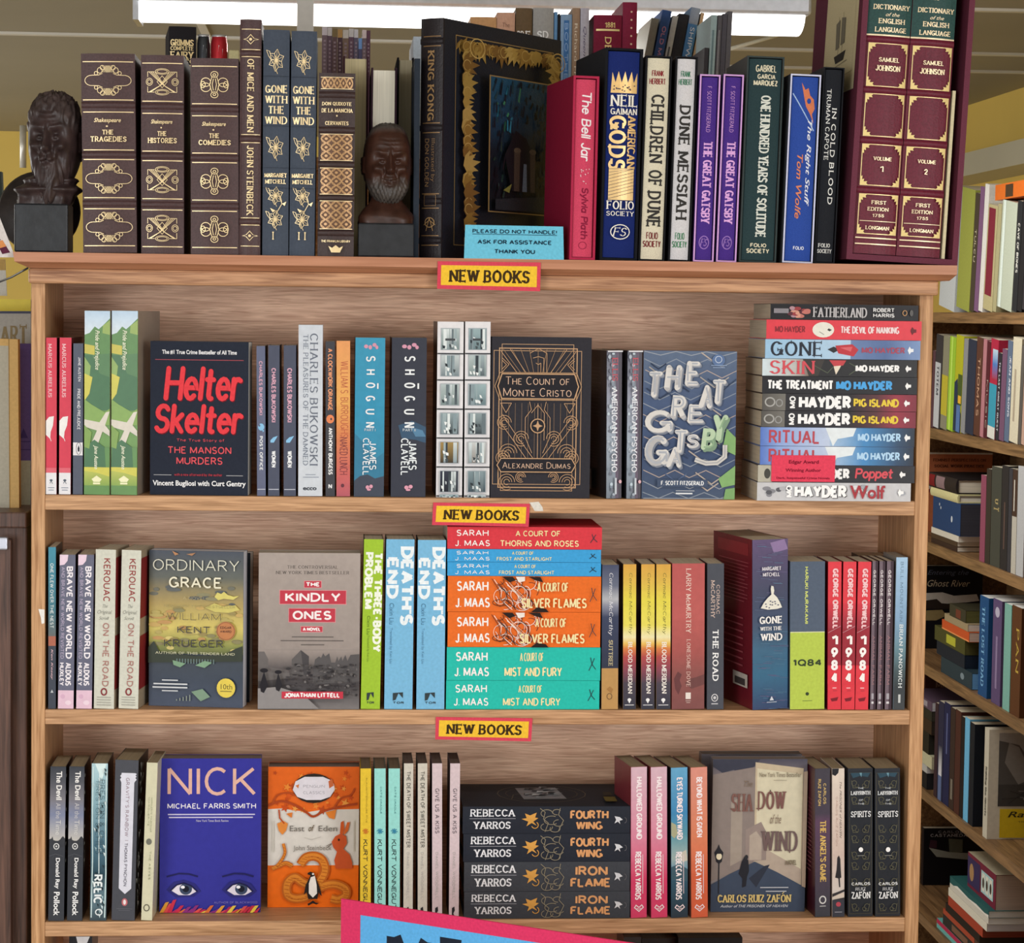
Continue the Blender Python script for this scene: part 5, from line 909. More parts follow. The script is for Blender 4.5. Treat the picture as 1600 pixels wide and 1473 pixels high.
gw += [T('GONE', .16, .45, .8, .492, 'f2f0ee', 'h', 'slabb'), T('WITH THE', .18, .51, .78, .532, 'e4e2e2', 'h', 'slabb'), T('WIND', .2, .55, .8, .592, 'f2f0ee', 'h', 'slabb'), ('P', 'd8dce4', [(.44, .945), (.5, .92), (.56, .945)]), ('R', .36, .953, .64, .957, 'b4bccc')]
stand('tall thick violet-blue book with white gown figure, its maroon back cover showing', (1173.5, 1232.5, 1175, 1232, 843.5), R3, '4a5474', d=.14, rz=12, spine=gw, back=bkc, sides='741f2b')
stand('wide spine split slate blue over lime green', (1234.5, 1289.5, 1234, 1288, 878), R3, '5a6678', d=.075, spine=[('R', 0, .478, 1, 1, 'b9cd58'), ('R', 0, .474, 1, .48, 'dfe2b0'), T('HARUKI MURAKAMI', .42, .035, .52, .42, 'd8e07c', 'd', 'bold'), T('1Q84', .08, .66, .92, .71, '3e4a34', 'h', 'bold'), ('E', .5, .895, .05, .012, '3e4a34'), ('R', .36, .94, .64, .944, '7c8c48')], finish='matte')
NE = [('R', .0, .42, 1, .7, '9c2a38'), ('G', 0, .28, 1, .45, [(0, 'd83a48'), (.6, 'b03442'), (1, 'a03040')]), ('L', 'c4949c', .0007, [(.0, .48), (.95, .435)]), T('GEORGE ORWELL', .34, .045, .76, .455, 'f2c8cc', 'd', 'black')]+[T(c, .24, .495+i*.084, .76, .566+i*.084, 'fbf4f2', 'h', 'black') for i, c in enumerate('1984')]+[('R', 0, .83, 1, 1, 'e03c48'), ('P', '7c1c28', [(.2, .925), (.8, .915), (.7, .94), (.3, .945)]), ('R', .35, .85, .65, .856, 'f0c4c8'), ('R', .4, .87, .7, .874, 'a83440')]
GN = 'red numeral-titled spines'
stand('red spine with stacked white numerals, beside the slate and lime wide spine', (1293.5, 1315.5, 1293, 1313.5, 878), R3, 'e03c48', d=.075, spine=NE, sides='7c1220', group=GN)
stand('red spine with stacked white numerals, between its two matching copies', (1317, 1339, 1315, 1334.5, 878), R3, 'e03c48', d=.075, spine=NE, sides='7c1220', group=GN)
stand('red spine with stacked white numerals, beside the narrow maroon trio', (1340.5, 1362, 1336, 1356, 878), R3, 'e03c48', d=.075, spine=NE, sides='7c1220', group=GN)
AF = [('R', 0, 0, .55, 1, '70606a'), ('R', .55, 0, 1, 1, '3e2c36'), T('GEORGE ORWELL', .22, .06, .62, .43, 'e2dcdc', 'd', 'bold'), T('ANIMAL FARM', .22, .5, .62, .83, 'a87c80', 'd', 'slab'), ('R', .2, .89, .6, .93, 'a8a4ac'), ('R', .2, .945, .6, .96, 'd8d4d8')]
GA = 'narrow maroon-grey spines'
stand('narrow maroon-grey spine touching the red numeral-titled ones', (1363, 1372.3, 1359, 1368.3, 877), R3, '5c4a54', d=.075, spine=AF, sides='3a2028', group=GA)
stand('narrow maroon-grey spine in the middle of its trio', (1374, 1384, 1370, 1380, 877), R3, '5c4a54', d=.075, spine=AF, sides='3a2028', group=GA)
stand('narrow maroon-grey spine nearest the pale blue to black one', (1385.5, 1397, 1382, 1393, 877), R3, '5c4a54', d=.075, spine=AF, sides='3a2028', group=GA)
stand('black book standing behind the narrow maroon trio', (1342, 1390, 1340, 1386, 869), R3, '2a2022', d=.05, Yf=.11)
stand('slim spine shading from pale blue to black, beside the oak upright', (1400.5, 1418.5, 1395, 1413.5, 871), R3, '8fb0cc', d=.075, spine=[('G', 0, 0, 1, 1, [(0, 'a6c6e2'), (.4, '86a8c8'), (.6, '6a8c98'), (.75, '48585c'), (.85, '3a4044'), (1, '44474a')]), T('BULL MOUNTAIN', .4, .03, .64, .42, '5c7890', 'd', 'serif'), T('BRIAN PANOWICH', .4, .44, .72, .855, 'e2e8e8', 'd', 'slabb'), ('R', .42, .9, .62, .955, 'c4c8c8')], sides='8c8884', page='a8a094')
# ================================================================ fourth row: third shelf
R4 = 4
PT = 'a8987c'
DV = [('G', 0, 0, 1, .48, [(0, '3c4048'), (.2, '54565e'), (.45, '7e7c84'), (.65, '8088a4'), (.85, 'aaaab0'), (1, 'c4c0ba')]), ('P', '3a3c42', [(0, .47), (.15, .465), (.2, .45), (.26, .475), (.4, .48), (.5, .485), (.7, .47), (.8, .455), (.88, .45), (1, .465), (1, .52), (0, .52)]), ('L', '5c5e64', .0006, [(.0, .58), (.4, .565), (.9, .58)]), ('L', '4c4e54', .0006, [(.2, .6), (.35, .57)]),
      T('The Devil', .4, .03, .76, .215, 'f0eeec', 'd', 'bb'), T('All the', .4, .235, .7, .335, 'cac8cc', 'd', 'b'), T('Time', .4, .345, .72, .44, 'dcdad8', 'd', 'b'), ('O', .46, .515, .16, .018, 'd8d8d8', .0012), ('E', .46, .515, .06, .006, 'd8d8d8'), T('Donald Ray', .36, .59, .7, .79, 'f2f2f2', 'd', 'bb'), T('Pollock', .34, .81, .72, .965, 'f4f4f4', 'd', 'bb')]
DS = [('R', .02, .05+i*.11, .10, .07+i*.11, 'd8d4cc') for i in range(6)]+[('L', 'd8d4cc', .0007, [(.03, .55), (.1, .55), (.1, .66)])]
stand('charcoal paperback with cloudy sky spine, against the oak upright', (78, 104, 75.5, 99.5, 1198), R4, '3c3f46', d=.08, spine=DV, front=DS, sides='1c1c20', page=PT, group='cloudy sky spines')
stand('charcoal paperback with cloudy sky spine, beside the shiny silver-blue one', (108, 132.5, 104.5, 128.5, 1198), R4, '3c3f46', d=.08, spine=DV, front=DS, sides='1c1c20', page=PT, group='cloudy sky spines')
rn = random.Random(6)
RL = [('G', 0, 0, 1, 1, [(0, 'b4d4dc'), (.25, '8cb0bc'), (.5, '54788a'), (.7, '2e4a58'), (.85, '6c8894'), (1, '3c4a52')]), ('P', 'dcf0f0', [(.2, 0), (.9, 0), (.75, .07), (.6, .12), (.45, .06)]), ('L', 'd6ecec', .0012, [(.1, .02), (.08, .3), (.12, .6), (.07, .98)]), ('L', 'd6ecec', .0014, [(.94, .05), (.9, .4), (.95, .7), (.9, .98)]), ('L', 'e8f6f6', .001, [(.5, .03), (.48, .35), (.52, .7)])]+[('P', rn.choice(['d8e8ea', '24343c', 'a8c4cc']), [(u, v), (u+.14, v+.01), (u+.1, v+.03)]) for u, v in ((.1+.7*rn.random(), rn.random()*.95) for _ in range(40))]  # pale streaks and flecks drawn over a silver-blue gradient
RL += [T('PRESTON & CHILD', .55, .1, .84, .57, '20303a', 'd', 'deco'), T('PRESTON & CHILD', .3, .11, .54, .57, '24404c', 'd', 'deco'), T('RELIC', .22, .70, .76, .885, 'eaf0f2', 'd', 'bold'), ('O', .56, .94, .2, .018, 'e6ecee', .0014)]
stand('shiny silver-blue paperback with frayed reflections, beside the cloudy sky spines', (143.5, 168.5, 140, 166.5, 1193), R4, '7698a4', d=.08, spine=RL, sides='16181c', page=PT)
GR = [('P', 'dcdce8', [(.28, .08), (.88, .08), (.94, .085), (.88, .095), (.94, .1), (.88, .11), (.94, .12), (.88, .13), (.84, .14), (.82, .80), (.55, .835), (.28, .80), (.28, .14), (.22, .12), (.28, .11), (.22, .1), (.28, .09)]), T('GRAVITY\'S RAINBOW', .48, .11, .64, .475, '9c8894', 'd', 'sans'), ('L', '9c8894', .0006, [(.5, .5), (.64, .5)]), T('THOMAS PYNCHON', .48, .515, .62, .785, '64606c', 'd', 'sans'), ('E', .55, .885, .13, .024, 'c06a70'), ('E', .55, .885, .06, .016, 'ece4e4'), ('R', .2, .925, .9, .928, '6c6c74'), ('R', .3, .935, .8, .938, '6c6c74')]
GF = [('P', rn.choice(['d6d4d0', '9a9894', '1c1c1e', 'c4c2be']), [(u, v), (u+.06, v+.01), (u+.03, v+.04)]) for u, v in ((rn.random()*.3, rn.random()*.95) for _ in range(60))]
stand('thick charcoal paperback with white vertical banner, its ink-splashed cover showing', (179.5, 217.5, 174.5, 210, 1188), R4, '4a4c54', d=.085, rz=-4, spine=GR, front=GF, sides='1a1a1c', page=PT)
stand('narrow pale cream paperback leaning beside the blue face-out cover', (228.5, 247.5, 221, 237, 1192), R4, 'd6d2b4', d=.085, rz=-3, spine=[T('MARGUERITE YOURCENAR', .5, .22, .66, .44, 'a8ac8c', 'd', 'sans'), T('MARGUERITE', .26, .22, .4, .40, 'a8ac8c', 'd', 'sans'), ('E', .46, .5, .26, .02, '75756a'), T('THE ABYSS', .52, .56, .7, .74, 'a8ac8c', 'd', 'sans'), ('O', .46, .92, .25, .02, '4c4a40', .001)], page=PT)
fr = [T('NICK', .075, .055, .95, .24, 'e2b4a4', 'h', 'mid'), T('MICHAEL FARRIS SMITH', .075, .29, .95, .325, 'eeeaf4', 'h', 'sans'), ('R', .08, .358, .94, .366, 'c9c4e2'), ('R', .09, .377, .92, .385, 'c9c4e2'), T('New York Times Book Review', .36, .395, .68, .41, 'd4d0ea', 'h', 'b')]
for s, cu in ((-1, .24), (1, .79)):
    fr += [('L', '20205a', .0022, [(cu-.17, .765), (cu-.05, .745), (cu+.05, .748), (cu+.14, .765)]), ('P', '2c2c78', [(cu-.17, .85), (cu-.1, .8), (cu, .785), (cu+.11, .81), (cu+.17, .86), (cu+.1, .895), (cu-.08, .9)]), ('P', 'e2dcea', [(cu-.125, .855), (cu-.07, .82), (cu, .808), (cu+.07, .825), (cu+.13, .86), (cu+.06, .885), (cu-.05, .885)]), ('E', cu+.02, .845, .062, .038, '3c4a66'), ('E', cu+.02, .845, .033, .021, '161a2c'), ('E', cu-.01, .833, .02, .01, 'f4f4fa'), ('L', '1a1a48', .0018, [(cu-.13, .855), (cu-.07, .818), (cu, .806), (cu+.07, .822), (cu+.135, .862)])]
fr.append(T('AUTHOR OF BLACKWOOD', .54, .925, .97, .94, '7c74c4', 'h', 'sans'))
rn = random.Random(9)
for i in range(26):
    u = .0+i*.037; hh = .015+.05*rn.random()+(.05 if i < 3 else 0); c = rn.choice(['c4304a', 'd8504c', 'e0a03c', 'b02c58', 'd87038', '8a3078', 'e8c84c']); fr.append(('P', c, [(u, .997), (min(.99, u+.045), .997), (min(.998, u+.095), .997-hh*.8), (min(.995, u+.06), .997-hh*.75)]))
face_out('blue-violet face-out cover with two drawn eyes and bright sparks along the bottom', (252.5, 410.5, 248.5, 407.5, 1185), R4, .03, '35359a', Yf=.045, front=fr, page='8c8078')
# orange face-out cover
rn = random.Random(12)
fr = [('R', 0, .0, 1, .3, 'e2671e'), ('R', 0, .7, 1, 1, 'ec6d14'), ('P', 'd8d4cc', [(0, .3), (.15, .295), (.3, .31), (.45, .32), (.6, .305), (1, .3), (1, .70), (0, .70)])]
for _ in range(44):
    u, v = .05+.88*rn.random(), .04+.27*rn.random(); s = .025+.03*rn.random(); p = []
    for k in range(10):
        r = s*(1 if k % 2 == 0 else .4); a = k*PI/5; p.append((min(.99, max(.01, u+r*math.cos(a))), max(.01, v+r*.65*math.sin(a))))
    fr.append(('P', rn.choice(['e88a34', 'd2561a', 'c44c18', 'ea9a44', 'b84a1c']), p))
fr += [('L', 'a8441c', .003, smooth([(0, .27), (.15, .24), (.3, .27), (.42, .32), (.5, .35), (.62, .31), (.8, .28), (.98, .26)])), ('L', 'b04a1c', .0022, smooth([(.05, .26), (.1, .2), (.22, .18), (.3, .2)])), ('L', 'b04a1c', .0022, smooth([(.72, .29), (.8, .22), (.9, .2), (.95, .15)])), ('L', 'b84c20', .0018, [(.12, .3), (.13, .36), (.18, .4)]), ('P', 'e08a3c', [(.1, .4), (.17, .38), (.22, .4), (.2, .45), (.16, .48), (.12, .45)]), ('P', 'dd7c30', [(.2, .33), (.27, .32), (.26, .36)]), ('P', 'dd8030', [(.63, .32), (.75, .3), (.73, .37), (.67, .36)])]
fr += [('E', .5, .15, .225, .105, '2a2420'), ('P', 'dedae2', [(.3, .1), (.4, .068), (.6, .068), (.68, .09), (.72, .12), (.73, .16), (.68, .21), (.58, .232), (.42, .232), (.32, .21), (.27, .16)]), T('PENGUIN', .385, .125, .62, .145, '6c6874', 'h', 'thin'), T('CLASSICS', .385, .17, .62, .19, '6c6874', 'h', 'thin'), ('P', 'c4683c', [(.66, .1), (.7, .08), (.72, .13), (.67, .15)]), ('P', 'd07a40', [(.3, .13), (.34, .12), (.33, .15)])]
fr += [T('East', .24, .415, .4, .455, '6a6660', 'h', 'b'), T('of', .445, .41, .51, .455, '5a4a30', 'h', 'bi'), T('Eden', .555, .415, .76, .455, '6a6660', 'h', 'b'), ('L', 'b4b0a8', .0006, [(.4, .5), (.48, .515), (.58, .495)]), T('John Steinbeck', .28, .555, .7, .6, '7a766e', 'h', 'b'), ('R', .055, .38, .065, .6, 'c4c0b4'), ('R', .94, .38, .95, .6, 'c4c0b4')]
fr += [('P', 'cc5a24', [(.8, .39), (.83, .38), (.84, .44), (.82, .48), (.79, .47)]), ('P', 'd2662c', [(.87, .39), (.9, .39), (.88, .45), (.84, .48), (.83, .47)]), ('P', 'c8562a', [(.7, .53), (.74, .49), (.8, .47), (.86, .49), (.87, .54), (.83, .58), (.9, .62), (.93, .68), (.93, .72), (.75, .72), (.73, .66), (.76, .6), (.72, .57)]), ('E', .78, .515, .012, .009, '3a1c10'), ('L', '4a3a2c', .0007, [(.7, .54), (.64, .56)]), ('L', '4a3a2c', .0007, [(.7, .545), (.65, .57)])]
for p, ww in (([(.05, .72), (.12, .7), (.2, .68), (.27, .7)], .006), ([(.17, .54), (.19, .6), (.16, .65), (.1, .7)], .004), ([(.36, .69), (.42, .64), (.52, .63), (.6, .66), (.63, .73), (.58, .8), (.5, .83), (.4, .82), (.3, .78), (.22, .82), (.22, .9), (.3, .93), (.42, .92), (.52, .88), (.62, .84), (.74, .83), (.85, .86), (.86, .91), (.78, .94), (.7, .93)], .0125)): p = smooth(p); fr += [('L', 'b85e1a', ww, p), ('L', 'd8842c', ww*.62, p)]+[('L', 'a8541a', .0006, [(a_[0]-ww*2.2, a_[1]), (a_[0]+ww*2.2, a_[1]+.006)]) for a_ in p[1::2]]
fr += [('P', '231d1c', [(.44, .745), (.47, .735), (.51, .745), (.53, .78), (.57, .84), (.6, .91), (.58, .9), (.56, .88), (.55, .93), (.45, .93), (.43, .88), (.4, .9), (.42, .83), (.46, .78), (.47, .762), (.44, .755)]), ('P', 'ece8e2', [(.475, .775), (.52, .765), (.54, .83), (.545, .89), (.5, .92), (.455, .89), (.455, .82)]), ('E', .5, .752, .012, .007, 'ece8e2'), ('P', '231d1c', [(.44, .965), (.47, .955), (.5, .94), (.53, .955), (.57, .96), (.54, .97), (.5, .96), (.45, .978)])]
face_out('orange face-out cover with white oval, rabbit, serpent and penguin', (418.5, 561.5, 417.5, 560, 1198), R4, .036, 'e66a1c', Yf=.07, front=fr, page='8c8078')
star = lambda v, c: [('L', c, .0012, [(.5-.3*math.cos(a), v-.018*math.sin(a)), (.5+.3*math.cos(a), v+.018*math.sin(a))]) for a in (0.2, .95, 1.6, 2.3)]
def kv(t, c1, c2, t1, t2): return [T(t, .52, t1, .66, t2, c1, 'd', 'hand'), T('KURT VONNEGUT', .28, .47, .68, .935, '232a2c', 'd', 'hand')]+star(.415, c2)
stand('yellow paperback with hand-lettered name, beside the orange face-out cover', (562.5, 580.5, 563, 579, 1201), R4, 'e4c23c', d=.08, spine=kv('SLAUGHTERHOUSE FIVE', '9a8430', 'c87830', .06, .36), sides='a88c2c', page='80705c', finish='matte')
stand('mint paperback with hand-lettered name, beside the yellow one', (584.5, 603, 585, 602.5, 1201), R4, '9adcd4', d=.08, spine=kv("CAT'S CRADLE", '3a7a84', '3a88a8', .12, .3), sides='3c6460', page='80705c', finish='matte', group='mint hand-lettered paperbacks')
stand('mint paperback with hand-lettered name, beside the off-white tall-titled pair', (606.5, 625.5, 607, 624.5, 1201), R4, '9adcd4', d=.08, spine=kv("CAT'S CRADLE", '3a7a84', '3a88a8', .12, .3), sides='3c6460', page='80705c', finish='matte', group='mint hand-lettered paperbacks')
def wd(t, c, t1, e): return [T(t, .3, t1, .72, t1+e, c, 'd', 'sans'), T('DANIEL WOODRELL', .34, .57, .6, .87, 'b0aca8', 'd', 'sans'), ('P', '2e2c30', [(.3, .93), (.55, .92), (.6, .945), (.45, .965), (.6, .985), (.3, .985)])]
OW = 'cfcabd'; PW = 'd6c4c8'
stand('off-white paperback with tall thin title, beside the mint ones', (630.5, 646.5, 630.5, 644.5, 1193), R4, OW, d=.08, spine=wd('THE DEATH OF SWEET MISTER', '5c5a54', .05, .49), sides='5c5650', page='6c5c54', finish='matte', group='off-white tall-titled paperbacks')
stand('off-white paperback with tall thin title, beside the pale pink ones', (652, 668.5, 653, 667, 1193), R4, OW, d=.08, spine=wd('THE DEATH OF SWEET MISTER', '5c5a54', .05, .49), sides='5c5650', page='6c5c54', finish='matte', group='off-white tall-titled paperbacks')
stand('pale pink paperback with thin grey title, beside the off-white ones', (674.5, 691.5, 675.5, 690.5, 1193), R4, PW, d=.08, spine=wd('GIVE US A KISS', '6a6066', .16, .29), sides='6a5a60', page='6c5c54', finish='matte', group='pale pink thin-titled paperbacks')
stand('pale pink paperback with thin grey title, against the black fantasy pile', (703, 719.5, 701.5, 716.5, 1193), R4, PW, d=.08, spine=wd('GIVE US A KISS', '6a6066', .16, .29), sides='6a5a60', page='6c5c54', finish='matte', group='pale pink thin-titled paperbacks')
z = SH[R4]+.0002
def yar(label, x0, x1, y0, y1, col, a, b, leaf, ax, gold, front=()):
    global z
    its = [T('REBECCA', .045, .1, .31, .36, 'e6e8ec', 'h', 'slab'), ('R', .04, .43, .315, .45, '9a9ca4'), T('YARROS', .065, .55, .285, .82, 'e6e8ec', 'h', 'slab')]
    its += [T(a, ax[0], .14, ax[1], .46, gold, 'h', 'bold'), T(b, ax[2], .54, ax[3], .86, gold, 'h', 'bold')]
    c = 'd8a050'; its += [('P', c, [(.35, .45), (.38, .42), (.37, .25), (.4, .32), (.44, .22), (.43, .4), (.45, .42), (.42, .55), (.44, .7), (.41, .6), (.38, .72), (.39, .55)]), ('O', .43, .68, .02, .12, c, .001, 200, 420)]
    for i, (x, y, r) in enumerate(((.5, .25, .035), (.56, .2, .025), (.53, .5, .045), (.57, .6, .03), (.5, .75, .035), (.55, .85, .03))): its += [('O', x, min(.82, y+leaf), r, r*4.0 if r*4 < .17 else .16, '8c8470', .0009, 30*i, 30*i+250)]
    its += [('L', '8c8470', .0009, [(.46, .06), (.49, .2), (.48, .45), (.51, .6), (.49, .93)]), ('L', '8c8470', .0009, [(.58, .05), (.57, .3), (.6, .5), (.57, .9)]), ('P', 'd4d6da', [(.905, .35), (.935, .38), (.955, .48), (.935, .52), (.94, .64), (.925, .55), (.905, .62), (.915, .48)]), ('O', .965, .5, .012, .1, '6c6c70', .0006, -90, 90)]
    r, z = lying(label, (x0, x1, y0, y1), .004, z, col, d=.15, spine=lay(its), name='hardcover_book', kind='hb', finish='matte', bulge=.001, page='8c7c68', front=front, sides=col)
FL = ((.67, .865, .64, .885)); FW = ((.64, .87, .675, .835))
yar('charcoal hardback with orange leaf, at the bottom of the black fantasy pile', 725, 984, 1392.5, 1437, '42454b', 'IRON', 'FLAME', .08, FL, 'dba06c')
yar('charcoal hardback with orange leaf, second from the bottom of the fantasy pile', 725, 984, 1346, 1391.5, '42454b', 'IRON', 'FLAME', .08, FL, 'dba06c')
yar('near-black hardback with orange leaf, third from the bottom of the fantasy pile', 724, 984.5, 1302, 1344.5, '2b2f38', 'FOURTH', 'WING', 0, FW, 'dba06c')
tf = [('O', .55, .5, .38, .27, '6c6250', .0012), ('O', .55, .5, .3, .22, '5a5244', .001), ('P', '8c8c90', [(.3, .38), (.8, .35), (.82, .6), (.32, .64)])]+[('P', rn.choice(['c8ccd0', '4a4c52', 'a0a4a8', '2c2c30']), [(.32+.42*a, .38+.2*b), (.4+.42*a, .39+.2*b), (.38+.42*a, .44+.2*b)]) for a, b in ((rn.random(), rn.random()) for _ in range(24))]+[('L', '6c6250', .001, [(.2, .3), (.4, .32), (.5, .42)]), ('R', .8, .03, .82, .13, '4c463c'), ('R', .1, .86, .3, .93, '6c6030'), ('R', .35, .87, .5, .92, '3c3830')]
yar('near-black hardback with orange leaf, topmost of the fantasy pile, ornate cover showing', 723, 984.5, 1259.5, 1300.5, '2b2f38', 'FOURTH', 'WING', 0, FW, 'dba06c', front=tf)
hrt = lambda v: [('L', 'f0e0e4', .0012, [(.5, v+.022), (.22, v-.004), (.32, v-.02), (.5, v-.004), (.68, v-.02), (.78, v-.004)], True), ('L', 'f0e0e4', .0008, [(.36, v-.0), (.5, v+.008), (.64, v)])]
def ya(t, e, top, mid, bot): return [('G', 0, 0, 1, 1, [(0, top), (.45, mid), (.75, bot), (1, bot)]), T(t, .34, .065, .7, e, 'f4e8ea', 'd', 'bold'), T('REBECCA YARROS', .26, .56, .64, .88, 'f4eaec', 'd', 'bold'), ('R', .72, .58, .76, .84, 'e6d2d8')]+hrt(.935)
stand('pink shaded paperback with white title, against the black fantasy pile', (985, 1011.5, 985.5, 1010.5, 1198.5), R4, 'd0587c', d=.085, rz=8, spine=ya('HALLOWED GROUND', .48, 'd4b4c0', 'd888a0', 'd43c66'), sides='7c2f38', page=PT, group='pink shaded paperbacks')
stand('pink shaded paperback with white title, beside the blue cloud-painted one', (1016, 1042.5, 1017, 1043, 1198.5), R4, 'd0587c', d=.085, rz=8, spine=ya('HALLOWED GROUND', .48, 'd4b4c0', 'd888a0', 'd43c66'), sides='7c2f38', page=PT, group='pink shaded paperbacks')
rn = random.Random(14)
ey = ya('EYES TURNED SKYWARD', .48, '6aa8cc', '4a90b8', '2c4250')
ey = [('G', 0, 0, 1, 1, [(0, '64a6cc'), (.3, '3f88b8'), (.45, '5a98a8'), (.6, '9cb0ac'), (.68, '6c98b0'), (.75, '2c5468'), (1, '26323e')]), ('P', 'a8a888', [(0, .36), (.3, .38), (.4, .44), (.2, .47), (0, .45)]), ('P', 'c9c4b4', [(.4, .58), (.9, .55), (1, .62), (.7, .63)]), ('P', '3a5a68', [(0, .66), (.5, .64), (1, .68), (1, .76), (0, .74)])]+ey[1:]
stand('blue cloud-painted paperback beside the pink shaded pair', (1047.5, 1074.5, 1048.5, 1075, 1199.5), R4, '4a88ac', d=.085, rz=8, spine=ey, sides='1c2028', page=PT)
stand('salmon orange paperback touching the pale street-scene cover', (1078.5, 1105, 1079.5, 1106.5, 1199), R4, 'd86a44', d=.085, rz=8, spine=ya('BEYOND WHAT IS GIVEN', .465, 'd89080', 'd8805c', 'd4603c'), sides='8c5c50', page=PT)
# pale street-scene cover
fr = [('G', 0, 0, 1, 1, [(0, '4c4a58'), (.12, '7c7478'), (.3, '9c9088'), (.6, 'a8988c'), (.8, '8c8484'), (1, '4a5262')]), ('P', '3a3c4a', [(0, 0), (.5, 0), (.42, .06), (.3, .1), (.22, .07), (.1, .09), (0, .05)]), ('P', 'c4b498', [(.45, .02), (.96, .06), (.96, .84), (.45, .68)]), ('P', 'd4ccb0', [(.47, .06), (.95, .1), (.95, .78), (.47, .62)]), ('P', 'b4a494', [(.47, .55), (.95, .72), (.95, .82), (.47, .67)]), ('P', '8a7e78', [(.0, .1), (.45, .05), (.45, .68), (.2, .75), (0, .8)]), ('P', 'a09488', [(.2, .28), (.32, .24), (.32, .66), (.2, .7)]), ('P', '94857e', [(.36, .46), (.52, .41), (.58, .48), (.58, .66), (.36, .67)]), ('P', 'b0a294', [(.4, .5), (.47, .47), (.53, .52), (.53, .66), (.4, .66)]), ('P', '3e4a5e', [(0, .82), (.2, .75), (.46, .67), (.7, .74), (1, .84), (1, 1), (0, 1)]), ('P', '2e3442', [(.4, .78), (.56, .7), (.62, .69), (.48, .84)])]
fr += [('L', '26262c', .0016, [(.08, .68), (.08, .88)]), ('P', '26262c', [(.03, .61), (.06, .58), (.075, .555), (.09, .58), (.125, .61), (.11, .67), (.08, .685), (.05, .67)]), ('E', .08, .635, .03, .022, 'e8dcbc'), ('L', '26262c', .001, [(.04, .615), (.12, .615)]), ('P', '23242c', [(.32, .67), (.35, .635), (.39, .66), (.4, .73), (.38, .77), (.37, .83), (.33, .84), (.33, .78), (.29, .75)]), ('E', .37, .64, .018, .015, '2a2a30')]
fr += [T('The', .33, .14, .42, .18, '8a7868', 'h', 'ii'), T('SHA', .2, .225, .425, .34, '7c5850', 'h', 'fine'), T('DOW', .475, .21, .77, .325, '7c5650', 'h', 'fine'), T('of the', .61, .36, .73, .42, '8a7868', 'h', 'ii'), T('WIND', .53, .47, .91, .6, '6e5a58', 'h', 'fine'), T('New York Times Bestseller', .49, .085, .93, .115, '7c705c', 'h', 'b'), ('R', .64, .135, .78, .138, '9c907c'), T('A NOVEL', .78, .66, .9, .69, '7c705c', 'h', 'slab'), ('R', .52, .835, .82, .842, 'b4b8c0'), ('R', .58, .86, .8, .867, 'b4b8c0'), T('CARLOS RUIZ ZAFON', .07, .885, .85, .935, 'd8c07c', 'h', 'slab'), ('L', 'd8c07c', .001, [(.755, .88), (.775, .868)]), T('Author of THE PRISONER OF HEAVEN', .1, .95, .82, .968, 'c4c8ce', 'h', 'bi'), ('P', 'b09c88', [(.96, .08), (1, .075), (1, .84), (.96, .83)])]
face_out('pale face-out cover of street scene with lamp and walking figure', (1109, 1257, 1109.5, 1257, 1186), R4, .022, '6c6a70', Yf=.035, front=fr, page='8c8078')
face_out('paperback copy tucked behind the pale street-scene cover, only its top showing', (1090, 1248, 1092, 1248, 1178), R4, .022, '5a5458', Yf=.075, page='9c948c')
stand('dark plum paperback with gold title, maroon back cover showing', (1272.5, 1297.5, 1273.5, 1297, 1201), R4, '3c3a44', d=.085, rz=4, spine=[('G', 0, 0, 1, 1, [(0, '403c46'), (.3, '443c4a'), (.35, '5a4058'), (1, '3a3c44')]), T('CARLOS', .55, .1, .74, .24, 'c4a868', 'd', 'bold'), T('RUIZ ZAFON', .2, .07, .4, .25, 'c4a868', 'd', 'bold'), T("THE ANGEL'S GAME", .34, .35, .72, .765, 'd8b464', 'd', 'slab'), ('O', .5, .885, .2, .024, 'd4d4d4', .0016), ('R', .3, .925, .7, .93, 'c8c8c8')], back=[('R', .25, .22+i*.028, .85, .226+i*.028, '7c4450') for i in range(18)]+[('R', .1, .8, .5, .96, 'b0a494'), ('R', .15, .83, .45, .92, '6a6258')], sides='4a1d28', page=PT)
stand('narrow beige paperback with walking silhouette, between plum and black spines', (1300, 1319.5, 1300, 1319.5, 1201), R4, 'd8cabc', d=.08, spine=[('G', 0, 0, 1, .84, [(0, 'ded2c4'), (.7, 'cdb8ac'), (1, 'd6ccc4')]), ('P', '23242a', [(0, 0), (.55, 0), (.5, .03), (.25, .05), (0, .04)]), T('The PRISONER of HEAVEN', .6, .09, .78, .47, '75665e', 'd', 'ii'), T('CARLOS RUIZ ZAFON', .3, .19, .46, .52, 'a87c70', 'd', 'thin'), ('P', '2a282c', [(.42, .60), (.55, .585), (.66, .61), (.7, .69), (.74, .735), (.62, .74), (.66, .8), (.56, .8), (.5, .74), (.24, .735), (.36, .68)]), ('P', '3a3638', [(0, .845), (1, .815), (1, .83), (0, .865)]), ('P', '3a3638', [(0, .885), (1, .87), (1, .9), (0, .9)]), ('R', 0, .885, 1, 1, '3a3c46'), ('E', .5, .915, .2, .016, 'b84a58'), ('R', .2, .965, .8, .97, '9a9aa4')], page=PT)
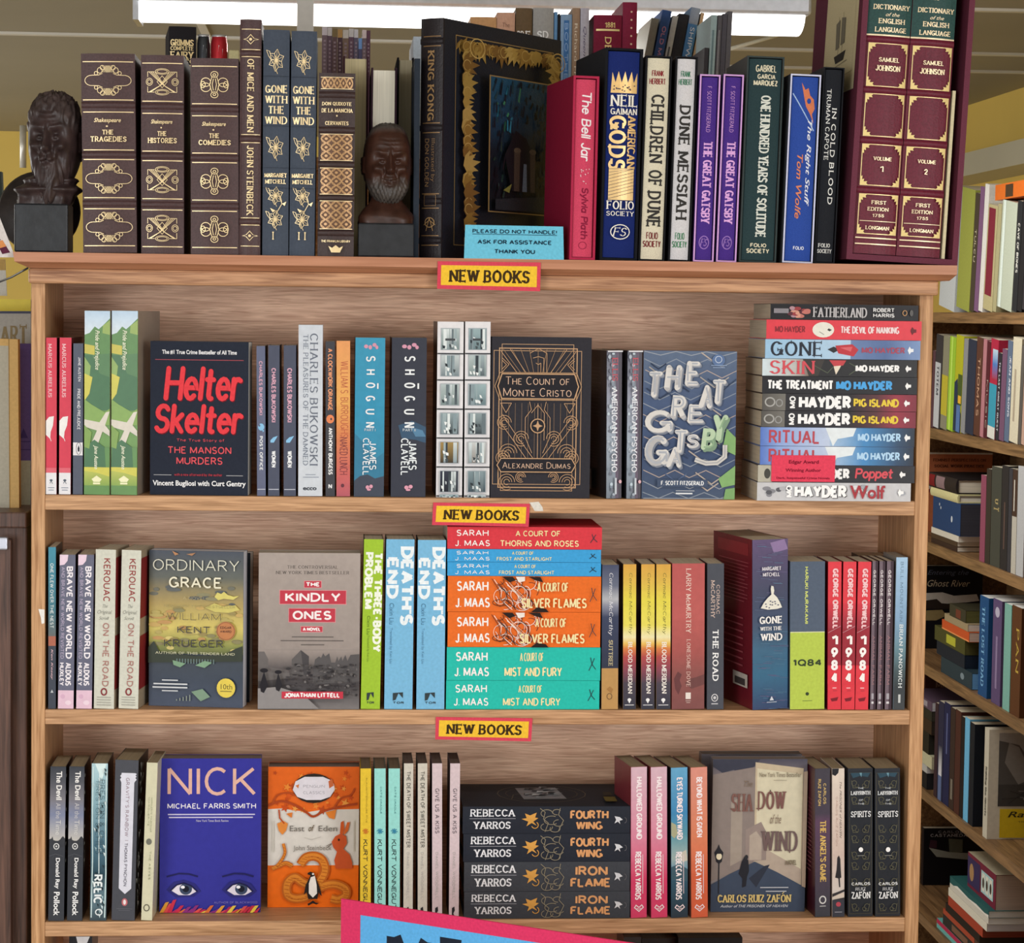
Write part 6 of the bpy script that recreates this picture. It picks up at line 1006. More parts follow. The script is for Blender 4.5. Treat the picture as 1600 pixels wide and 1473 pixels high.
def lab_():
    o = [('R', .06, .02, .94, .985, '24272e'), ('L', '4a4638', .0007, [(.06, .03), (.94, .03), (.94, .98), (.06, .98)], True), ('P', '2c4858', [(.1, .03), (.9, .03), (.8, .06), (.5, .05), (.2, .065)]), ('P', '6c94a4', [(.46, .03), (.56, .03), (.54, .06)])]
    for s in (-1, 1):
        X = lambda u: .5+s*u
        for cv in (.1, .21, .40, .47, .58, .65, .76, .93):
            o += [('O', X(.25), cv, .1, .018, '5c5a48', .0008, 0, 280), ('O', X(.14), cv+.015, .07, .012, '5c5a48', .0007, 90, 400), ('L', '5c5a48', .0008, [(X(.36), cv-.02), (X(.3), cv+.03), (X(.1), cv+.03)])]
    o += [T('THE', .38, .125, .62, .137, 'b8bcc0', 'h', 'bold'), T('LABYRINTH', .1, .15, .88, .175, 'e0e2e4', 'h', 'slab'), T('OF', .42, .205, .6, .217, 'b8bcc0', 'h', 'bold'), T('THE', .38, .23, .64, .242, 'b8bcc0', 'h', 'bold'), T('SPIRITS', .1, .285, .9, .325, 'e8eaec', 'h', 'slabb'), ('E', .5, .545, .09, .016, 'f4f4f4'), ('R', .36, .583, .64, .587, '8a8a84'), T('CARLOS', .12, .765, .88, .785, 'dcdee0', 'h', 'bold'), T('RUIZ', .28, .8, .7, .82, 'c0c2c6', 'h', 'slab'), T('ZAFON', .12, .83, .88, .875, 'eaecee', 'h', 'slabb'), ('L', 'eaecee', .001, [(.58, .828), (.66, .815)])]
    return o
stand('thick black spine with white lettering and filigree, beside the narrow beige one', (1324.5, 1364, 1325, 1363.5, 1201), R4, '2a2d34', d=.08, spine=lab_(), page=PT, group='thick black filigree spines')
stand('thick black spine with white lettering and filigree, nearest the oak upright', (1366.5, 1406.5, 1367.5, 1406.5, 1201), R4, '2a2d34', d=.08, spine=lab_(), page=PT, group='thick black filigree spines')
# ---------------------------------------------------------------- tops showing in the dark shelf below
SH[5] = .49
def low(label, x0, x1, yt, col, Yf, d=.08, spine=(), page='7c7264'):
    a, b = at(x0, 1466, Yf), at(x1, 1466, Yf); h = at((x0+x1)/2, yt, Yf).z-SH[5]
    r = book('paperback_book', label, b.x-a.x, h, d, col, spine=spine, page=page); r.location = ((a.x+b.x)/2, Yf, SH[5]+.0002)
low('black and white paperback top in the dark bottom shelf, below the cloudy sky spines', 108, 144, 1463, '2c2c30', .06, spine=[('P', 'e4e4e6', [(.3, 0), (.9, 0), (.7, .06), (.4, .05)])], page='c8c4bc')
low('dark grey paperback top in the bottom shelf, below the charcoal fantasy hardbacks', 975, 1002, 1464, '3a3634', .03)
low('dark brown paperback top in the bottom shelf, below the pink shaded spines', 1003, 1058, 1466, '2a2422', .05)
low('black paperback top in the bottom shelf, below the pale street-scene cover', 1060, 1160, 1465, '1e1a1a', .03)
# ================================================================ carved busts
def gs(a, b, a0, b0, sa, sb): return math.exp(-((a-a0)/sa)**2-((b-b0)/sb)**2)
def bust(name, label, px, ytop, yneck, base, Yf, beard, cols, bcol, rz):
    """px = (xl, xr) of the head, base = (xl, xr, y top, y bottom) of its block"""
    bl, br = at(base[0], base[2], Yf).x, at(base[1], base[2], Yf).x; bh = at(300, base[2], Yf).z-TOPZ
    root = thing(name, label, 'bust', ((bl+br)/2, Yf+(br-bl)/2, TOPZ+.0002), (0, 0, 0)); bw = br-bl
    mb = MB(); mb.bbox(-bw/2, bw/2, -bw/2, bw/2*.9, 0, bh, .002, bcol, 'carved'); mb.build('base_block', root)
    hx0, hx1 = at(px[0], 250, Yf).x, at(px[1], 250, Yf).x; zt = at(px[0], ytop, Yf).z-TOPZ; zn = at(px[0], yneck, Yf).z-TOPZ
    hw = (hx1-hx0)/2; hh = (zt-zn)/2; hc = Vector(((hx0+hx1)/2-(bl+br)/2, .0, (zt+zn)/2))
    bm = bmesh.new(); bmesh.ops.create_icosphere(bm, subdivisions=6, radius=1)
    Rz = Matrix.Rotation(rz, 3, 'Z'); K = 1.55; vc = []; skin, hairc, dark = [hx(c) for c in cols]
    for v in bm.verts:
        d = v.co.copy(); x, z = d.x, d.z; ff = min(1, max(0, -d.y)*1.8); a = abs(x); o = 0; hr = 0
        o += .17*gs(x, z, 0, .02, .10, .22)+.19*gs(x, z, 0, -.13, .15, .085)+.08*gs(a, z, .13, -.16, .06, .06)-.05*gs(a, z, .24, -.15, .05, .08)
        o -= .24*gs(a, z, .36, .09, .19, .13); o += .19*gs(a, z, .36, .075, .115, .068)-.09*gs(a, z, .36, .155, .14, .016)-.07*gs(a, z, .36, .0, .13, .014)
        br_ = .24+.10*(a-.3 if a > .3 else (.3-a)*.6); o += .10*gs(a, z, .34, br_, .2, .045)-.05*gs(a, z, .06, .24, .03, .05)
        o += .13*gs(a, z, .50, -.10, .15, .10)-.11*gs(a, z, .47, -.34, .13, .14)
        o -= .07*gs(a-.22-(-z-.2)*.45, z, 0, -.27, .035, .12)
        for q in range(3): o -= .022*gs(x, z, 0, .38+.085*q+(.06 if beard else -.05)*x*x, .40, .013)
        if not beard:
            o += .12*gs(x, z, 0, -.34, .24, .036)+.14*gs(x, z, 0, -.44, .2, .045)-.13*gs(x, z, 0, -.387, .25, .014)+.10*gs(x, z, 0, -.64, .26, .12)
            hr = min(1, max(0, (-.30-z)*5))*(1-gs(x, z, 0, -.385, .30, .11)) if d.y < .1 else 0
            o += hr*(.05+.03*math.sin(41*x+7*z)*math.sin(37*z+5*x))
        else:
            o += .17*gs(a, z, .15, -.33, .17, .055)-.08*gs(x, z, 0, -.29, .035, .05)+.09*gs(x, z, 0, -.45, .13, .035)-.12*gs(x, z, 0, -.405, .13, .016)
            hr = min(1, max(0, (-.36-z)*5)); o += hr*(.04+.035*math.sin(30*x+8*noise.noise(d*3)))
            if z < -.42: o += min(.34, (-.42-z)*.85)*gs(x, 0, 0, 0, .42, 1)
        r = 1+o*K*ff*.8; hair = 0
        hl = .72-.25*a*a if not beard else .62-.55*a
        hair = min(1, max(0, (z-hl)*9)) if d.y < .25 else 1*(z > -.35)
        if hair: r += hair*(.035+(.05*abs(noise.noise(d*17)) if not beard else .05*noise.noise(d*7)+.03*math.sin(26*d.x+10*noise.noise(d*4))))
        ex = 1/((abs(d.x)**2.7+abs(d.y)**2.7+abs(d.z)**2.7)**(1/2.7)); p = d*ex*r
        if z < -.15: p.x *= 1-(.30 if beard else .20)*min(1, (-.15-z)/.8)**1.3
        if z > .5: p.x *= 1-.12*(z-.5)
        if abs(d.x) > .88 and abs(z+.02) < .2 and abs(d.y-.12) < .22: p.x *= 1.09
        cav = -(o if ff > .3 else 0); t1 = max(hair, hr if not beard else hr*.4)
        vc.append(tuple(skin[i]*(1-t1)+hairc[i]*t1 for i in range(3)))
        v.co = Rz @ Vector((p.x*hw*.95, p.y*hw*1.1, p.z*hh*.97))+hc
    mb = MB(); bm.verts.index_update(); mb.raw([v.co.copy() for v in bm.verts], [[v.index for v in f.verts] for f in bm.faces], vc, 'carved', True); bm.free()
    n, m_ = 56, 24; z0, z1 = bh-.002, zn+hh*(.42 if not beard else .55); vs = []
    for i in range(m_):
        t = i/(m_-1); z_ = z0+(z1-z0)*t; s = min(1, max(0, (t-.18)/.6)); s = s*s*(3-2*s); rx = bw*.50*(1-s)+hw*.62*s
        if beard: rx += .012*math.exp(-((t-.40)/.10)**2)+.011*math.exp(-((t-.62)/.08)**2)
        for k in range(n):
            a = 2*PI*k/n; sq = (abs(math.cos(a))**4+abs(math.sin(a))**4)**-.25; sq = sq*(1-s)+s
            rr = rx*sq*(1+((.06*math.sin(13*a+9*t)) if beard else .035*math.sin(5*a+7*t))*min(1, t*6)*(1-t*.6)+.03*noise.noise(Vector((math.cos(a)*3, math.sin(a)*3, t*9))))
            vs.append(Vector((rr*math.cos(a), rr*.9*math.sin(a), z_))+Vector((hc.x*t, 0, 0)))
    mb.raw(vs, [(i*n+k, i*n+(k+1) % n, (i+1)*n+(k+1) % n, (i+1)*n+k) for i in range(m_-1) for k in range(n)], cols[0], 'carved', True); mb.build('carved_head', root); return root
bust('carved_bust', 'dark carved wooden bust of a bearded man with ruff collar, at the bookcase corner', (40, 124), 140, 296, (22, 106, 322, 391), -.025, True, ('3a2c2b', '463a38', '1c1515'), '1d2024', math.radians(-12))
bust('carved_bust', 'dark carved wooden bust of a short-haired man on a black block, between gilt books', (568, 645), 190, 320, (560, 647, 344, 398), -.028, False, ('3f261d', '4c4642', '1c1210'), '202226', math.radians(5))
q = MB(); c = at(60, 315, .11); pr = [(.001, 0), (.047, 0), (.053, .004), (.050, .008), (.001, .008)]; q.lathe(pr, '2b2422', 'carved', 40); pl = q.build('round_platter'); pl.location = (at(64, 330, .10).x, .085, TOPZ+.0535); pl.rotation_euler = (math.radians(84), 0, 0); tag(pl, 'dark round wooden platter leaning upright behind the bearded bust', 'platter')
# ================================================================ second bookcase behind, with its own books on top
YB = .62; BT = at(700, 250, YB).z
bx0, bx1 = at(230, 300, YB).x, at(1180, 300, YB).x
rb = thing('back_bookcase', 'pale wooden bookcase standing behind, hidden by the gilt books', 'bookcase', ((bx0+bx1)/2, YB+.1, 0)); q = MB(); M0 = Vector((-(bx0+bx1)/2, -(YB+.1), 0))
def bb(n, *b):
    q = MB(); q.box(*b, 'ffffff', W_EDGE); o = q.build(n, rb); o.location = M0
bb('top_board', bx0, bx1, YB-.02, YB+.42, BT-.02, BT); bb('side_panel', bx0, bx0+.02, YB, YB+.26, 0, BT-.02); bb('side_panel', bx1-.02, bx1, YB, YB+.26, 0, BT-.02); bb('back_panel', bx0+.02, bx1-.02, YB, YB+.012, 0, BT-.02)
def rear(label, x0, x1, yt, col, Yf=YB, d=.15, lean=0, name='hardcover_book', kind='hb', rz=0, **kw):
    a, b = at(x0, yt, Yf), at(x1, yt, Yf); h = (a.z+b.z)/2-BT; w = b.x-a.x-.0004; sh = math.tan(math.radians(lean))*h
    r = book(name, label, w, h/math.cos(math.radians(lean)), d, col, kind=kind, **kw); r.location = ((a.x+b.x)/2-sh, Yf, BT+.0003+abs(math.sin(math.radians(lean)))*w/2); r.rotation_euler = (0, math.radians(lean), math.radians(rz)); return r
rear('black book with gold storybook lettering, standing beside two drink cans', 264, 307, 42, '2b292c', rz=6, spine=[T('GRIMMS', .05, .10, .9, .15, '*e0c890', 'h', 'slab'), T('COMPLETE', .05, .155, .9, .185, '*e0c890', 'h', 'slab'), T('FAIRY', .05, .195, .9, .25, '*e0c890', 'h', 'slab'), T('TALES', .05, .255, .9, .31, '*e0c890', 'h', 'slab')])
def can(label, x0, x1, yt, col, band):
    a, b = at(x0, yt, YB), at(x1, yt, YB); r = (b.x-a.x)/2; h = .122; root = thing('drink_can', label, 'can', ((a.x+b.x)/2, YB+r, a.z-h))
    q = MB(); q.lathe([(r*.7, 0), (r*.95, .006), (r, .012), (r, h-.014), (r*.84, h-.003)], col, 'metal', 28)
    q.face([Vector((math.sin(t)*r*1.01, -math.cos(t)*r*1.01, z)) for t, z in ((-.5, .03), (.1, .02), (.5, .10), (.0, .106))], band, 'plastic'); q.build('body', root)
    q = MB(); q.lathe([(r*.84, h-.003), (r*.88, h), (r*.8, h), (r*.78, h-.004), (.0005, h-.004)], 'd4d6d8', 'metal', 28); q.build('rim', root)
    return root
def stand_on(label, y, x0, x1):
    q = MB(); a, b = at(x0, y, YB), at(x1, y, YB); q.bbox(a.x, b.x, YB-.004, YB+.09, BT, a.z-.0002, .002, 'cfc7a4', 'paper'); o = q.build('cardboard_box'); tag(o, label, 'box')
za = at(330, 90, YB).z
c1 = can('black drink can beside the gold-lettered black book', 307.5, 328, 53, '3a3d42', 'c9ccd0'); c2 = can('red drink can with pale swirl behind the brown leather volumes', 328.5, 355, 51, 'c42a34', 'f0e0e0')
zc = c1.location.z; 
q = MB(); a, b = at(306, 90, YB).x, at(357, 90, YB).x; q.bbox(a, b, YB-.004, YB+.08, BT, min(c1.location.z, c2.location.z)-.0002, .002, 'd6cfa8', 'paper'); tag(q.build('cardboard_box'), 'cream box under the two drink cans', 'box')
c1.location.z = c2.location.z = min(c1.location.z, c2.location.z)
q = MB(); a, b = at(357.5, 78, YB).x, at(374, 78, YB).x; q.bbox(a, b, YB, YB+.1, BT, at(366, 78, YB).z, .002, 'd8d0a0', 'paper'); tag(q.build('paper_bundle'), 'cream bundle of papers between the cans and narrow brown leather book', 'papers')
P0 = ['7c6a72', '6e5a66', '725c60', '5a4650', '8a7468', '705868', '6a6478', '5c5a78', '7a6a70', '64485a']; xs = [503, 512, 519, 527.5, 535.5, 545, 553, 560, 566, 573, 579]; tp = ['cfc6cc', 'd2cccc', '8c7a58', 'c49c66', 'd8d2cc', 'd4d0d0', 'd2d0d6', 'c8ccdc', 'd6c4c4', '6a4a5a']
lbs = ['first from the slate blue volumes', 'second from the slate blue volumes', 'with olive tip', 'with tan tip', 'fifth in its row', 'sixth in its row', 'seventh in its row', 'eighth in its row', 'just before the blue-labelled one', 'last in its row']
ytp = [42, 43, 45, 46, 47, 45, 46, 60, 47, 48]
rn = random.Random(3)
for i in range(10):
    sp = [('R', 0, 0, 1, .065, tp[i])]+[('R', .3, .1+k*.03, .7, .115+k*.03, '9c8a94') for k in range(8)]
    if i == 7: sp = [('R', 0, 0, 1, .09, '7aa0d8')]
    rear('slim mauve bound score '+lbs[i]+' behind the slate volumes', xs[i], xs[i+1], ytp[i], P0[i], name='bound_score', kind='pb', finish='matte', spine=sp, d=.2, group='slim mauve bound scores')
q = MB(); c = at(472, 30, .5); a, b = at(464, 30, .5).x, at(490, 30, .5).x; q.box(a, b, .5, .504, at(476, 130, .5).z, CZ-.001, 'c2bdb4', 'plastic'); tag(q.build('hanging_strip'), 'grey plastic strip hanging from the ceiling above the slate blue volumes', 'strip')
q = MB(); a, b = at(646, 57, YB), at(659, 57, YB); q.box(a.x, b.x, YB, YB+.2, BT+.0002, a.z, 'c8d6e4', 'paper'); o = q.build('pale_folder'); tag(o, 'pale blue-white folder edge beside the large black pictorial book', 'folder')
for lbl, x0, x1, yt, c, sp in (
    ('orange book top peeping over the large black pictorial book', 735, 776, 27, 'd0a070', []), ('salmon book with faint lettering behind the large black pictorial book', 776.5, 805, 20, 'd4a68c', [T('The', .3, .07, .7, .1, '8c6454', 'h', 'b'), T('Stories', .2, .12, .8, .15, '8c6454', 'h', 'b')]),
    ('brown clothbound book with white paper label, behind the large black book', 806, 832, 13, '6e5a42', [T('RD', .1, .15, .5, .2, 'f4f0ea', 'h', 'slabb'), T('E', .6, .15, .9, .2, 'f4f0ea', 'h', 'slabb')]), ('wide grey book with white monogram, behind the large black book', 833, 865.5, 13, 'a8a6a2', [T('SD', .2, .15, .75, .2, 'f6f6f6', 'h', 'slabb')]),
    ('very thin blue book beside the wide grey one', 866, 871.5, 19, '6c98c4', []), ('very thin black book beside the wide grey one', 872, 875.5, 22, '2c2c30', []), ('rounded blue book with darker title strip, beside thin black one', 876, 894, 23, '8faccc', [('R', .28, .04, .75, .98, '4c7cb8'), T('BOOTHES', .36, .06, .66, .5, 'a8c8ec', 'd', 'sans')]),
    ('tan book with cream title, beside the rounded blue one', 894.5, 906.5, 13, 'a88c74', [T('Richard Francis', .3, .1, .7, .6, 'e8dcc8', 'd', 'b')]), ('lavender grey book with script title, beside the maroon gilt volume', 907, 921, 13, 'c4c0cc', [T('Queen of Love', .3, .12, .7, .55, '6c6480', 'd', 'ii')]),
    ('maroon book with gold date and band, behind the crimson slipcase', 928, 972, 24, '8a2a44', [T('1881', .4, .05, .75, .085, '*f0d488', 'h', 'slab'), ('R', .08, .095, .92, .108, '*f4dc98'), T('DEN', .4, .15, .62, .3, '*f0d488', 'd', 'slab')]), ('taller maroon book with gold dots, beside the maroon one with gold date', 973, 996, 4, '94304c', [('E', .6, .06+.05*i, .07, .006, '*f0c8b0') for i in range(6)])):
    rear(lbl, x0, x1, yt, c, spine=sp, finish='matte')
for lbl, x0, x1, yt, c, ln, sp in (
    ('clear-covered grey book leaning behind the cream block-lettered spine', 1018, 1030, 30, 'a4a49c', 12, []), ('blue book with pink title, leaning behind the cream block-lettered spine', 1035, 1050, 18, '4a68a4', 11, [T('OLD MILTON', .3, .1, .75, .45, 'd49ab4', 'd', 'bold')]), ('white book with small print, leaning beside the blue pink-titled one', 1051, 1060, 26, 'd0d0cc', 10, [('R', .3, .2, .6, .4, '6c6c70')]), ('black hardback leaning beside the white small-print one', 1061, 1077, 24, '3a3a3e', 10, []),
    ('blue book with white title, leaning beside the black hardback', 1080, 1095, 14, '5a8cc0', 7, [('R', 0, 0, 1, .1, '9aa4b4'), T('SHIPWRECKS', .3, .12, .75, .5, 'e8eef4', 'd', 'b')]), ('tan board book leaning beside the blue white-titled one', 1095.5, 1101, 21, 'c8a884', 7, [])):
    rear(lbl, x0, x1, yt, c, lean=10, spine=sp, finish='matte', d=.17, Yf=YB+.19)
for lbl, x0, x1, yt, c, sp in (('charcoal booklet with faint title, behind the lilac-rimmed slipcases', 1101, 1107.5, 75, '4c4a50', []), ('pale aqua booklet behind the lilac-rimmed slipcases', 1111.5, 1121, 24, 'b4ccd0', [('R', .3, .1, .6, .8, '7c98a0')]), ('grey booklet touching the pale aqua one', 1122, 1129, 24, '6c6a70', [('R', .3, .1, .6, .5, '9c9aa0')]), ('grey booklet with darker edge, second from the pale aqua one', 1129.5, 1137, 22, '62606a', []), ('grey booklet with upturned corner, third from the pale aqua one', 1137.5, 1145, 18, '706e74', [])):
    rear(lbl, x0, x1, yt, c, lean=2, spine=sp, name='booklet', kind='pb', finish='matte')
# ================================================================ bookcase along the side wall
XW = 1.28; KS = 1.6
SZ = [1.55+(v-1.55)*KS for v in (1.5584, 1.403, 1.24933, 1.08338, .9134, .7434)]
yn, yf = 1.05, 2.36
W_DK = wood('old_pine', '8f6d48', '5a4028', 'Y', .7, .5)
sc = thing('wall_bookcase', 'old pine bookcase running along the yellow side wall, packed with used books', 'bookcase', (XW+.13, (yn+yf)/2, 0)); O2 = Vector((-(XW+.13), -(yn+yf)/2, 0))
def sp_(n, *b):
    q = MB(); q.box(*b, 'ffffff', W_DK); o = q.build(n, sc); o.location = O2
for i, zz in enumerate(SZ): sp_('shelf', XW, XW+.26, yn+.02, yf-.02, zz-.022, zz)
sp_('back_panel', XW+.26, XW+.27, yn, yf, 0, SZ[0]); sp_('side_panel', XW, XW+.26, yf-.02, yf, 0, SZ[0]-.022); sp_('side_panel', XW, XW+.26, yn, yn+.02, 0, SZ[0]-.022)
def side(label, xf, xn, yt, row, col, d=.15, lean=0, out=0, name='hardcover_book', **kw):
    """book upright on the wall bookcase, spine towards -X; xf, xn = far and near edge of the spine in the picture"""
    a, b = atx(xf, 500, XW-out), atx(xn, 500, XW-out); zz = SZ[row]; t = atx((xf+xn)/2, yt, XW-out).z-zz; w = a.y-b.y-.0005
    r = book(name, label, w, t, d, col, **kw); r.location = (XW-out+.006, (a.y+b.y)/2, zz+.0003+abs(math.sin(math.radians(lean)))*w/2); r.rotation_euler = (0, math.radians(lean), -PI/2); return r
def tx(t, v0, v1, c='d8d8d0', u0=.3, u1=.7): return [T(t, u0, v0, u1, v1, c, 'd', 'sans')]
for a in (
    ('grey-white book at the far end of the wall bookcase top', 1462, 1486, 300, 0, 'c4cacc', []), ('olive green book on the wall bookcase top, beside the huge slipcase', 1489, 1509, 300, 0, '9aa04c', []), ('dark brown book with pale title, touching the olive green one', 1509.5, 1516, 304, 0, '4a4236', tx('TULCU', .3, .58, 'd0c8a8')),
    ('purple book on the wall bookcase top, beside the dark brown one', 1516.5, 1523, 294, 0, '7c5a7c', []), ('white book with purple edge on the wall bookcase top', 1523.5, 1530, 290, 0, 'dcdad4', []), ('book with maroon label strip on tan, on the wall bookcase top', 1530.5, 1545, 324, 0, 'b4aa80', [('R', .1, .03, .8, .86, '7c2a3a')]), ('tan thin book on the wall bookcase top, beside the maroon-labelled one', 1545.5, 1551, 320, 0, 'a8a27c', []),
    ('thick pale sage book on the wall bookcase top', 1552, 1575, 320, 0, 'b4bcaa', [('R', .1, 0, .25, 1, 'd4e0d8')]), ('black book with long white title on the wall bookcase top', 1575.5, 1583, 316, 0, '2a2c30', tx('CAVE OF BONES', .2, .65)), ('black book beside the white-titled black one, on the wall bookcase top', 1583.5, 1591, 314, 0, '26262a', []), ('charcoal book nearest us on the wall bookcase top', 1591.5, 1604, 312, 0, '38363c', [('R', .2, .4, .5, .7, 'a89c9c')])):
    side(a[0], a[1], a[2], a[3], a[4], a[5], lean=7, spine=a[6], finish='matte')
q = book('paperback_book', 'orange paperback lying on top of the upright books on the wall bookcase', .03, .21, .14, 'd86a28', spine=[('R', .1, .35, .9, .6, '3c2c28')]); a = atx(1548, 300, XW); b = atx(1604, 290, XW); q.location = (XW+.004, b.y-.12, a.z+.0); q.rotation_euler = (-PI/2+0, 0, 0)
q.rotation_euler = Matrix(((0, 1, 0), (0, 0, 1), (1, 0, 0))).to_euler(); q.location = (XW+.004, atx(1552, 300, XW).y-.21, max(SZ[0], atx(1575, 320, XW).z)+.028)
rr = [('dark plum', '5c3f48', 1453, 1457, 548), ('black and white', '3c3a3e', 1457.5, 1468, 524), ('grey-yellow', '8c8a74', 1468.5, 1478, 526), ('lime green', '9cc43c', 1478.5, 1488, 527), ('yellow and navy', 'b4b42c', 1488.5, 1500, 525), ('grey', '8c8e90', 1500.5, 1507, 530), ('navy', '2f3648', 1507.5, 1520, 532), ('brown', '5a3a30', 1520.5, 1530, 528), ('pink-grey', 'b07880', 1530.5, 1536, 530), ('dark maroon', '54242e', 1536.5, 1542, 534), ('crimson topped teal', 'a82a44', 1542.5, 1554, 531), ('black lettered', '2e2e36', 1554.5, 1560, 552), ('mauve', '70506a', 1560.5, 1568, 546), ('steel blue', '5c6c84', 1568.5, 1576, 533), ('thick cream', 'cfc8b0', 1576.5, 1590, 529), ('dark grey', '5a5652', 1590.5, 1595, 540), ('salmon edged', 'b89888', 1595.5, 1603, 536)]
sps = {1: [('R', 0, .3, .8, 1, 'c4c8cc'), T('TOTEM', .25, .33, .6, .65, '4c5058', 'd', 'sans')], 2: [('R', 0, .42, 1, .85, 'c0b43c')], 3: [('R', .3, 0, .55, 1, 'c0e464')], 4: [('R', .45, .4, 1, .72, '4a5c2c'), ('P', '2c3850', [(0, .5), (.4, .45), (.5, .7), (1, .8), (1, 1), (0, 1)]), ('R', .55, .62, .95, .7, 'e4b43c'), ('R', .4, .72, .9, 1, '5878ac')], 7: tx('THOMAS', .2, .8, 'c09a80'), 9: tx('MUSIC', .4, .9, 'b8b0a4'), 10: [('R', 0, .45, 1, .88, '3a94ac'), ('G', .3, .1, 1, .4, [(0, 'b8d0dc'), (.5, '4c78b8'), (1, 'a03c4c')]), ('R', 0, .88, 1, 1, 'd4d4cc')], 11: tx('THE LAST GREAT QUEST', .1, .9, 'd8d8e0'), 13: tx('JEAN AND SONS', .15, .75, 'e0e4ec', .5, .85), 14: [('R', .3, .3, .5, .8, 'a89c88')]}
for i, (c, h_, xf, xn, yt) in enumerate(rr): side(c+' spine on the second wall bookcase shelf'+(' beside the '+rr[i-1][0]+' one' if i else ' at its far end'), xf, xn, yt, 1, h_, lean=4, spine=sps.get(i, []), finish='matte')
# face-out books at the far end, turned towards the aisle
def faceo(label, x0, x1, yt, row, Yf, col, front, th=.02):
    a, b = at(x0, yt, Yf), at(x1, yt, Yf); zz = SZ[row]; w = b.x-a.x; h = a.z-zz
    r = book('paperback_book', label, th, h, w, col, front=front); r.location = (a.x, Yf+th/2, zz+.0003); r.rotation_euler = (0, 0, -PI/2); return r
YE = yf-.075
faceo('dusty orange cover turned outwards above the lying pile, third shelf of the wall bookcase', 1448, 1551, 707, 2, YE, 'b46a48', [('R', 0, 0, 1, .02, 'd0c8b8'), T('FEMINIST PERSPECTIVES ON', .1, .075, .9, .11, '5c3424', 'h', 'slab'), T('SOCIAL WORK PRACTICE', .12, .15, .88, .185, '4c2c20', 'h', 'slabb'), T('The intellectual development of', .2, .26, .85, .28, '7c4834', 'h', 'b'), ('P', 'cfc4bc', [(0, .36), (.3, .35), (.6, .38), (1, .36), (1, .46), (0, .46)]), ('P', '7c2c34', [(.1, .42), (.4, .44), (.3, .5), (0, .5)])])
faceo('black cover with pale italic title and cloud photograph, turned outwards above a pile', 1447, 1536, 884, 3, YE, '16161a', [T('Entering the', .03, .05, .75, .125, '5c6478', 'h', 'ii'), T('Ghost River', .03, .17, .78, .25, 'b4a890', 'h', 'ii'), ('P', 'b8b4ac', [(0, .33), (.3, .32), (.5, .36), (.9, .34), (.95, .42), (.5, .46), (0, .44)]), ('P', '2c2420', [(.0, .42), (.2, .40), (.3, .46), (.7, .44), (.7, .52), (0, .52)]), ('P', '8c7c54', [(.02, .54), (.3, .53), (.38, .6), (.2, .66), (.02, .66)])])
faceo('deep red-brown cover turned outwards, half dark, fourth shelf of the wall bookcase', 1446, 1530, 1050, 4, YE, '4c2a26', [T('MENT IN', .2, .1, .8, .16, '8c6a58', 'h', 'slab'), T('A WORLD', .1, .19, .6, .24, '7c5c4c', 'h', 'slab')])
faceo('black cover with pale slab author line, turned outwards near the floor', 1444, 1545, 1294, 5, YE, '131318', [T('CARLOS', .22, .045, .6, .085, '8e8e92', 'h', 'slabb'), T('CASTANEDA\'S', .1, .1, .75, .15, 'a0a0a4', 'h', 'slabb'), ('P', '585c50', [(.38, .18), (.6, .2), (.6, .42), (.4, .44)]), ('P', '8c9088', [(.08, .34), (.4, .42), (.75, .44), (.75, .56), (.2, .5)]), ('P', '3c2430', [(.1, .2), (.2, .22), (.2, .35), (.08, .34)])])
# piles lying on their sides, spines out, page ends towards us
def pile(items, row, xn, Yn=None):
    """items from the bottom: (label, y bottom, y top at the near corner, colour, page, spine, length, inset px)"""
    y0 = atx(xn, 900, XW).y; zz = SZ[row]+.0003
    for lbl, tpx, col, pg, spn, ln, ins, kd in items:
        d_ = y0+ins; t = tpx*(d_+3.1)/FPX
        r = book('hardcover_book' if kd == 'hb' else 'paperback_book', lbl, t-.0004, ln, .16, col, kind=kd, spine=spn, page=pg, finish='matte', sides=col)
        r.rotation_euler = Matrix(((0, 1, 0), (0, 0, -1), (-1, 0, 0))).to_euler(); r.location = (XW+.006, d_+ln, zz+t/2); zz += t
    return zz
pile([('thin dark book at the bottom of the pile under the navy volume', 8, '3a2a24', 'd8d2c4', [], .22, 0, 'pb'), ('thin brown book under the navy volume, second from its pile bottom', 8, '4a3a2c', 'd0c8b8', [], .22, 0, 'pb'), ('white-edged thin book directly under the navy volume', 10, 'cfcabc', 'e4e0d4', [], .23, -.01, 'pb'),
      ('very thick navy book lying in the pile below the dusty orange cover', 52, '24406a', '3c3c44', [('E', .55, .3, .1, .03, 'c4ccd4'), ('E', .2, .75, .05, .015, 'c4ccd4'), ('E', .3, .7, .05, .015, 'c4ccd4')], .23, -.02, 'pb'), ('cream-spined book lying on the very thick navy one', 14, 'cfc894', 'dcd6c6', [], .23, 0, 'hb'), ('dark glossy hardback with white pages, topmost under the dusty orange cover', 24, '2c2626', 'd8d0c0', [('R', .1, .4, .9, .7, '8c7478'), ('R', .1, .75, .9, .95, '7c1c24')], .24, .01, 'hb')], 2, 1490)
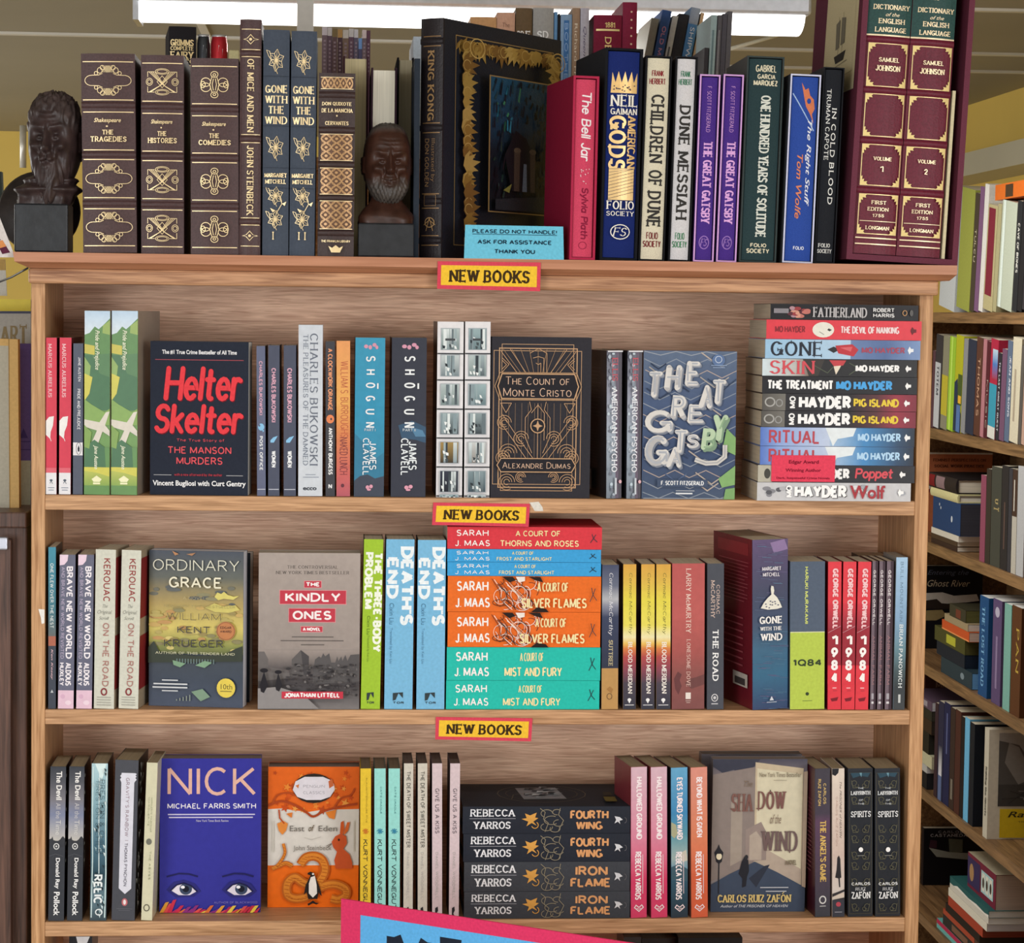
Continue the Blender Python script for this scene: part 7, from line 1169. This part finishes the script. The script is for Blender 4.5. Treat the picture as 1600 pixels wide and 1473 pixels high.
for i, (c, h_, xf, xn, yt, sp) in enumerate((('pink-edged dark book nearest the lying pile', '8c4a60', 1535, 1543, 744, []), ('dark brown book', '3a342e', 1543.5, 1551, 734, []), ('broad dark grey-green book with gold mark', '44463f', 1551.5, 1567, 731, [T('U', .4, .32, .7, .37, '*b8a878', 'd', 'slab'), T('T', .3, .40, .8, .44, '*b8a878', 'd', 'slab')]), ('black book with faded red lettering', '2e2c2e', 1567.5, 1578, 729, [('R', .4, .35, .6, .8, '5c4a44')]), ('charcoal book', '3c3c42', 1578.5, 1584, 733, []), ('cream and brown book', 'b8b4a8', 1584.5, 1592, 735, [('R', 0, 0, 1, .45, '46342c'), ('R', .3, .1, .5, .4, 'd0ccc0')]), ('pale grey book', 'b4b6b8', 1592.5, 1604, 730, []))):
    side(c+' standing on the third shelf of the wall bookcase', xf, xn, yt, 2, h_, spine=sp, finish='matte')
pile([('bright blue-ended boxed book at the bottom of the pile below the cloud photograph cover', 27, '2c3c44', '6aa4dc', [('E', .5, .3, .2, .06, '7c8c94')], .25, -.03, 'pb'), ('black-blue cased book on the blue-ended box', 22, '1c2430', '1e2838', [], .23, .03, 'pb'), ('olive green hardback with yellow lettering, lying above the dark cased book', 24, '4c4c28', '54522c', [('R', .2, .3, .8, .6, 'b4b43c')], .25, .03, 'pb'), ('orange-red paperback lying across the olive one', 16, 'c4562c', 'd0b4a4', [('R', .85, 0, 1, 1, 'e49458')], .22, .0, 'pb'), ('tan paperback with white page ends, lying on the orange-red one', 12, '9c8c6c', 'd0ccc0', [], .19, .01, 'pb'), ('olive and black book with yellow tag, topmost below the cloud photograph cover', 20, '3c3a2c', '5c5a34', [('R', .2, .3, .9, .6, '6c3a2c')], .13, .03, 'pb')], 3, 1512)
for c, h_, xf, xn, yt, sp in (('glossy blue book with paler lettering', '1f4c7c', 1538, 1552, 937, [T('THE LOST ROAD', .3, .1, .6, .9, '7cb0d8', 'd', 'serif')]), ('purple book with white emblem', '5c4c72', 1559, 1573, 942, [('E', .5, .12, .25, .05, 'b8b4c8'), ('R', .4, .35, .6, .85, '8c7ca0')]), ('seafoam green book', '7cb0a4', 1577, 1588, 949, []), ('brown book with yellow title', '5c3a24', 1589, 1604, 953, [T('PAN', .5, .2, .8, .6, 'c4a84c', 'd', 'slab')])):
    side(c+' standing on the fourth shelf of the wall bookcase', xf, xn, yt, 3, h_, spine=sp, finish='matte', page='e4e4e0')
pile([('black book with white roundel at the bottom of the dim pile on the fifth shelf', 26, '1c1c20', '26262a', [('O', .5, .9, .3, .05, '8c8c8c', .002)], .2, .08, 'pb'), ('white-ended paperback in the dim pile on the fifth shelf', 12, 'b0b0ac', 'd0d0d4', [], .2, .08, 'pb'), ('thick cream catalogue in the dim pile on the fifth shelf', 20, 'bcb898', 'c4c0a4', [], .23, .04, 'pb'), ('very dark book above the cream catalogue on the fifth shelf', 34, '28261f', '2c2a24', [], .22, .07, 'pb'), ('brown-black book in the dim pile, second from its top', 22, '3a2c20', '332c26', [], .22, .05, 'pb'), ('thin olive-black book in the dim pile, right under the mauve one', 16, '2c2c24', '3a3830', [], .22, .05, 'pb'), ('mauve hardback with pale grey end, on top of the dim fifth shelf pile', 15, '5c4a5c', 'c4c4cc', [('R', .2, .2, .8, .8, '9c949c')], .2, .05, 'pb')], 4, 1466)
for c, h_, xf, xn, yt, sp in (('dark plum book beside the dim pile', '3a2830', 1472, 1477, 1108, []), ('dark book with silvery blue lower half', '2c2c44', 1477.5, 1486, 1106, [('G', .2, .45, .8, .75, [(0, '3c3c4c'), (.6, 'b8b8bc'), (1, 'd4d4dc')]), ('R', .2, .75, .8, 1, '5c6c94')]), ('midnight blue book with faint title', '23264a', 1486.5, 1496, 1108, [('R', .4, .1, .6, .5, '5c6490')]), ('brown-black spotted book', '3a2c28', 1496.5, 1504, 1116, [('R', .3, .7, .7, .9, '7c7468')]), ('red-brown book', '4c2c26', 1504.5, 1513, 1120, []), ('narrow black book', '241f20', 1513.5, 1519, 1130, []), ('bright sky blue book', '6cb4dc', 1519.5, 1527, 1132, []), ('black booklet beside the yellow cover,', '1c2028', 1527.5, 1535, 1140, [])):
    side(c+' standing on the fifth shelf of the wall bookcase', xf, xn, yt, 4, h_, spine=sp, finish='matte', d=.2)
a = atx(1536, 1142, XW); Yr = a.y; h_ = a.z-SZ[4]-.0; zb = at(1548, 1310, Yr).z
rn = random.Random(31)
fr = [('R', 0, 0, 1, 1, 'd8d4c4'), ('G', .1, .03, 1, .70, [(0, 'a4a29e'), (.5, '8c8a88'), (1, '6c6a68')]), ('P', '5c5a58', [(.1, .1), (.3, .14), (.52, .42), (.42, .48), (.3, .56), (.1, .56)]), ('P', '8c8a86', [(.2, .12), (.3, .16), (.45, .44), (.3, .5), (.16, .3)]), ('P', '2c2a2a', [(.55, .03), (1, .03), (1, .27), (.85, .28), (.62, .22), (.52, .12)]), ('P', '4a4846', [(.1, .50), (.5, .5), (1, .56), (1, .70), (.1, .70)]), ('P', '3a3836', [(.52, .46), (.6, .4), (.68, .46), (.66, .56), (.54, .55)])]
for i in range(14): fr.append(('L', rn.choice(['a8a6a2', '3c3a38', '787674']), .0016, [(.12+.5*rn.random(), .5+.18*rn.random()), (.4+.3*rn.random(), .5+.15*rn.random()), (.8+.15*rn.random(), .54+.14*rn.random())]))
fr += [('R', .12, .72, 1, .985, 'dcc22c'), T('Raising', .2, .745, .66, .815, '3c3824', 'h', 'bi'), T('The Legend of the Lost', .3, .83, .9, .85, '7c7030', 'h', 'b'), T('Wizards', .48, .86, .75, .88, '7c7030', 'h', 'b'), T('Ernest', .48, .905, .72, .93, '5c5428', 'h', 'bi')]
r = book('hardcover_book', 'cover with grey drapery photograph over a yellow panel, turned outwards on the fifth shelf', .032, at(1548, 1140, Yr-.032).z-SZ[4], .2, 'c8c4b4', spine=[T('Raising the Ghosts', .3, .35, .7, .8, '3c3c38', 'd', 'slab')], front=fr, finish='gloss', page='d8d0bc'); r.location = (XW+.004, Yr-.016, SZ[4]+.0003); r.rotation_euler = (0, 0, -PI/2)
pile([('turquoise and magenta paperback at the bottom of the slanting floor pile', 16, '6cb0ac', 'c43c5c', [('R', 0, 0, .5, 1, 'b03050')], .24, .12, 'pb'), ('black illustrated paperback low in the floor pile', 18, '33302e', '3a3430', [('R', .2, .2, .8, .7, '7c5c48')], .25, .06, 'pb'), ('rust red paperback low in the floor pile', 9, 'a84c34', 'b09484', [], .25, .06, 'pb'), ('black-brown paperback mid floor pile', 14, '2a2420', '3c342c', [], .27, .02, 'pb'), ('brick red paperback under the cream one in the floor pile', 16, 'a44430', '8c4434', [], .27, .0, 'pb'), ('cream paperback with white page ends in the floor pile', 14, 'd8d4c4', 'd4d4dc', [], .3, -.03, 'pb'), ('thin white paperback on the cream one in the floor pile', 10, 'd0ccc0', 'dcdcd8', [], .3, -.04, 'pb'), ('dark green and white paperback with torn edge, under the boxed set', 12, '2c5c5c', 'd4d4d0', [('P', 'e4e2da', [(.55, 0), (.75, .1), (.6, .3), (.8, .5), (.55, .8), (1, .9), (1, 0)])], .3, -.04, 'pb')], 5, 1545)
zz = SZ[5]+.0003
bs_ = book('boxed_set', 'maroon and purple boxed set with small bird pictures, on the floor pile', .072, .21, .15, '74283c', spine=[('R', .12, .0, .9, .45, '3a3058'), ('E', .5, .15, .25, .08, 'a8845c'), ('R', .2, .5, .82, .92, 'a8ccd0')]+[('R', .26, .53+.13*i, .76, .63+.13*i, 'dcdcd0') for i in range(3)]+[('E', .5, .58+.13*i, .15, .03, '3c3430') for i in range(3)], front=[('R', 0, 0, 1, 1, 'd8d0b4'), ('L', '5c5448', .003, [(.3, .3), (.5, .5), (.7, .4), (.6, .7)]), ('L', '5c5448', .003, [(.5, .3), (.6, .5), (.8, .6)])], page='c4b4a8', finish='matte', cat='boxed set')
bs_.rotation_euler = Matrix(((0, 1, 0), (0, 0, -1), (1, 0, 0))).to_euler()
bs_.rotation_euler = Matrix(((0, 1, 0), (0, 0, 1), (1, 0, 0))).to_euler()
tz = sum(v*.00113 for v in (16, 18, 9, 14, 16, 14, 10, 12)); bs_.location = (XW+.02, atx(1545, 1200, XW).y+.0, zz+tz+.045)
# ================================================================ things beside the bookcase on its other side
YL = .22
def slab(name, label, cat, pts, Y, t, col, mt, items=None, parts=None):
    P = [at(x, y, Y) for x, y in pts]; c = (P[2]+P[3])/2; root = thing(name, label, cat, c); mb = MB(); P = [p-c for p in P]; B = [p+Vector((0, t, 0)) for p in P]
    mb.raw(P+B, [(3, 2, 1, 0), (4, 5, 6, 7), (0, 1, 5, 4), (1, 2, 6, 5), (2, 3, 7, 6), (3, 0, 4, 7)], col, mt); pn = mb.build('panel', root)
    if items:
        w = (P[1]-P[0]).length; h = (P[0]-P[3]).length
        def F(x, y, e):
            a, b = x/w, y/h; return (P[0]*(1-a)+P[1]*a)*(1-b)+(P[3]*(1-a)+P[2]*a)*b+Vector((0, -e, 0))
        mb = MB(); paint(mb, F, w, h, items, mt if isinstance(mt, str) else 'matte'); mb.build('lettering', pn)
    return root
cx = [at(x, 800, .05).x for x in (-60, 46)]; ct = at(0, 800, .03).z
cab = thing('cabinet', 'dark brown wooden cabinet beside the oak bookcase', 'cabinet', ((cx[0]+cx[1])/2, .2, 0)); O3 = Vector((-(cx[0]+cx[1])/2, -.2, 0)); W_CAB = wood('dark_walnut', '6e4f42', '3f2c25', 'Z', .8, .4)
def cp(n, *b):
    q = MB(); q.bbox(*b, .002, 'ffffff', W_CAB); o = q.build(n, cab); o.location = O3
xd = at(17, 1100, .03).x
cp('body', cx[0], cx[1]-.003, .05, .42, 0, ct-.02); cp('top', cx[0], cx[1]-.001, .028, .43, ct-.02, ct)
cp('door', cx[0], xd, .03, .049, .04, ct-.035)
q = MB(); p = at(6, 848, .03); q.bbox(p.x-.012, p.x+.006, .018, .03, p.z-.008, p.z+.008, .002, 'b8bcc8', 'metal'); o = q.build('latch', cab); o.location = O3
zt_ = ct
def onc(px_, y): return at(px_, y, YL)
slab('picture_frame', 'pale gold wooden picture frame standing on the dark cabinet', 'frame', [(-40, 528), (28, 530), (30, 795), (-40, 795)], .10, .02, 'd0ac70', 'matte', [('R', 0, .04, .78, 1, 'b6b2a2'), ('R', .78, .0, .8, 1, 'a48450')])
slab('art_book', 'large grey book with gold capital letters, standing at the back of the dark cabinet', 'book', [(-60, 486), (48, 486), (48, 792), (-60, 792)], YL, .03, 'a9a7a0', 'matte', [T('ART', .56, .075, .955, .17, '8c7c5c', 'h', 'serif'), ('R', 0, 0, 1, .012, '4c5064')])
slab('purple_book', 'purple book on the dark cabinet, behind the pale gold frame', 'book', [(25, 537), (48, 537), (48, 790), (27, 790)], .15, .03, '6a5a9c', 'matte', [('R', 0, .72, 1, 1, 'b8bcae'), ('R', 0, .60, 1, .605, '4c4080'), ('R', 0, .65, 1, .655, '4c4080'), ('P', '4a3e80', [(.2, .58), (.5, .52), (.8, .58)])])
q = MB(); a, b = at(-60, 476, .3), at(48, 476, .3); q.box(a.x, b.x, .3, .44, at(0, 490, .3).z, at(0, 467, .3).z, 'e6d024', 'plastic'); o = q.build('shelf_board'); tag(o, 'bright yellow painted shelf board above the grey book', 'shelf board')
q = MB(); q.box(a.x, a.x+.02, .32, .42, 0, at(0, 490, .3).z-.0002, 'e6d024', 'plastic'); q.build('upright', o)
slab('colour_card', 'white card with maroon and orange squares beside the bearded bust', 'card', [(-30, 338), (-1, 338), (24, 402), (-30, 402)], -.02, .001, 'd9d2ce', 'paper', [('P', '5c2c34', [(.3, .45), (.62, .4), (.72, .58), (.3, .62)]), ('P', 'd89058', [(.5, .62), (.78, .58), (.85, .74), (.5, .8)]), ('P', '5c2c40', [(.6, .78), (.84, .73), (.9, .88), (.65, .92)])])
slab('wall_notice', 'white printed notice strip on the yellow wall beside the bookcase corner', 'notice', [(-30, 405), (8, 405), (11, 462), (-30, 462)], .5, .002, 'd8d6d0', 'paper', [('P', 'c4a468', [(.6, 0), (1, 0), (1, .3), (.6, .3)])])
slab('dark_frame', 'narrow dark framed picture edge on the yellow wall beside the bearded bust', 'picture', [(-40, 268), (2, 268), (5, 340), (-40, 340)], .8, .02, '3c4440', 'matte', [('R', 0, .05, .9, .95, 'b4b8b0')])
q = MB(); q.tube([at(-10, 446, .12), at(0, 440, .11), at(18, 433, .08), at(34, 424, .03), at(43, 419, -.022)], .0013, '221f22', 'plastic'); tag(q.build('power_cable'), 'thin black cable running under the bookcase top towards the wall', 'cable')
# ================================================================ sign in front of the bookcase
A = at(533, 1404, -.22); d1 = ray(985, 1473); B = EYE+d1*((A.z-EYE.z)/d1.z)
dx = (B-A); dx.z = 0; dx.normalize(); SW, SHT = .62, .42
sg = thing('floor_sign', 'blue sign with raspberry border standing before the bookcase', 'sign', (A+dx*SW/2)*1.0); sg.location.z = 0
ro = math.atan2(dx.y, dx.x); sg.rotation_euler = (0, 0, ro)
q = MB(); q.box(-SW/2, SW/2, 0, .003, A.z-SHT, A.z, 'de3a68', 'paper'); bd = q.build('board', sg)
q = MB(); paint(q, lambda x, y, e: (x-SW/2, -e, A.z-y), SW, SHT, [('R', .045, .038, .955, .962, '62b2ec'), T('MEMB', .105, .064, .47, .24, '232a38', 'h', 'black')], 'paper'); q.build('lettering', bd)
q = MB(); q.tube([(0, .012, 0.01), (0, .012, A.z-.05)], .009, '2a2a2e', 'metal'); q.build('post', sg)
q = MB(); q.lathe([(.001, 0), (.14, 0), (.14, .008), (.02, .016), (.001, .016)], '2a2a2e', 'metal', 32, (0, .012, 0)); q.build('foot_plate', sg)
